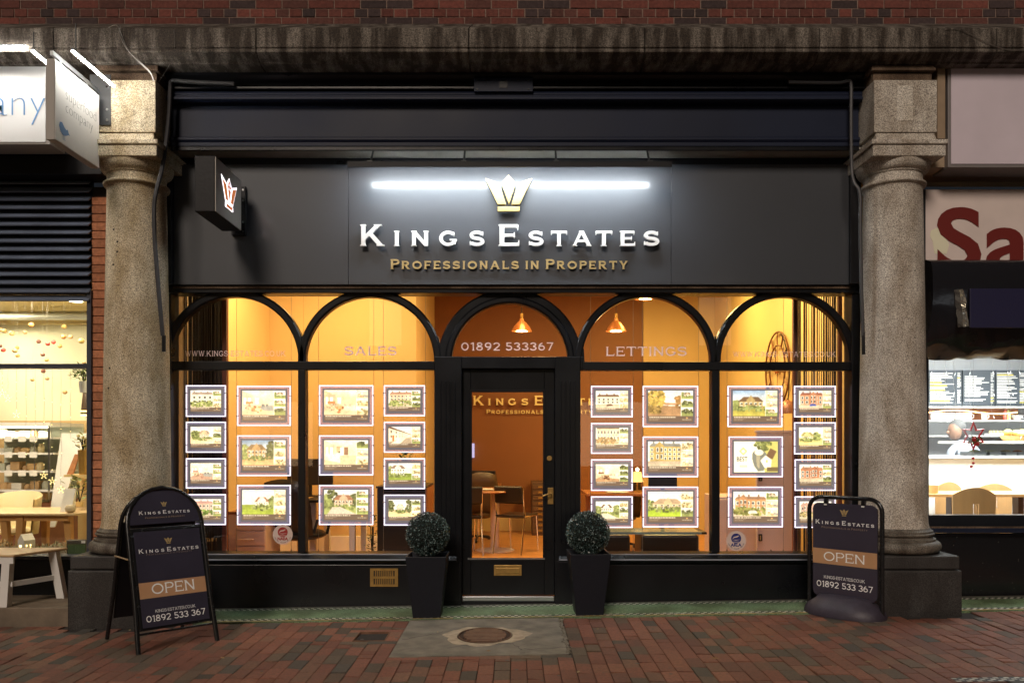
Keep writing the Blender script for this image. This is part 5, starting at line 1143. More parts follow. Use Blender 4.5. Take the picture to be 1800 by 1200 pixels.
def swing_sign():
    cx, cy = 2.585, -.60; g = G(cx); t = thing('pavement_board', 'upright swinging pavement sign with OPEN on orange, on a moulded base, right of the windows', 'pavement sign', (cx, cy, g), R(-47))
    b = MB(); N = 44; rings = []
    for r_, z in ((1, 0), (1.0, .02), (.97, .045), (.90, .075), (.72, .115), (.45, .140), (.15, .15)):
        rings.append([(.315*(r_ if r_ > .5 else r_+.2)*math.copysign(abs(math.cos(2*math.pi*k/N))**.8, math.cos(2*math.pi*k/N)), .20*r_*math.copysign(abs(math.sin(2*math.pi*k/N))**.9, math.sin(2*math.pi*k/N)), z) for k in range(N)])
    vs = [p for r_ in rings for p in r_]; fs = [(j*N+k, j*N+(k+1) % N, (j+1)*N+(k+1) % N, (j+1)*N+k) for j in range(len(rings)-1) for k in range(N)]+[tuple((len(rings)-1)*N+k for k in range(N))]
    b.add(vs, fs).build('base', M('rubber_base', (.055, .045, .065), .48, nz=.3, nscale=25, bump=.3, bscale=90), t, local=True, smooth=True)
    hw, top = .292, .915; rr = .10; P = [(-hw, 0, .03), (-hw, 0, top-rr)]
    for i in range(1, 7): a = math.pi-(math.pi/2)*i/6; P.append((-hw+rr+rr*math.cos(a), 0, top-rr+rr*math.sin(a)))
    P += [(-x, y, z) for x, y, z in P[::-1]]; MB().tube(P, .017, 10).build('frame', mt['tube'], t, local=True, smooth=True)
    def rrect(w_, z0, z1, r, n=6):
        o = []
        for cx_, cz_, a0 in ((w_-r, z1-r, 0), (-w_+r, z1-r, 90), (-w_+r, z0+r, 180), (w_-r, z0+r, 270)):
            for i in range(n+1): a = R(a0+90*i/n); o.append((cx_+r*math.cos(a), cz_+r*math.sin(a)))
        return o
    pw = .258; MB().prism(rrect(pw, .125, .868, .05), -.008, .008).build('sign_board', mt['signnavy'], t, local=True)
    MB().box(-pw+.001, pw-.001, -.0095, -.0082, .385, .505).build('band', mt['signband'], t, local=True)
    tx = [sign_text(0, .410, 'OPEN', .33, .12, .10, .072, -.0105), sign_text(0, .268, 'KINGS-ESTATES.CO.UK', .33, .12, .08, .024, -.0085), sign_text(0, .200, '01892 533 367', .45, .14, .10, .048, -.0085)]+[m for _, m in logo_letters(0, .700, -.0085, .47, .0008, .2, 22)]
    merge(tx).build('lettering', mt['white_letter'], t, local=True); merge(crown(0, .772, -.0085, .055, .0008)).build('crown', mt['goldtext'], t, local=True)
    tagline(0, .668, -.0085, .37, .0008, .15, 16).build('tagline', M('dull_gold3', (.28, .20, .15), .5), t, local=True)
    for x in (-.15, .15): MB().box(x-.014, x+.014, -.016, .016, .862, .902).build('hanger', mt['tube'], t, local=True, bevel=.002); MB().box(x-.010, x+.010, -.019, -.0085, .850, .862).build('clip', mt['white'], t, local=True)
swing_sign()
# ================================================================ PLANTERS WITH CLIPPED BALLS
def planter(cx, cy, label, rz=0):
    g = G(cx)+.004; t = thing('planter', label, 'planter', (cx, cy, g), rz, 'tall black planters by the door'); hb, ht, H_ = .108, .163, .495; q = MB()
    f = lambda h, z: [(-h, -h, z), (h, -h, z), (h, h, z), (-h, h, z)]
    vs = f(hb, 0)+f(ht, H_)+f(ht-.012, H_)+f(ht-.02, H_-.06); fs = [(0, 3, 2, 1)]
    for j in range(3): fs += [(j*4+k, j*4+(k+1) % 4, (j+1)*4+(k+1) % 4, (j+1)*4+k) for k in range(4)]
    fs.append((12, 13, 14, 15)); q.add(vs, fs); q.build('pot', mt['plastic'], t, local=True, bevel=.004); MB().box(-.13, .13, -.13, .13, H_-.055, H_-.05).build('soil', mt['mortar'], t, local=True); return t
def topiary(cx, cy, cz, label, mesh=None):
    t = thing('topiary_ball', label, 'topiary', (cx, cy, cz-.17), 0, 'clipped topiary balls in the planters')
    if mesh: 
        for nm, me in mesh: o = bpy.data.objects.new(nm, me); col.objects.link(o); o.parent = t
        return t, mesh
    r_ = random.Random(77); m = MB(); R0 = .176
    cols = [(.015, .035, .034), (.03, .065, .062), (.08, .15, .15), (.34, .46, .46), (.012, .03, .024), (.02, .045, .036)]  # paler teal entries paint glints of light on the glossy leaves
    for k in range(5200):
        v = Vector((r_.gauss(0, 1), r_.gauss(0, 1), r_.gauss(0, 1))).normalized(); rad = R0*(1-abs(r_.gauss(0, .055))+r_.uniform(-.02, .03)); p = v*rad+Vector((0, 0, .17))
        d = (v*.7+Vector((r_.gauss(0, .7), r_.gauss(0, .7), r_.gauss(0, .7)))).normalized(); s_ = d.cross(Vector((r_.gauss(0, 1), r_.gauss(0, 1), r_.gauss(0, 1)))).normalized()*.0036; L = r_.uniform(.008, .013)
        m.cur = r_.choice(cols); m.add([p-d*L*.4, p+s_, p+d*L, p-s_], [(0, 1, 2, 3)])
    o = m.build('foliage', M('box_leaf', (1, 1, 1), .3, colattr=True, nscale=60, spec=.9), t, local=True)
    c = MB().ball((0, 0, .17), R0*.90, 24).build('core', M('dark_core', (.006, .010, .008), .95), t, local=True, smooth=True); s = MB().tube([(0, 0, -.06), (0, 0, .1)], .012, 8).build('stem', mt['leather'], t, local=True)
    return t, [('foliage', o.data), ('core', c.data), ('stem', s.data)]
planter(-.703, -.40, 'tall tapered black planter left of the door'); planter(.592, -.40, 'tall tapered black planter right of the door', R(2))
_, tm = topiary(-.703, -.40, Z(938, -.40), 'round clipped dark green ball in the planter left of the door')
tb, _ = topiary(.592, -.40, Z(936, -.40), 'round clipped dark green ball in the planter right of the door', tm); tb.rotation_euler[2] = R(70)
# ================================================================ LEFT NEIGHBOUR: CAFE
YF = .05
LF = thing('cafe_shopfront', 'grey metal framed cafe window with louvres above, cut off by the left edge', 'shopfront', (-4.2, YF, 0))
def lb_(name, px0, px1, py0, py1, y0, y1, m, par=LF, bevel=.003): return MB().box(X(px0, y0), X(px1, y0), y0, y1, Z(py1, y0), Z(py0, y0)).build(name, mt[m], par, bevel=bevel)
lb_('frame_post', 152, 160, 509, 988, YF-.02, YF+.08, 'frame'); lb_('frame_head', -200, 152, 508, 514, YF-.02, YF+.08, 'frame'); lb_('frame_rail', -200, 152, 639, 647, YF-.02, YF+.08, 'frame')
lb_('frame_head_inner', -200, 152, 514.1, 517, YF+.0, YF+.08, 'stone_brown')
lb_('window_pane', -200, 152, 517, 639, YF+.03, YF+.036, 'glass', bevel=0); lb_('window_pane', -200, 152, 647, 976, YF+.03, YF+.036, 'glass', bevel=0)
lb_('sill', -200, 160, 977, 983, YF-.06, YF+.1, 'frame'); lb_('stallriser', -200, 161, 983.2, 1062, YF, YF+.1, 'black')
for k in range(15): 
    py = 318+k*14.6; z = Z(py, YF); m = MB(); m.prof([(YF-.05, z-.035), (YF-.042, z-.042), (YF+.03, z+.012), (YF+.022, z+.020)], -5.6, X(160, YF)); m.build('louvre', mt['slat'], LF)
lb_('louvre_back', -220, 161, 300, 508, YF+.05, YF+.09, 'blackmatt', bevel=0)
lb_('fascia', -250, 178, 256, 306, -.14, YF+.05, 'blackmatt'); lb_('fascia_strip', -250, 178, 268, 271, -.15, -.1405, 'slat')
t = thing('brick_pier', 'narrow strip of stacked orange brick between the louvres and the left column', 'wall', (X(170, .06), .06, 0)); mb = MB(); r_ = random.Random(8); z = -.02
while z < 3.5: mb.cur = shade((.58, .23, .115), r_.uniform(.75, 1.15)); mb.box(X(162, .06), X(200, .06), .055+r_.gauss(0, .002), .12, z+.006, z+.0735-.001); z += .0735
mb.build('bricks', mt['brick'], t, bevel=.002); MB().box(X(161, .06), X(202, .06), .075, .14, -.05, 3.6).build('mortar', mt['mortar'], t)
t = thing('stone_step', 'worn pale stone step under the cafe window at the left edge', 'step', (-4.2, -.25, 0)); MB().box(-5.6, -3.475, -.50, YF+.0, -.10, .075).build('step_block', M('step_stone', (.22, .17, .12), .7, nz=.4, nscale=6, bump=.3), t, bevel=.008)
# signs of the cafe
t = thing('cafe_sign', 'white lit fascia sign with large thin blue letters at the left edge', 'sign', (-4.0, -.45, 3.9)); ys = -.45
MB().box(-5.4, X(88, ys), ys, ys+.22, Z(254, ys), Z(104, ys)).build('sign_box', M('box_trim', (.30, .28, .26), .5), t, bevel=.003); MB().box(-5.4, X(80.5, ys), ys-.006, ys-.0005, Z(250, ys), Z(118, ys)).build('sign_face', M('sign_white', (.78, .80, .82), .45), t)
v, f = inter('mpany', 1, -.028); W_ = max(p[0] for p in v); v2, f2 = inter('ny', 1, -.028); w2 = max(p[0] for p in v2); s_ = (X(79, ys)-X(14, ys))/w2*1.0
x_end = X(80, ys); mb = MB(); mb.add([(x_end-(W_-p)*s_, ys-.007-.003*(r+.5), Z(205, ys)+q*s_*1.02) for p, q, r in v], f); mb.build('lettering', M('sky_blue', (.14, .32, .62), .5), t)
# projecting white sign
xs = -3.275; ya, yb = -1.19, -.57; zt, zb = 4.12, 3.545
t = thing('projecting_sign', 'white projecting sign with thin grey words and small blue bird, by the left column', 'sign', (xs, yb, 3.83))
MB().box(xs-.062, xs-.0015, ya, yb, zb, zt).build('sign_box', M('sign_edge', (.42, .39, .36), .5), t, bevel=.002); MB().box(xs-.001, xs+.003, ya+.004, yb-.004, zb+.004, zt-.004).build('sign_face', mt['white'], t)
gm = M('thin_grey_ink', (.10, .10, .10), .6)
mb = MB()
for s, z in (('the', 3.985), ('superfood', 3.89), ('company', 3.795)):
    v, f = inter(s, .118, -.0036); mb.add([(xs+.0036+.0006*r, ya+.13+p*.92, z+q) for p, q, r in v], f)
mb.build('lettering', gm, t)
bl = M('bird_blue', (.12, .26, .50), .5); mb = MB()
P = [(.00, .075), (.01, .105), (.04, .112), (.075, .085), (.10, .075), (.118, .085), (.132, .062), (.150, .050), (.130, .050), (.108, .038), (.075, .025), (.045, .025), (.015, .045)]
mb.prof([(ya+.05+a*.95, 3.59+b) for a, b in P], xs+.0035, xs+.0042)
for a in (.05, .072): mb.prof([(ya+.05+a, 3.616), (ya+.05+a+.004, 3.616), (ya+.05+a+.004, 3.585), (ya+.05+a+.012, 3.582), (ya+.05+a, 3.582)], xs+.0035, xs+.0042)
mb.build('bird_emblem', bl, t)
mb = MB(); mb.box(xs-.045, xs-.02, ya+.02, -.535, zt+.035, zt+.065); mb.box(xs-.045, xs-.02, ya+.10, ya+.125, zt, zt+.036); mb.box(xs-.045, xs-.02, -.72, -.695, zt, zt+.036); mb.build('bracket', mt['steel'], t)
mb = MB(); mb.box(xs-.09, xs+.075, -.538, -.527, 3.90, 4.30); mb.build('fixing_plate', mt['alu'], t, bevel=.002)
for z in (3.935, 4.02, 4.20): MB().tube([(xs+.05, -.546, z), (xs+.05, -.537, z)], .010, 8).build('bolt', mt['chrome'], t)
def bar(p, q, label):
    p, q = Vector(p), Vector(q); t = thing('light_bar', label, 'light bar', ((p.x+q.x)/2, (p.y+q.y)/2, p.z), 0, 'white bar lamps over the cafe signs'); MB().tube([p, q], .0095, 10).build('lamp_tube', mt['led'], t, smooth=True)
    u = Vector((0, 0, .016)); MB().tube([p+u, q+u], .008, 8).build('housing', mt['alu'], t); d = (q-p)*.08; MB().tube([p+u+d, Vector((p.x+d.x, p.y+d.y, 4.41))], .005, 6).build('hanger', mt['alu'], t)
bar((X(127, -1.15), -1.15, Z(90, -1.15)), (X(200, -.62), -.62, Z(152, -.62)), 'bright white bar lamp slanting over the projecting bird sign, nearest the column')
bar((X(57, -1.0), -1.0, Z(90, -1.0)), (X(82, -.80), -.80, Z(111, -.80)), 'short bright bar lamp between the two white cafe signs')
bar((X(-160, -.62), -.62, Z(83, -.62)), (X(45, -.62), -.62, Z(83, -.62)), 'bar lamp running over the flat cafe sign at the left edge')
# bench / stool outside
def stool():
    t = thing('bench', 'white bench with a pale wood top on the step at the left edge', 'bench', (-4.1, -.35, .075)); z = .075; zt_ = Z(972, -.42); m = MB()
    m.hexa([(-4.75, -.50, zt_-.02), (-3.99, -.50, zt_-.02), (-3.80, -.06, zt_-.02), (-4.75, -.06, zt_-.02)], [(-4.75, -.50, zt_), (-3.99, -.50, zt_), (-3.80, -.06, zt_), (-4.75, -.06, zt_)]); m.build('bench_top', M('birch', (.62, .42, .22), .4, nz=.15, nscale=4, stretch=(1, 8, 1)), t, bevel=.006)
    for a in ((-4.06, -.455, -.02, -.01), (-3.88, -.13, .05, .04), (-4.68, -.455, 0, -.01), (-4.68, -.13, 0, .04)):
        x, y, dx, dy = a; w_ = .033; m = MB(); m.hexa([(x-w_+dx, y-w_+dy, z), (x+w_+dx, y-w_+dy, z), (x+w_+dx, y+w_+dy, z), (x-w_+dx, y+w_+dy, z)], [(x-w_, y-w_, zt_-.021), (x+w_, y-w_, zt_-.021), (x+w_, y+w_, zt_-.021), (x-w_, y+w_, zt_-.021)]); m.build('leg', mt['white'], t, bevel=.003)
    MB().box(-4.72, -4.02, -.47, -.44, .235, .275).build('stretcher', mt['white'], t, bevel=.003); MB().hexa([(-4.05, -.45, .235), (-4.02, -.45, .235), (-3.86, -.12, .235), (-3.89, -.12, .235)], [(-4.05, -.45, .275), (-4.02, -.45, .275), (-3.86, -.12, .275), (-3.89, -.12, .275)]).build('stretcher', mt['white'], t)
    MB().box(-4.72, -4.0, -.49, -.47, zt_-.075, zt_-.021).build('apron', mt['white'], t, bevel=.003)
stool()
# cafe interior
cw = M('cafe_wall', (.70, .68, .50), .8); cwl = M('cafe_ceiling', (.80, .66, .34), .8)
o = MB().box(-8.5, -3.1, .16, 4.2, -.05, .05).build('cafe_floor', M('cafe_floor', (.55, .38, .18), .4, nz=.2), None, kind='structure')
o = MB().box(-8.5, -3.1, .16, 2.8, 2.92, 3.0).build('cafe_ceiling', cwl, None, kind='structure')
t = thing('interior_wall', 'pale green cream back wall of the cafe', 'wall', (-5.5, 4, 0)); MB().box(-8.5, -3.1, 2.6, 2.7, .05, 2.92).build('wall_face', cw, t); MB().box(-3.22, -3.12, .16, 2.6, .05, 2.92).build('wall_face', cw, t); MB().box(-8.5, -4.86, 2.53, 2.599, 2.765, 2.82).build('ledge', cwl, t)
MB().box(-8.5, -3.3, 2.585, 2.5985, .05, 1.64).build('wall_panelling', M('cafe_brown', (.55, .38, .18), .6), t)
area('cafe_spot_light', (-4.8, .95, 2.90), .5, 58, (1, .85, .60)); area('cafe_spot_light', (-5.9, 1.8, 2.90), .5, 46, (1, .85, .60)); area('cafe_spot_light', (-3.9, .7, 2.90), .3, 18, (1, .85, .60))
t = thing('ceiling_light', 'small round recessed spotlight in the cafe ceiling', 'ceiling light', (X(133, 2.4), 2.2, 2.97)); x = -5.05; y = 1.85
MB().lathe([(.001, 0), (.07, 0), (.07, .004)], X(133, y), y, 2.912, 24).build('lens', E('spot_lens', (1, .9, .65), 9), t)
t = thing('duct', 'silver ventilation duct running across the cafe under the ceiling', 'duct', (-5.5, 3.5, 2.8)); P = []
MB().tube([(-8.4+.1*k, 2.3, 2.815) for k in range(52)], [.036+(.004 if k % 4 == 0 else 0) for k in range(52)], 16).build('duct_body', M('duct_metal', (.50, .52, .46), .4, metal=.3), t, smooth=True)
BC = {'y': (.72, .50, .18), 'o': (.70, .32, .10), 'r': (.72, .10, .08), 'b': (.30, .13, .10), 'k': (.68, .42, .20)}
bd_ = [(55, 571, 9, 'o'), (44, 584, 7, 'k'), (8, 582, 8, 'y'), (2, 580, 6, 'o'), (21, 586, 9, 'y'), (113, 574, 9, 'y'), (112, 592, 8, 'o'), (124, 592, 8, 'k'), (68, 600, 8, 'b'), (84, 604, 8, 'r'), (94, 601, 8, 'r'), (105, 608, 8, 'y'), (143, 599, 10, 'y'), (6, 615, 8, 'r'), (1, 608, 6, 'b'), (26, 616, 9, 'k'), (30, 611, 7, 'o'), (31, 625, 7, 'y'), (75, 623, 8, 'b'), (82, 632, 7, 'y'), (76, 652, 8, 'b'), (57, 667, 7, 'y'), (83, 665, 7, 'k'), (114, 689, 8, 'k'), (147, 637, 6, 'k')]
names = {'y': 'yellow', 'o': 'orange', 'r': 'red', 'b': 'dark brown', 'k': 'tan'}
for i, (px, py, d, c) in enumerate(bd_):
    y = 1.3+.25*(i % 3); x, z = X(px, y), Z(py, y); r = d/2*(7+y)/F
    t = thing('hanging_bauble', f'{names[c]} cafe bauble {"above" if py < 640 else "below"} the rail, {"far left" if px < 12 else "left part" if px < 50 else "middle" if px < 100 else "right part"}, {"high" if py < 580 else "low" if py > 612 else "mid height"}{dict([(84, ", left"), (94, ", right"), (113, ", uppermost"), (143, ", largest"), (105, "")]).get(px, "")}', 'bauble', (x, y, z), 0, 'round paper baubles hanging in the cafe window')
    b = MB(); b.ball((x, y, z), r, 10, 1, 1, .95); b.build('ball', M('bauble_'+c+str(i), BC[c], .5), t, smooth=True, sharp=50); MB().tube([(x, y, z+r), (x, y, 2.91)], .0004, 3).build('thread', mt['wire'], t)
fl = E('fairy_bulb', (1, .72, .28), 5)
for px, bot, star in ((4, 690, 1), (14, 700, 1), (29, 728, 1), (46, 815, 0), (62, 790, 0), (77, 835, 1), (92, 845, 1), (107, 860, 1), (124, 770, 0)):
    y = .30; x = X(px, y); t = thing('light_string', f'thin fairy light strand {["of tiny lamps", "ending in a glowing star"][star]}, {dict([(4, "nearest the left edge"), (14, "second from the left edge"), (29, "third from the left edge"), (46, "fourth from the left edge"), (62, "fifth from the left edge"), (77, "sixth, over the cakes"), (92, "seventh, by the white board"), (107, "eighth, over the white board"), (124, "nearest the right frame")])[px]}', 'fairy lights', (x, y, Z(647, y)), 0, 'fairy light strands in the cafe window')
    zb_ = Z(bot, y); r_ = random.Random(px); P = [(x+r_.gauss(0, .002), y, Z(647, y)+(zb_-Z(647, y))*k/10) for k in range(11)]; MB().tube(P, .0013, 4).build('wire', mt['wire'], t); m = MB()
    for k in range(3, 11, 2): m.ball(P[k], .0035, 6)
    if star:
        for k in range(5):
            a = R(90+72*k)
            for rr in (.014, .030): m.ball((x+rr*math.cos(a), y, zb_+rr*math.sin(a)), .0042, 6)
    m.build('lamps', fl, t)
# fridge display
def fridge():
    y = 1.8; x0, x1 = X(-60, y), X(88, y); t = thing('cake_display', 'brightly lit glass cake display case at the left of the cafe window', 'display case', ((x0+x1)/2, y, .05)); W_ = mt['white']; m = MB(); zb_, zt_ = Z(882, y), Z(742, y)
    MB().box(x0, x1, y, y+.7, .12, zb_).build('base_cabinet', M('marbled_front', (.42, .18, .12), .4, nz=.5, nscale=3), t); MB().box(x0, x1, y, y+.7, zt_-.04, zt_).build('top', W_, t); MB().box(x0, x1, y+.66, y+.7, zb_, zt_-.04).build('back_panel', M('pale_green', (.60, .66, .55), .5), t)
    for py in (768, 796, 828, 862): MB().box(x0, x1-.02, y+.1, y+.6, Z(py+3, y), Z(py, y)).build('shelf', W_, t)
    m.box(x0, x1, y-.005, y, zb_, zb_+.02); m.box(x1-.02, x1, y-.005, y+.0, zb_, zt_-.04); m.box(X(60, y), X(61.5, y), y-.005, y, zb_, zt_-.04); m.build('glass_frame', mt['steel'], t); MB().box(x0, x1-.05, y+.05, y+.08, zt_-.06, zt_-.045).build('lamp_strip', E('case_lamp', (1, .86, .6), 14), t)
    r_ = random.Random(4); k = 0; ordn = ['first', 'second', 'third', 'fourth', 'fifth', 'sixth', 'seventh', 'eighth']; rown = {768: 'top', 796: 'second', 828: 'third', 862: 'fourth', 881: 'bottom'}; cn = {(.75, .62, .35): 'golden', (.55, .35, .16): 'brown', (.8, .75, .62): 'cream', (.35, .18, .10): 'dark chocolate', (.6, .6, .45): 'pale green', (.7, .45, .2): 'orange'}
    for py in (768, 796, 828, 862, 881):
        px = -8
        while px < 82:
            c = r_.choice([(.75, .62, .35), (.55, .35, .16), (.8, .75, .62), (.35, .18, .10), (.6, .6, .45), (.7, .45, .2)]); x = X(px+r_.uniform(0, 4), y+.3); w_ = r_.uniform(.03, .055); h = r_.uniform(.05, .10); z = Z(py, y); q = MB()
            if r_.random() < .5: q.lathe([(w_, .001), (w_*1.05, h*.6), (w_*.7, h), (.001, h*1.05)], x, y+.3, z, 14)
            else: q.box(x-w_, x+w_, y+.24, y+.36, z+.001, z+h)
            o = q.build('cake', M('cake%d' % (k % 6), c, .6), None, smooth=True); tag(o, f'{"round" if len(q.v) > 10 else "square"} {cn[c]} cake on the {rown[py]} display shelf, {"behind the left edge" if px < 0 else ordn[int(px//12)]+" from the left edge"}', 'cake', 'cakes in the cafe display'); k += 1; px += r_.uniform(11, 18)
        for q_ in (8, 32, 52): 
            if py < 870: o = MB().box(X(q_, y-.02), X(q_+13, y-.02), y-.02, y-.017, Z(py+8, y), Z(py-2, y)).build('price_card', W_, None); tag(o, f'small white price card, {rown[py]} shelf of the cake display, {ordn[q_//20]} from the left', 'price card', 'price cards on the cake display')
    MB().box(x0, x1-.1, y+.05, y+.6, .06, .12).build('plinth', mt['alu'], t)
    l = area('case_light', ((x0+x1)/2, y+.2, zt_-.07), .9, 14, (1, .85, .6), sy=.1)
fridge()
t = thing('leaning_board', 'tall blank white board leaning right of the cake display', 'board', (X(115, 1.7), 1.7, .05)); y = 1.7
MB().hexa([(X(84, y), y, Z(926, y)), (X(96, y), y, Z(926, y)), (X(96, y), y+.02, Z(926, y)), (X(84, y), y+.02, Z(926, y))], [(X(94, y), y+.15, Z(761, y)), (X(140, y), y+.15, Z(761, y)), (X(140, y), y+.17, Z(761, y)), (X(94, y), y+.17, Z(761, y))]).build('board_face', mt['white'], t)
def ctable():
    y = .95; zt_ = Z(899, y); t = thing('cafe_table', 'pale wood cafe table with splayed legs inside the left window', 'table', (X(85, y), y, .05)); bw = M('cafe_wood', (.66, .46, .24), .45, nz=.15, nscale=4, stretch=(1, 8, 1)); bo = M('cafe_wood_leg', (.58, .30, .10), .45)
    m = MB(); m.flat([(X(-20, .7), .75), (X(126, .7), .75), (X(165, .9), 1.0), (X(150, 1.5), 1.5), (X(0, 1.5), 1.5)], zt_-.022, zt_); m.build('table_top', bw, t, bevel=.004)
    for px, yy, d in ((38, .82, -.04), (120, .88, .03), (80, 1.4, 0), (8, .85, .06)):
        x = X(px, yy); w_ = .033; MB().hexa([(x-w_*.6+d, yy-w_*.6, .05), (x+w_*.6+d, yy-w_*.6, .05), (x+w_*.6+d, yy+w_*.6, .05), (x-w_*.6+d, yy+w_*.6, .05)], [(x-w_, yy-w_, zt_-.023), (x+w_, yy-w_, zt_-.023), (x+w_, yy+w_, zt_-.023), (x-w_, yy+w_, zt_-.023)]).build('leg', bo, t)
    MB().box(X(0, .82), X(122, .82), .80, .825, zt_-.075, zt_-.023).build('apron', bo, t)
    cs = thing('menu_card', 'white folded menu card standing on the cafe table', 'menu card', (X(116, .9), .9, zt_)); x0, x1 = X(105, .9), X(128, .9); h = Z(859, .9)-zt_; MB().hexa([(x0, .9, zt_+.001), (x1-.02, .9, zt_+.001), (x1-.02, .98, zt_+.001), (x0, .98, zt_+.001)], [(x0+.03, .935, zt_+h), (x1+.01, .935, zt_+h), (x1+.01, .945, zt_+h), (x0+.03, .945, zt_+h)]).build('card', mt['white'], cs)
    jr = thing('glass_jar', 'small round glass jar on the cafe table', 'jar', (X(124, .82), .82, zt_)); MB().lathe([(.02, .001), (.045, .02), (.05, .045), (.038, .07), (.03, .078)], X(124, .82), .82, zt_, 20).build('jar_body', M('jar_amber', (.55, .45, .30), .15), jr, smooth=True)
    ch = thing('cafe_chair', 'cream tub chair behind the cafe table at the left edge', 'chair', (X(25, 1.5), 1.5, .05)); q = MB(); x, yy = X(22, 1.5), 1.55; vs = []; N = 14
    for i in range(N+1):
        a = R(200+140*i/N) if False else R(-20+220*i/N); h = .32+.07*math.sin(math.pi*i/N)
        for rr, z in ((.20, .40), (.24, .42+h), (.25, .42+h+.01), (.26, .42+h), (.22, .38)): vs.append((x+rr*math.cos(a), yy+rr*.8*math.sin(a)+0, .05+z))
    fs = [(i*5+j, i*5+(j+1) % 5, (i+1)*5+(j+1) % 5, (i+1)*5+j) for i in range(N) for j in range(5)]; q.add(vs, fs); q.build('shell', M('cream_plastic', (.74, .62, .36), .5), ch, smooth=True); MB().ball((x, yy, .46), .20, 14, 1, .9, .2).build('seat', M('cream_plastic2', (.74, .62, .36), .5), ch, smooth=True)
    for a in (45, 135, 225, 315): MB().tube([(x+.1*math.cos(R(a)), yy+.1*math.sin(R(a)), .44), (x+.22*math.cos(R(a)), yy+.2*math.sin(R(a)), .05)], .014, 8).build('leg', bo, ch)
ctable()
ws = thing('wall_shelf', 'pale shelf with jars and plant at the right of the cafe window', 'shelf', (X(133, 1.3), 1.3, Z(835, 1.3))); MB().box(X(112, 1.3), X(175, 1.3), 1.3, 1.6, Z(838, 1.3), Z(834, 1.3)).build('shelf_board', mt['creamwall'], ws); MB().box(X(112, 1.35), X(170, 1.35), 1.62, 1.66, .05, Z(839, 1.35)).build('back_board', mt['creamwall'], ws)
leafy('pot_plant', 'small gold green plant in a striped pot on the cafe shelf', (X(146, 1.35), 1.35, Z(834, 1.3)), .16, .08, (.05, .25, 'brass'), 90, ((.20, .22, .05), (.35, .28, .08)), 5, .05)
leafy('hanging_plant', 'green leafy plant in a white pot high in the cafe window, by the frame', (X(148, .9), .9, Z(690, .9)), .16, .13, (.05, .11, 'white'), 190, ((.10, .16, .04), (.16, .22, .07), (.05, .08, .02)), 6, .045)
leafy('table_plant', 'thin stemmed leafy plant behind the menu card on the cafe table', (X(140, 1.2), 1.2, Z(890, 1.2)), .26, .18, (.04, .05, 'creamwall'), 50, ((.22, .26, .10), (.30, .30, .12)), 7, .07)
bo = thing('book', 'orange board propped beside the jars on the cafe shelf', 'book', (X(126, 1.35), 1.35, Z(834, 1.3))); MB().hexa([(X(119, 1.35), 1.33, Z(833.5, 1.3)), (X(130, 1.35), 1.33, Z(833.5, 1.3)), (X(130, 1.35), 1.35, Z(833.5, 1.3)), (X(119, 1.35), 1.35, Z(833.5, 1.3))], [(X(124, 1.35), 1.43, Z(798, 1.35)), (X(132, 1.35), 1.43, Z(798, 1.35)), (X(132, 1.35), 1.45, Z(798, 1.35)), (X(124, 1.35), 1.45, Z(798, 1.35))]).build('cover', mt['orangewood'], bo)
pl = thing('pendant_lamp', 'dark pendant lamp with two glowing rings at the right edge of the cafe window', 'pendant lamp', (X(150, 1.8), 1.8, Z(740, 1.8)), 0); x, y = X(151, 1.8), 1.8
MB().lathe([(.012, .30), (.03, .26), (.05, .05), (.052, .035)], x, y, Z(733, y), 16).build('shade', mt['tanleather'], pl, smooth=True); MB().lathe([(.052, 0), (.055, .008), (.052, .016)], x, y, Z(724, y), 16).build('ring', E('ring_glow', (1, .55, .2), 5), pl); MB().lathe([(.052, 0), (.055, .008), (.052, .016)], x, y, Z(731, y), 16).build('ring', E('ring_glow2', (1, .55, .2), 5), pl)
# window sill scenery: moss, ceramic house, dark box
m = MB(); r_ = random.Random(12)
for k in range(1500):
    x = r_.uniform(X(-60, .2), X(118, .2)); y = r_.uniform(.12, .55); h = r_.uniform(0, .045)*(1+.8*math.sin(x*9)); p = Vector((x, y, Z(976, .09)+.005+h)); d = Vector((r_.gauss(0, 1), r_.gauss(0, .6), r_.gauss(.1, .5))).normalized()*r_.uniform(.03, .07); s_ = d.cross(Vector((0, 0, 1))).normalized()*.0035; m.cur = shade(r_.choice([(.14, .14, .05), (.22, .17, .07), (.08, .10, .035), (.30, .24, .12)]), r_.uniform(.6, 1.2)); m.add([p, p+d*.5+s_, p+d, p+d*.5-s_], [(0, 1, 2, 3)])
o = m.build('moss_garland', mt['vcol'], None, kind='stuff'); tag(o, 'low bed of moss and fir twigs along the cafe window sill', 'moss')
o = MB().box(-5.6, X(152, .09), .09, .75, Z(983, .05), Z(976.5, .09)).build('window_board', mt['tanleather'], LF)
t = thing('ceramic_house', 'small white ceramic house lantern with glowing windows, standing on the cafe sill', 'lantern', (X(42, .16), .16, Z(972, .16))); y = .14; zz = Z(975, y); k = (7+y)/F; x0, xm, x1 = X(31, y), X(47, y), X(55, y); zr, zp = Z(949, y), Z(938, y)
hm = M('white_ceramic', (.82, .76, .66), .35); m = MB()
m.add([(x0, y, zz), (xm, y-.04, zz), (x1, y+.06, zz), (x0+.04, y+.10, zz), (x0, y, zr), (xm, y-.04, zr), (x1, y+.06, zr), (x0+.04, y+.10, zr), ((x0+xm)/2, y-.02, zp), ((x0+.04+x1)/2, y+.08, zp)], [(0, 3, 2, 1), (0, 1, 5, 8, 4), (1, 2, 6, 5), (2, 3, 7, 9, 6), (3, 0, 4, 7), (4, 8, 9, 7), (5, 6, 9, 8)]); m.build('house_body', hm, t, bevel=.002)
m = MB()
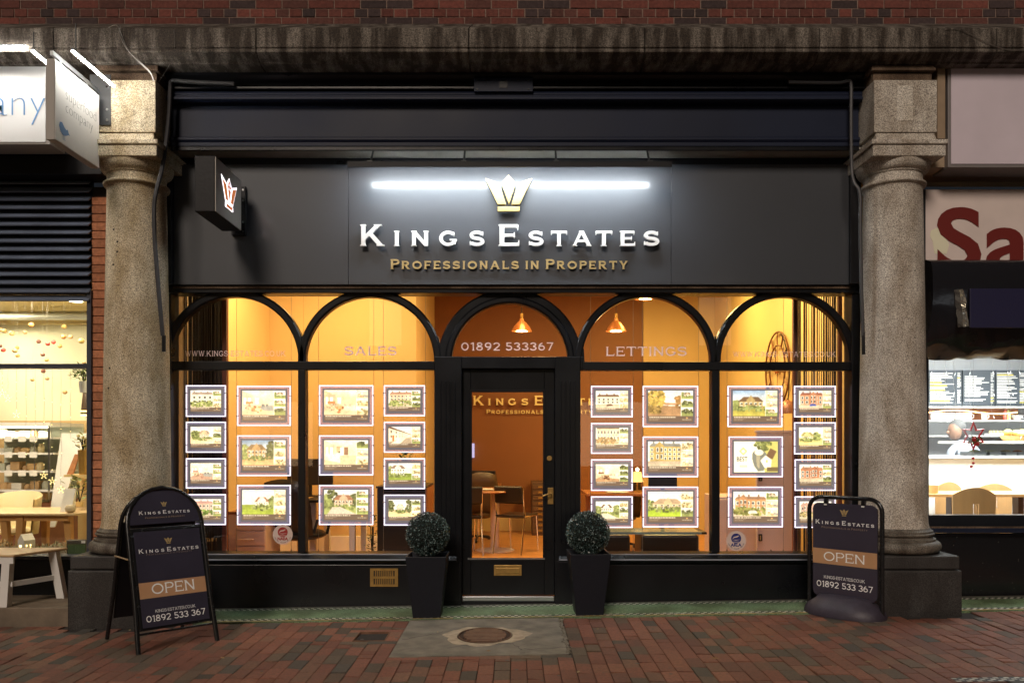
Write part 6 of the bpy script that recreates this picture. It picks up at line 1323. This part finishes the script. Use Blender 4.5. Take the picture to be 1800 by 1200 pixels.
for u in (.30, .50):
    for v_ in (.38, .52): 
        a = x0+(xm-x0)*u; yy = y-.04*u-.002; m.box(a, a+.012, yy-.003, yy, zz+(zr-zz)*v_*1.1, zz+(zr-zz)*v_*1.1+.014)
for u in (.1, .75):
    a = x0+(xm-x0)*u; yy = y-.04*u-.002; m.box(a, a+.009, yy-.003, yy, zz+.008, zz+.024)
for u in (.25, .6):
    for v_ in (.1, .4, .6): a = xm+(x1-xm)*u; yy = y-.04+.10*u-.006; m.box(a, a+.006, yy-.002, yy, zz+(zr-zz)*v_, zz+(zr-zz)*v_+.014)
m.build('windows', E('lantern_glow', (1, .75, .3), 6), t)
t = thing('card_box', 'dark green and black box in the corner of the cafe sill', 'box', (X(134, .2), .2, Z(976, .2))); MB().box(X(117, .14), X(151, .14), .14, .20, Z(977, .14), Z(949, .14)).build('box_body', mt['leather'], t, bevel=.002); MB().box(X(119, .135), X(150, .135), .135, .1395, Z(974, .14), Z(956, .14)).build('box_panel', M('box_green', (.05, .09, .03), .5), t)
MB().box(X(143, .135), X(150, .135), .133, .1345, Z(954, .14), Z(950, .14)).build('box_tag', mt['white'], t)
# trolley wheels etc under the fridge
# ================================================================ RIGHT NEIGHBOUR: SANDWICH BAR
RF = thing('sandwich_bar_front', 'shopfront with dark stallriser and bright window, cut off by the right edge', 'shopfront', (4.2, .05, 0))
rb_ = lambda name, px0, px1, py0, py1, y0, y1, m, par=RF, bevel=.003: MB().box(X(px0, y0), X(px1, y0), y0, y1, Z(py1, y0), Z(py0, y0)).build(name, mt[m], par, bevel=bevel)
rb_('frame_post', 1600, 1633, 600, 1075, YF-.02, YF+.08, 'black'); rb_('frame_rail', 1633, 2100, 905, 925, YF-.03, YF+.08, 'black'); rb_('ledge_strip', 1633, 2100, 925.5, 928, YF-.07, YF+.05, 'stone_brown'); rb_('ledge', 1633, 2100, 928.3, 936, YF-.08, YF+.06, 'navy'); rb_('window_pane', 1633, 2100, 600, 905, YF+.03, YF+.036, 'glass', bevel=0)
m_, n_, l_, b_ = newmat('speckled_black_tile'); b_.inputs['Roughness'].default_value = .18; tc = n_.new('ShaderNodeTexCoord'); vv = n_.new('ShaderNodeTexVoronoi'); vv.inputs['Scale'].default_value = 22; l_.new(tc.outputs['Object'], vv.inputs['Vector']); rp = n_.new('ShaderNodeValToRGB'); rp.color_ramp.elements[0].color = (.25, .22, .17, 1); rp.color_ramp.elements[0].position = .03; rp.color_ramp.elements[1].color = (.008, .008, .009, 1); rp.color_ramp.elements[1].position = .07; l_.new(vv.outputs['Distance'], rp.inputs['Fac']); l_.new(rp.outputs[0], b_.inputs['Base Color']); mt['speck'] = m_
rb_('stallriser', 1600, 2100, 936.3, 1062, YF, YF+.1, 'speck')
rb_('lintel', 1600, 2100, 455, 627, YF+.04, YF+.12, 'blackmatt', bevel=0)
# blank sign box
t = thing('blank_light_box', 'large blank pinkish white sign box at the top right, unlit', 'sign', (4.6, -.40, 3.9)); y = -.42
MB().box(X(1667, y), 5.6, y+.006, y+.25, Z(294, y), Z(106, y)).build('box_frame', M('grey_trim', (.22, .20, .20), .45), t, bevel=.004); MB().box(X(1672, y), 5.6, y, y+.0055, Z(288, y), Z(110.5, y)).build('box_face', M('milky_face', (.78, .69, .78), .35, nz=.12, nscale=2), t)
t = thing('timber_surround', 'weathered beige timber trim around the blank sign box, beside the right column top', 'trim', (3.7, -.3, 4)); MB().box(X(1648, -.42), X(1662, -.42), -.42, .0, Z(244, -.42), Z(110, -.42)).build('side_board', M('beige_wood', (.36, .26, .17), .7, nz=.2), t, bevel=.004); MB().box(X(1645, -.44), 5.6, -.44, .0, Z(108, -.44), Z(97, -.44)).build('top_board', M('beige_wood2', (.28, .19, .12), .7, nz=.2), t, bevel=.004)
MB().prof([(-.36, Z(294, -.36)), (.0, Z(326, .0)+.03), (.04, Z(326, 0)), (.04, 3.9), (-.36, 3.9)], 3.34, 5.6).build('soffit_board', M('beige_wood3', (.5, .37, .25), .7, nz=.3, nscale=3, stretch=(1, 10, 1)), t)
# Sa sign
t = thing('shop_sign', 'off white shop sign with big dark red letters starting with S, above the black awning', 'sign', (4.3, 0, 3.1)); y = -.18
MB().box(X(1623, y), 5.6, y+.004, y+.20, Z(470, y), Z(333, y)).build('sign_board', M('sign_offwhite', (.82, .70, .66), .4, nz=.12, nscale=3), t); MB().box(X(1622, y), X(1626, y), y-.01, y+.01, Z(470, y), Z(333, y)).build('sign_trim', mt['alu'], t)
v, f = inter('Sandwich', 1, .022, spacing=1.06); v3, _ = inter('S', 1, .022); zS = [p[1] for p in v3]; hS = max(zS)-min(zS); kz = (115)*(7+y)/F/hS; x0S = min(p[0] for p in v3); wS = max(p[0] for p in v3)-x0S; kx = (1725-1647)*(7+y)/F/wS
fa = [(X(1647, y)+(p-x0S)*kx, y-.0005-.002*(r+.5), Z(479, y)+(q-min(zS))*kz) for p, q, r in v]
MB().add(fa, f).build('lettering', M('dark_red', (.17, .016, .012), .45), t)
P = [(1648, 400), (1637, 405), (1635, 415), (1640, 425), (1643, 446), (1664, 446), (1669, 430), (1660, 415), (1652, 405)]
MB().prism([(X(a, y), Z(b, y)) for a, b in P], y+.001, y+.0038).build('faded_patch', M('patch_cream', (.85, .82, .62), .5), t)
# awning: folded black pvc hood with crumpled corner
def awning():
    t = thing('awning', 'folded glossy black awning with a navy panel and a crumpled corner, above the bright window', 'awning', (4.3, -.3, 2.6)); x0 = X(1626, -.25); pvc = M('black_pvc', (.016, .016, .02), .2, bump=.5, bscale=7)
    N, Mx = 60, 22; vs = []; fs = []; r_ = random.Random(3)
    prof_ = [(-.02, 2.905), (-.12, 2.905), (-.26, 2.895), (-.33, 2.87), (-.36, 2.82), (-.37, 2.78), (-.375, 2.66), (-.37, 2.56), (-.36, 2.46), (-.33, 2.36), (-.27, 2.27), (-.20, 2.19), (-.10, 2.13), (.0, 2.10)]
    for i in range(N+1):
        x = x0+.002+(5.6-x0)*i/N; e = max(0, 1-i*.6)
        for j, (y, z) in enumerate(prof_):
            w_ = .010*math.sin(x*9+j*1.7)+.008*math.sin(x*23+j*3.1)+.006*math.sin(x*41-j*2.2)
            lowf = min(1, max(0, (2.45-z)/.25)); w_ *= (.25+1.6*lowf); vs.append((x, y*(1-.0*e)+w_, z+w_*.4))
    K = len(prof_)
    for i in range(N):
        for j in range(K-1): fs.append((i*K+j, i*K+j+1, (i+1)*K+j+1, (i+1)*K+j))
    fs.append(tuple(range(K))); MB().add(vs, fs).build('hood', pvc, t, smooth=True, sharp=60)
    y = -.395; MB().box(X(1705, y), 5.5, y, y+.01, Z(576, y), Z(507, y)).build('front_panel', M('navy_pvc', (.022, .02, .06), .35), t, bevel=.004)
    m = MB(); vs = []; fs = []; rows = 9
    for j in range(rows):
        py = 508+j*8.2; 
        for i, (dx, dy) in enumerate(((0, .03), (4, -.02), (7, .012), (11, -.03), (16, .035))):
            q = r_.uniform(-1.5, 1.5); vs.append((X(1682+dx+j*1.0+q, -.42), -.40+dy*1.1+r_.uniform(-.008, .008), Z(py, -.42)))
    for j in range(rows-1):
        for i in range(4): a = j*5+i; fs.append((a, a+1, a+6, a+5))
    m.add(vs, fs).build('crumpled_sheet', M('clear_pvc', (.8, .78, .72), .12, metal=.8), t)
awning()
# interior
o = MB().box(3.2, 8.5, .16, 4.0, -.05, .05).build('bar_floor', mt['woodfloor'], None, kind='structure'); o = MB().box(3.2, 8.5, .16, 4.0, 2.62, 2.7).build('bar_ceiling', mt['white'], None, kind='structure')
t = thing('interior_wall', 'grey tiled back wall of the sandwich bar', 'wall', (5.5, 3.4, 0)); MB().box(3.2, 8.5, 3.4, 3.5, .05, 2.62).build('wall_face', M('bar_grey', (.42, .44, .46), .4), t); MB().box(3.2, 3.3, .16, 3.4, .05, 2.62).build('wall_face', mt['white'], t)
area('bar_strip_light', (5.6, 1.5, 2.6), 1.6, 300, (.93, .97, 1)); area('bar_strip_light', (4.3, .8, 2.6), .8, 70, (1, .95, .86))
t = thing('ceiling_light', 'long white strip light under the ceiling of the sandwich bar', 'ceiling light', (X(1790, 1.5), 1.5, 2.6)); MB().hexa([(X(1735, 1.5), 1.5, 2.585), (6.6, 1.5, 2.585), (6.6, 1.9, 2.585), (X(1760, 1.5), 1.9, 2.585)], [(X(1735, 1.5), 1.5, 2.61), (6.6, 1.5, 2.61), (6.6, 1.9, 2.61), (X(1760, 1.5), 1.9, 2.61)]).build('diffuser', E('strip_white', (.95, .98, 1), 4), t)
yb_ = 3.3
def menu(px0, px1, label, cols, seed):
    t = thing('menu_board', label, 'menu board', (X(px0, yb_), yb_, Z(712, yb_))); MB().box(X(px0, yb_), X(px1, yb_), yb_+.02, yb_+.06, Z(712, yb_), Z(650, yb_)).build('board_face', M('slate', (.07, .085, .10), .5), t); m = MB(); ym = MB(); r_ = random.Random(seed)
    for a, b in cols:
        py = 655
        while py < 709:
            if r_.random() < .92:
                L = (b-a)*(r_.uniform(.45, 1)); q = ym if r_.random() < .09 else m; q.box(X(a, yb_), X(a+L, yb_), yb_+.015, yb_+.0195, Z(py+1.5, yb_), Z(py, yb_))
            py += 2.7
    m.build('chalk_lines', mt['white'], t)
    if ym.v: ym.build('yellow_lines', M('yellow_ink', (.75, .65, .12), .5), t)
menu(1633, 1692, 'left slate menu board with rows of white lines, over the mug shelf', [(1636, 1680), (1684, 1691)], 1); menu(1694, 1750, 'middle slate menu board with yellow headings', [(1697, 1740), (1743, 1749)], 2); menu(1752, 1830, 'right slate menu board at the right edge of the photo', [(1754, 1790), (1794, 1828)], 3)
for py, lab in ((714, 'upper white shelf below the menu boards'), (738, 'middle white shelf carrying the mugs'), (765, 'lower white shelf behind the star')):
    o = MB().box(3.3, 8.4, 3.05, 3.39, Z(py+2.5, 3.05), Z(py, 3.05)).build('wall_shelf', mt['white'], None, bevel=.003); tag(o, lab, 'shelf')
o = MB().box(3.3, X(1795, 3.3), 3.36, 3.395, Z(737, 3.3), Z(717, 3.3)).build('splashback', M('orange_back', (.62, .26, .14), .5), None); tag(o, 'orange splashback strip behind the mugs', 'splashback')
t = thing('light_string', 'wavy golden fairy light string along the mug shelf', 'fairy lights', (5.3, 3.0, 2.0)); m = MB(); P = []
for k in range(60): px = 1634+k*2.6; P.append((X(px, 3.0), 3.0, Z(724-3.0*math.sin((px-1640)/24.0), 3.0)))
for p in P: m.ball(p, .009, 6)
m.build('lamps', E('gold_fairy', (1, .7, .25), 7), t); MB().tube(P, .003, 4).build('wire', mt['wire'], t)
for i, px in enumerate((1641, 1651, 1661, 1672, 1684, 1694, 1703, 1730)):
    y = 3.15; x = X(px, y); z = Z(738, y)+.001; t = thing('mug', f'white mug on the shelf, {["first", "second", "third", "fourth", "fifth", "sixth", "seventh", "last"][i]} from the left', 'mug', (x, y, z), 0, 'white mugs in a row'); MB().lathe([(.033, 0), (.036, .09), (.033, .09), (.030, .01)], x, y, z, 16).build('mug_body', mt['white'], t, smooth=True, sharp=50); MB().tube([(x+.034, y, z+.075), (x+.058, y, z+.065), (x+.058, y, z+.03), (x+.034, y, z+.02)], .005, 6).build('handle', mt['white'], t, smooth=True)
for px, c, nm in ((1767, (.6, .12, .08), 'red'), (1773, (.55, .55, .2), 'yellow')):
    y = 3.15; t = thing('sauce_bottle', f'{nm} sauce bottle on the mug shelf', 'bottle', (X(px, y), y, Z(738, y))); MB().lathe([(.024, .001), (.025, .08), (.012, .11), (.010, .13), (.001, .135)], X(px, y), y, Z(738, y), 14).build('bottle_body', M('sauce_'+nm, c, .35), t, smooth=True)
t = thing('bowl', 'white bowl on the mug shelf near the right edge', 'bowl', (X(1788, 3.15), 3.15, Z(738, 3.15))); MB().lathe([(.03, .001), (.05, .02), (.075, .06), (.07, .06), (.03, .015)], X(1788, 3.15), 3.15, Z(738, 3.15), 20).build('bowl_body', mt['white'], t, smooth=True)
t = thing('egg_tray', 'tray of rolls on the lower shelf right of the star', 'tray', (X(1755, 3.1), 3.1, Z(765, 3.1))); MB().box(X(1740, 3.08), X(1770, 3.08), 3.08, 3.2, Z(764.5, 3.08), Z(761, 3.08)).build('tray_base', mt['white'], t); m = MB()
for k in range(5): m.ball((X(1743+k*6, 3.1), 3.12, Z(759, 3.08)), .022, 8)
m.build('rolls', M('bread', (.55, .42, .22), .7), t)
# counter
t = thing('counter', 'long white serving counter with glass top case across the sandwich bar', 'counter', (5.5, 1.9, .05)); MB().box(3.4, 8.4, 1.9, 2.5, .05, Z(806, 1.9)).build('counter_body', M('counter_white', (.72, .76, .78), .3), t, bevel=.01); MB().box(3.4, 8.4, 1.85, 2.55, Z(805.5, 1.85), Z(801, 1.85)).build('worktop', mt['white'], t, bevel=.005); MB().box(X(1690, 1.9), 8.3, 1.95, 2.4, Z(779.5, 1.95), Z(775, 1.95)).build('case_top', mt['white'], t, bevel=.004); MB().box(X(1690, 1.9), 8.3, 1.94, 1.95, Z(800, 1.95), Z(780, 1.95)).build('case_glass', mt['glass'], t)
for px, w_, c, nm in ((1712, 22, (.55, .6, .35), 'green salad'), (1740, 20, (.5, .52, .42), 'grey green filling'), (1768, 20, (.6, .5, .3), 'pale brown filling'), (1790, 18, (.6, .25, .12), 'orange filling')):
    t = thing('food_tub', f'serving tub of {nm} in the counter case', 'tub', (X(px, 2.0), 2.0, Z(801, 2))); MB().box(X(px, 2.02), X(px+w_, 2.02), 2.02, 2.3, Z(800, 2.02), Z(794, 2.02)).build('tub', mt['steel'], t); MB().ball((X(px+w_/2, 2.05), 2.16, Z(794, 2.02)), w_*.0028, 10, 1, 1, .4).build('food', M('food_'+nm.replace(' ', '_'), c, .7, nz=.4, nscale=30), t, smooth=True)
t = thing('bread_basket', 'basket of yellow rolls on the counter case at the right edge', 'basket', (X(1788, 2.1), 2.1, Z(775, 2))); MB().lathe([(.12, 0), (.16, .06), (.15, .06), (.11, .01)], X(1785, 2.1), 2.1, Z(774.5, 1.95), 20).build('basket', M('wicker', (.5, .32, .12), .7), t, smooth=True); m = MB(); r_ = random.Random(5)
for k in range(9): m.ball((X(1785, 2.1)+r_.uniform(-.1, .1), 2.1+r_.uniform(-.08, .06), Z(774.5, 1.95)+.07+r_.uniform(0, .03)), .045, 8, 1, 1, .7)
m.build('rolls', M('yellow_bread', (.68, .52, .16), .6), t, smooth=True)
# person behind the counter
def person():
    x, y = X(1697, 2.75), 2.75; t = thing('person', 'person in a white top and grey cap bending behind the counter, beside the star', 'person', (x, y, -.08))
    me = bpy.data.meshes.new('body'); V = [(0, 0, .92), (0, 0, 1.10), (-.02, 0, 1.28), (-.05, 0, 1.42), (-.09, 0, 1.50), (.13, 0, 1.38), (.17, -.04, 1.16), (.10, -.2, 1.02), (-.19, -.02, 1.36), (-.22, -.08, 1.14), (-.16, -.26, 1.03), (.09, 0, .5), (.09, 0, .06), (-.09, 0, .5), (-.09, 0, .06), (-.17, -.30, 1.03), (.08, -.26, 1.02)]
    Ed = [(0, 1), (1, 2), (2, 3), (3, 4), (3, 5), (5, 6), (6, 7), (3, 8), (8, 9), (9, 10), (0, 11), (11, 12), (0, 13), (13, 14), (10, 15), (7, 16)]; rad = [.15, .13, .14, .09, .05, .055, .042, .03, .055, .042, .03, .085, .05, .085, .05, .03, .03]
    me.from_pydata(V, Ed, []); o = bpy.data.objects.new('body', me); col.objects.link(o); o.parent = t; me.materials.append(M('white_shirt', (.36, .40, .46), .8)); sk = o.modifiers.new('skin', 'SKIN'); sk.use_smooth_shade = True
    for i, q in enumerate(rad): me.skin_vertices[0].data[i].radius = (q, q*.8)
    me.skin_vertices[0].data[0].use_root = True; s = o.modifiers.new('sub', 'SUBSURF'); s.levels = 1; s.render_levels = 2
    sk_ = M('skin', (.26, .14, .085), .6); h = MB(); h.ball((-.13, -.01, 1.60), .088, 20, .9, 1.0, 1.25); h.ball((-.215, -.015, 1.585), .016, 8, 1.3, .8, 1.3)
    for s_ in (-1, 1): h.ball((-.12, s_*.08, 1.59), .02, 8, .7, .4, 1.2)
    h.build('head', sk_, t, local=True, smooth=True); e = MB()
    for s_ in (-.035, .035): e.ball((-.198, s_, 1.612), .009, 8)
    e.ball((-.205, 0, 1.545), .016, 8, .4, 1.2, .3); e.build('face_features', mt['leather'], t, local=True)
    MB().ball((-.095, 0, 1.655), .094, 20, .98, 1.04, .95).build('cap', M('grey_cap', (.10, .10, .095), .8), t, local=True, smooth=True); MB().ball((-.075, 0, 1.60), .086, 16, .85, 1.06, 1.15).build('hair', M('brown_hair', (.03, .018, .012), .8), t, local=True, smooth=True)
    for hx, hy in ((-.17, -.31), (.08, -.28)):
        q = MB(); q.ball((hx, hy-.03, 1.045), .036, 10, 1, 1.2, .5)
        for k in range(4): q.tube([(hx-.026+.017*k, hy-.06, 1.045), (hx-.028+.018*k, hy-.10-.008*(k in (1, 2)), 1.04), (hx-.028+.018*k, hy-.125-.008*(k in (1, 2)), 1.02)], [.009, .008, .006], 6)
        q.tube([(hx+.03, hy-.02, 1.045), (hx+.05, hy-.05, 1.04), (hx+.052, hy-.075, 1.03)], [.011, .009, .007], 6); q.build('hand', sk_, t, local=True, smooth=True)
person()
# star in the window
def star():
    y = .12; cx, cz, k = X(1711, y), Z(766, y), (7+y)/F; t = thing('star_decoration', 'red outlined star with holly and beads hanging in the sandwich bar window', 'star', (cx, y, cz)); red = M('star_red', (.50, .02, .03), .4)
    P = []
    for i in range(12): r = (23 if i % 2 == 0 else 11.5)*k; a = R(90+30*i); P.append((cx+r*math.cos(a)*.88, y, cz+r*math.sin(a)))
    MB().tube(P, .011, 6, True).build('star_outline', red, t); m = MB(); r_ = random.Random(2)
    for i in range(26): 
        a = r_.uniform(0, 6.28); c = Vector((cx+r_.gauss(0, 9)*k*.8, y-.01, cz-(8+r_.gauss(0, 3.5))*k)); d = Vector((math.cos(a), r_.uniform(-.3, .3), math.sin(a)))*.032; s_ = Vector((-math.sin(a), 0, math.cos(a)))*.009; m.cur = r_.choice([(.05, .10, .03), (.10, .14, .04), (.32, .06, .03), (.38, .10, .05)]); m.add([c-d*.2, c+d*.4+s_, c+d, c+d*.4-s_], [(0, 1, 2, 3)])
    m.build('holly', mt['vcol'], t); b = MB()
    for px, py in ((1710.5, 805), (1711, 813.5), (1707.5, 819.5)): b.ball((X(px, y), y, Z(py, y)), .0125, 10)
    b.ball((cx, y-.01, cz-6*k), .02, 10); b.ball((cx+.03, y-.01, cz-14*k), .018, 10); b.build('beads', red, t); MB().tube([(cx, y, cz-14*k), (X(1711, y), y, Z(819, y))], .0012, 4).build('thread', mt['wire'], t); MB().tube([(cx, y, cz+23*k), (cx, y, 2.6)], .0012, 4).build('thread', mt['wire'], t)
star()
r_ = random.Random(6); nm = ['by the post', 'left of the person', 'above the person', 'left of the star', 'over the star', 'between star and edge', 'beside the bottles', 'at the right edge']
for i, px in enumerate((1641, 1662, 1677, 1708, 1745, 1773, 1776, 1795)):
    y = .2+.05*(i % 2); x = X(px, y); t = thing('icicle_light', f'white hanging icicle light strand {nm[i]}', 'fairy lights', (x, y, 2.1), 0, 'icicle light strands in the sandwich bar window'); P = [(x+r_.gauss(0, .010), y, Z(628+(12+r_.random()*2)*k, y)) for k in range(r_.randint(5, 12))]; MB().tube(P, .0012, 4).build('wire', mt['white'], t); m = MB()
    for p in P[2::3]: m.tube([p, (p[0]+r_.choice((-.008, .008)), y, p[2]-.022)], .0026, 5)
    m.build('lamps', E('icicle_%d' % i, (.95, .97, 1), 2.5), t)
# tables and chairs
beech = M('beech', (.62, .40, .18), .4, nz=.1, nscale=4, stretch=(6, 6, 1))
t = thing('cafe_table', 'pale wood table in the sandwich bar window, behind the nearest chair', 'table', (5.0, 1.0, .05)); y = 1.0; zt_ = Z(868, y); MB().box(3.4, 6.2, y, y+.55, zt_-.03, zt_).build('table_top', beech, t, bevel=.004)
for px in (1672, 1790): MB().box(X(px, y+.2), X(px+10, y+.2), y+.2, y+.3, .05, zt_-.031).build('leg', mt['tanleather'], t)
def pchair(px0, px1, py0, y, label):
    x0, x1 = X(px0, y), X(px1, y); cx = (x0+x1)/2; w_ = (x1-x0)/2; zt_ = Z(py0, y); t = thing('cafe_chair', label, 'chair', (cx, y, .05), 0, 'beech chairs with curved backs'); N = 14; zb_ = .42; vs = []; fs = []
    slots = ((-.13, -.075), (-.02, .035), (.09, .145))
    us = sorted(set([-1, -.9, -.7, -.45, -.2, .2, .45, .7, .9, 1]+[s for ab in slots for s in ab])); vsn = [0, .2, .45, .56, .80, .9, 1]
    for th in (0, .014):
        for v in vsn:
            for u in us:
                ww = w_*(.93+.07*v-(.02 if v == 1 else 0)); top = .075*(1-u*u) if v == 1 else (.05*(1-u*u) if v >= .9 else .02*(1-u*u)*v); vs.append((cx+u*ww, y+th+.03*(1-u*u)*(-1)+.0, zb_+(zt_-.07-zb_)*v+top*.9))
    U, Vn = len(us), len(vsn)
    for s_ in (0, 1):
        for j in range(Vn-1):
            for i in range(U-1):
                if vsn[j] == .56 and any(abs(us[i]-a) < 1e-6 for a, b in slots): continue
                a = s_*U*Vn+j*U+i; q = (a, a+1, a+U+1, a+U); fs.append(q if s_ == 0 else q[::-1])
    K = U*Vn
    for i in range(U-1): fs.append(((Vn-1)*U+i, (Vn-1)*U+i+1, K+(Vn-1)*U+i+1, K+(Vn-1)*U+i))
    for j in range(Vn-1): fs.append((j*U, (j+1)*U, K+(j+1)*U, K+j*U)); fs.append((j*U+U-1, K+j*U+U-1, K+(j+1)*U+U-1, (j+1)*U+U-1))
    j = 3
    for a, b in slots:
        i0, i1 = us.index(a), us.index(b)
        for i in (i0, i1): fs.append((j*U+i, (j+1)*U+i, K+(j+1)*U+i, K+j*U+i))
    MB().add(vs, fs).build('backrest', beech, t); MB().box(cx-w_*.9, cx+w_*.9, y+.02, y+.42, .46, .485).build('seat', beech, t, bevel=.01)
    for a in (-.8, .8):
        for b in (.05, .38): MB().tube([(cx+a*w_, y+b, .46), (cx+a*w_*1.05, y+b, .05)], .012, 8).build('leg', mt['chrome'], t)
pchair(1674, 1751, 856, .55, 'beech chair with three slots in its curved back, nearest the glass'); pchair(1644, 1690, 846, 1.75, 'beech chair back showing left behind the window table'); pchair(1712, 1780, 849, 1.75, 'beech chair back showing right behind the window table')
t = thing('napkin_holder', 'small basket on the window table beside the post', 'basket', (X(1640, 1.1), 1.1, Z(868, 1))); MB().lathe([(.04, 0), (.05, .08), (.046, .08), (.036, .01)], X(1641, 1.1), 1.1, Z(868, 1.0), 16).build('basket', mt['creamwall'], t, smooth=True)
# second tiled strip, bottom right corner
mb = MB(); r_ = random.Random(3)
for k in range(3):
    x = 2.5
    for i in range(60):
        mb.cur = shade([(.5, .48, .40), (.02, .02, .022)][(i+k) % 2], r_.uniform(.7, 1.05)); y = -2.335-.026*k-.02*i*.0; xa = x+i*.03; mb.add([(xa+.001, y, G(xa)+.003), (xa+.029, y, G(xa)+.003), (xa+.029, y+.024, G(xa)+.003), (xa+.001, y+.024, G(xa)+.003)], [(0, 1, 2, 3)])
mb.build('tiled_corner_path', mt['vcol'], kind='structure')
# ---- small wear and clutter
def desk_papers():
    r_ = random.Random(31)
    for i, (x, y, z, lab) in enumerate(((-1.75, 1.75, FZ+.741, 'loose white papers on the desk behind the driveway poster'), (X(1085, 2.7), 2.7, FZ+.741, 'papers on the orange desk left of the little lamp'), (X(850, 3.0), 3.0, FZ+.756, 'brochures lying on the round wooden table'))):
        t = thing('paper_stack', lab, 'papers', (x, y, z)); m = MB()
        for k in range(5):
            a = r_.uniform(-.5, .5); c, s = math.cos(a), math.sin(a); m.add([(x+c*u-s*v, y+s*u+c*v, z+.001+.002*k) for u, v in ((-.105, -.148), (.105, -.148), (.105, .148), (-.105, .148))], [(0, 1, 2, 3)])
        m.build('sheets', mt['white'], t)
desk_papers()
def litter():
    r_ = random.Random(17); m = MB()
    for k in range(70):
        x, y = r_.uniform(-3.4, 3.4), r_.uniform(-2.6, -.7); s = r_.uniform(.006, .016); g = G(x)+.0022; n = 8; ph = r_.uniform(0, 6)
        m.add([(x+s*(1+.25*math.sin(3*a+ph))*math.cos(a), y+s*math.sin(a), g) for a in [6.283*j/n for j in range(n)]], [tuple(range(n))])
    o = m.build('chewing_gum_spots', M('gum', (.12, .105, .09), .8), None, kind='stuff'); tag(o, 'small flattened dark gum spots scattered over the brick paving', 'gum spots')
    m = MB()
    for k in range(26):
        x, y = r_.uniform(-3.3, 3.3), r_.uniform(-2.2, -.6); a = r_.uniform(0, 6.28); L = r_.uniform(.012, .03); c, s = math.cos(a), math.sin(a); g = G(x)+.004; m.cur = shade(r_.choice([(.30, .17, .06), (.20, .10, .05), (.35, .26, .12)]), r_.uniform(.7, 1.2))
        m.add([(x-c*L, y-s*L, g), (x-s*L*.4, y+c*L*.4, g+.004), (x+c*L, y+s*L, g+.001), (x+s*L*.4, y-c*L*.4, g)], [(0, 1, 2, 3)])
    o = m.build('fallen_leaves', mt['vcol'], None, kind='stuff'); tag(o, 'tiny dry leaf scraps scattered on the paving', 'leaves')
litter()
# ---- the far side of the street, added out of view for faint reflections in the glass
def opposite():
    t = thing('unseen_brick_building', 'unseen dark brick terrace added across the street, with a few lit windows for reflections', 'building', (0, -16, 0))
    MB().box(-16, 16, -17, -16, -.3, 7.4).build('wall', M('far_brick', (.10, .06, .045), .9, nz=.3, nscale=3), t)
    r_ = random.Random(14)
    for k in range(10):
        x = -14+k*3.1
        f = MB().box(x, x+2.2, -15.99, -15.93, .6, 2.6).build('window', mt['blackmatt'], t)
        if k in (1, 2, 5, 8): MB().box(x+.1, x+2.1, -15.92, -15.90, .7, 2.5).build('added_lit_pane', E('far_shop_%d' % k, r_.choice([(1, .8, .5), (.9, .95, 1), (1, .65, .35)]), r_.uniform(1.5, 3)), f)
        f = MB().box(x+.5, x+1.6, -15.99, -15.95, 4.0, 5.7).build('window', mt['blackmatt'], t)
        if k in (3, 6): MB().box(x+.6, x+1.5, -15.94, -15.92, 4.1, 5.6).build('added_lit_pane', E('far_room_%d' % k, (1, .7, .4), 1.6), f)
opposite()
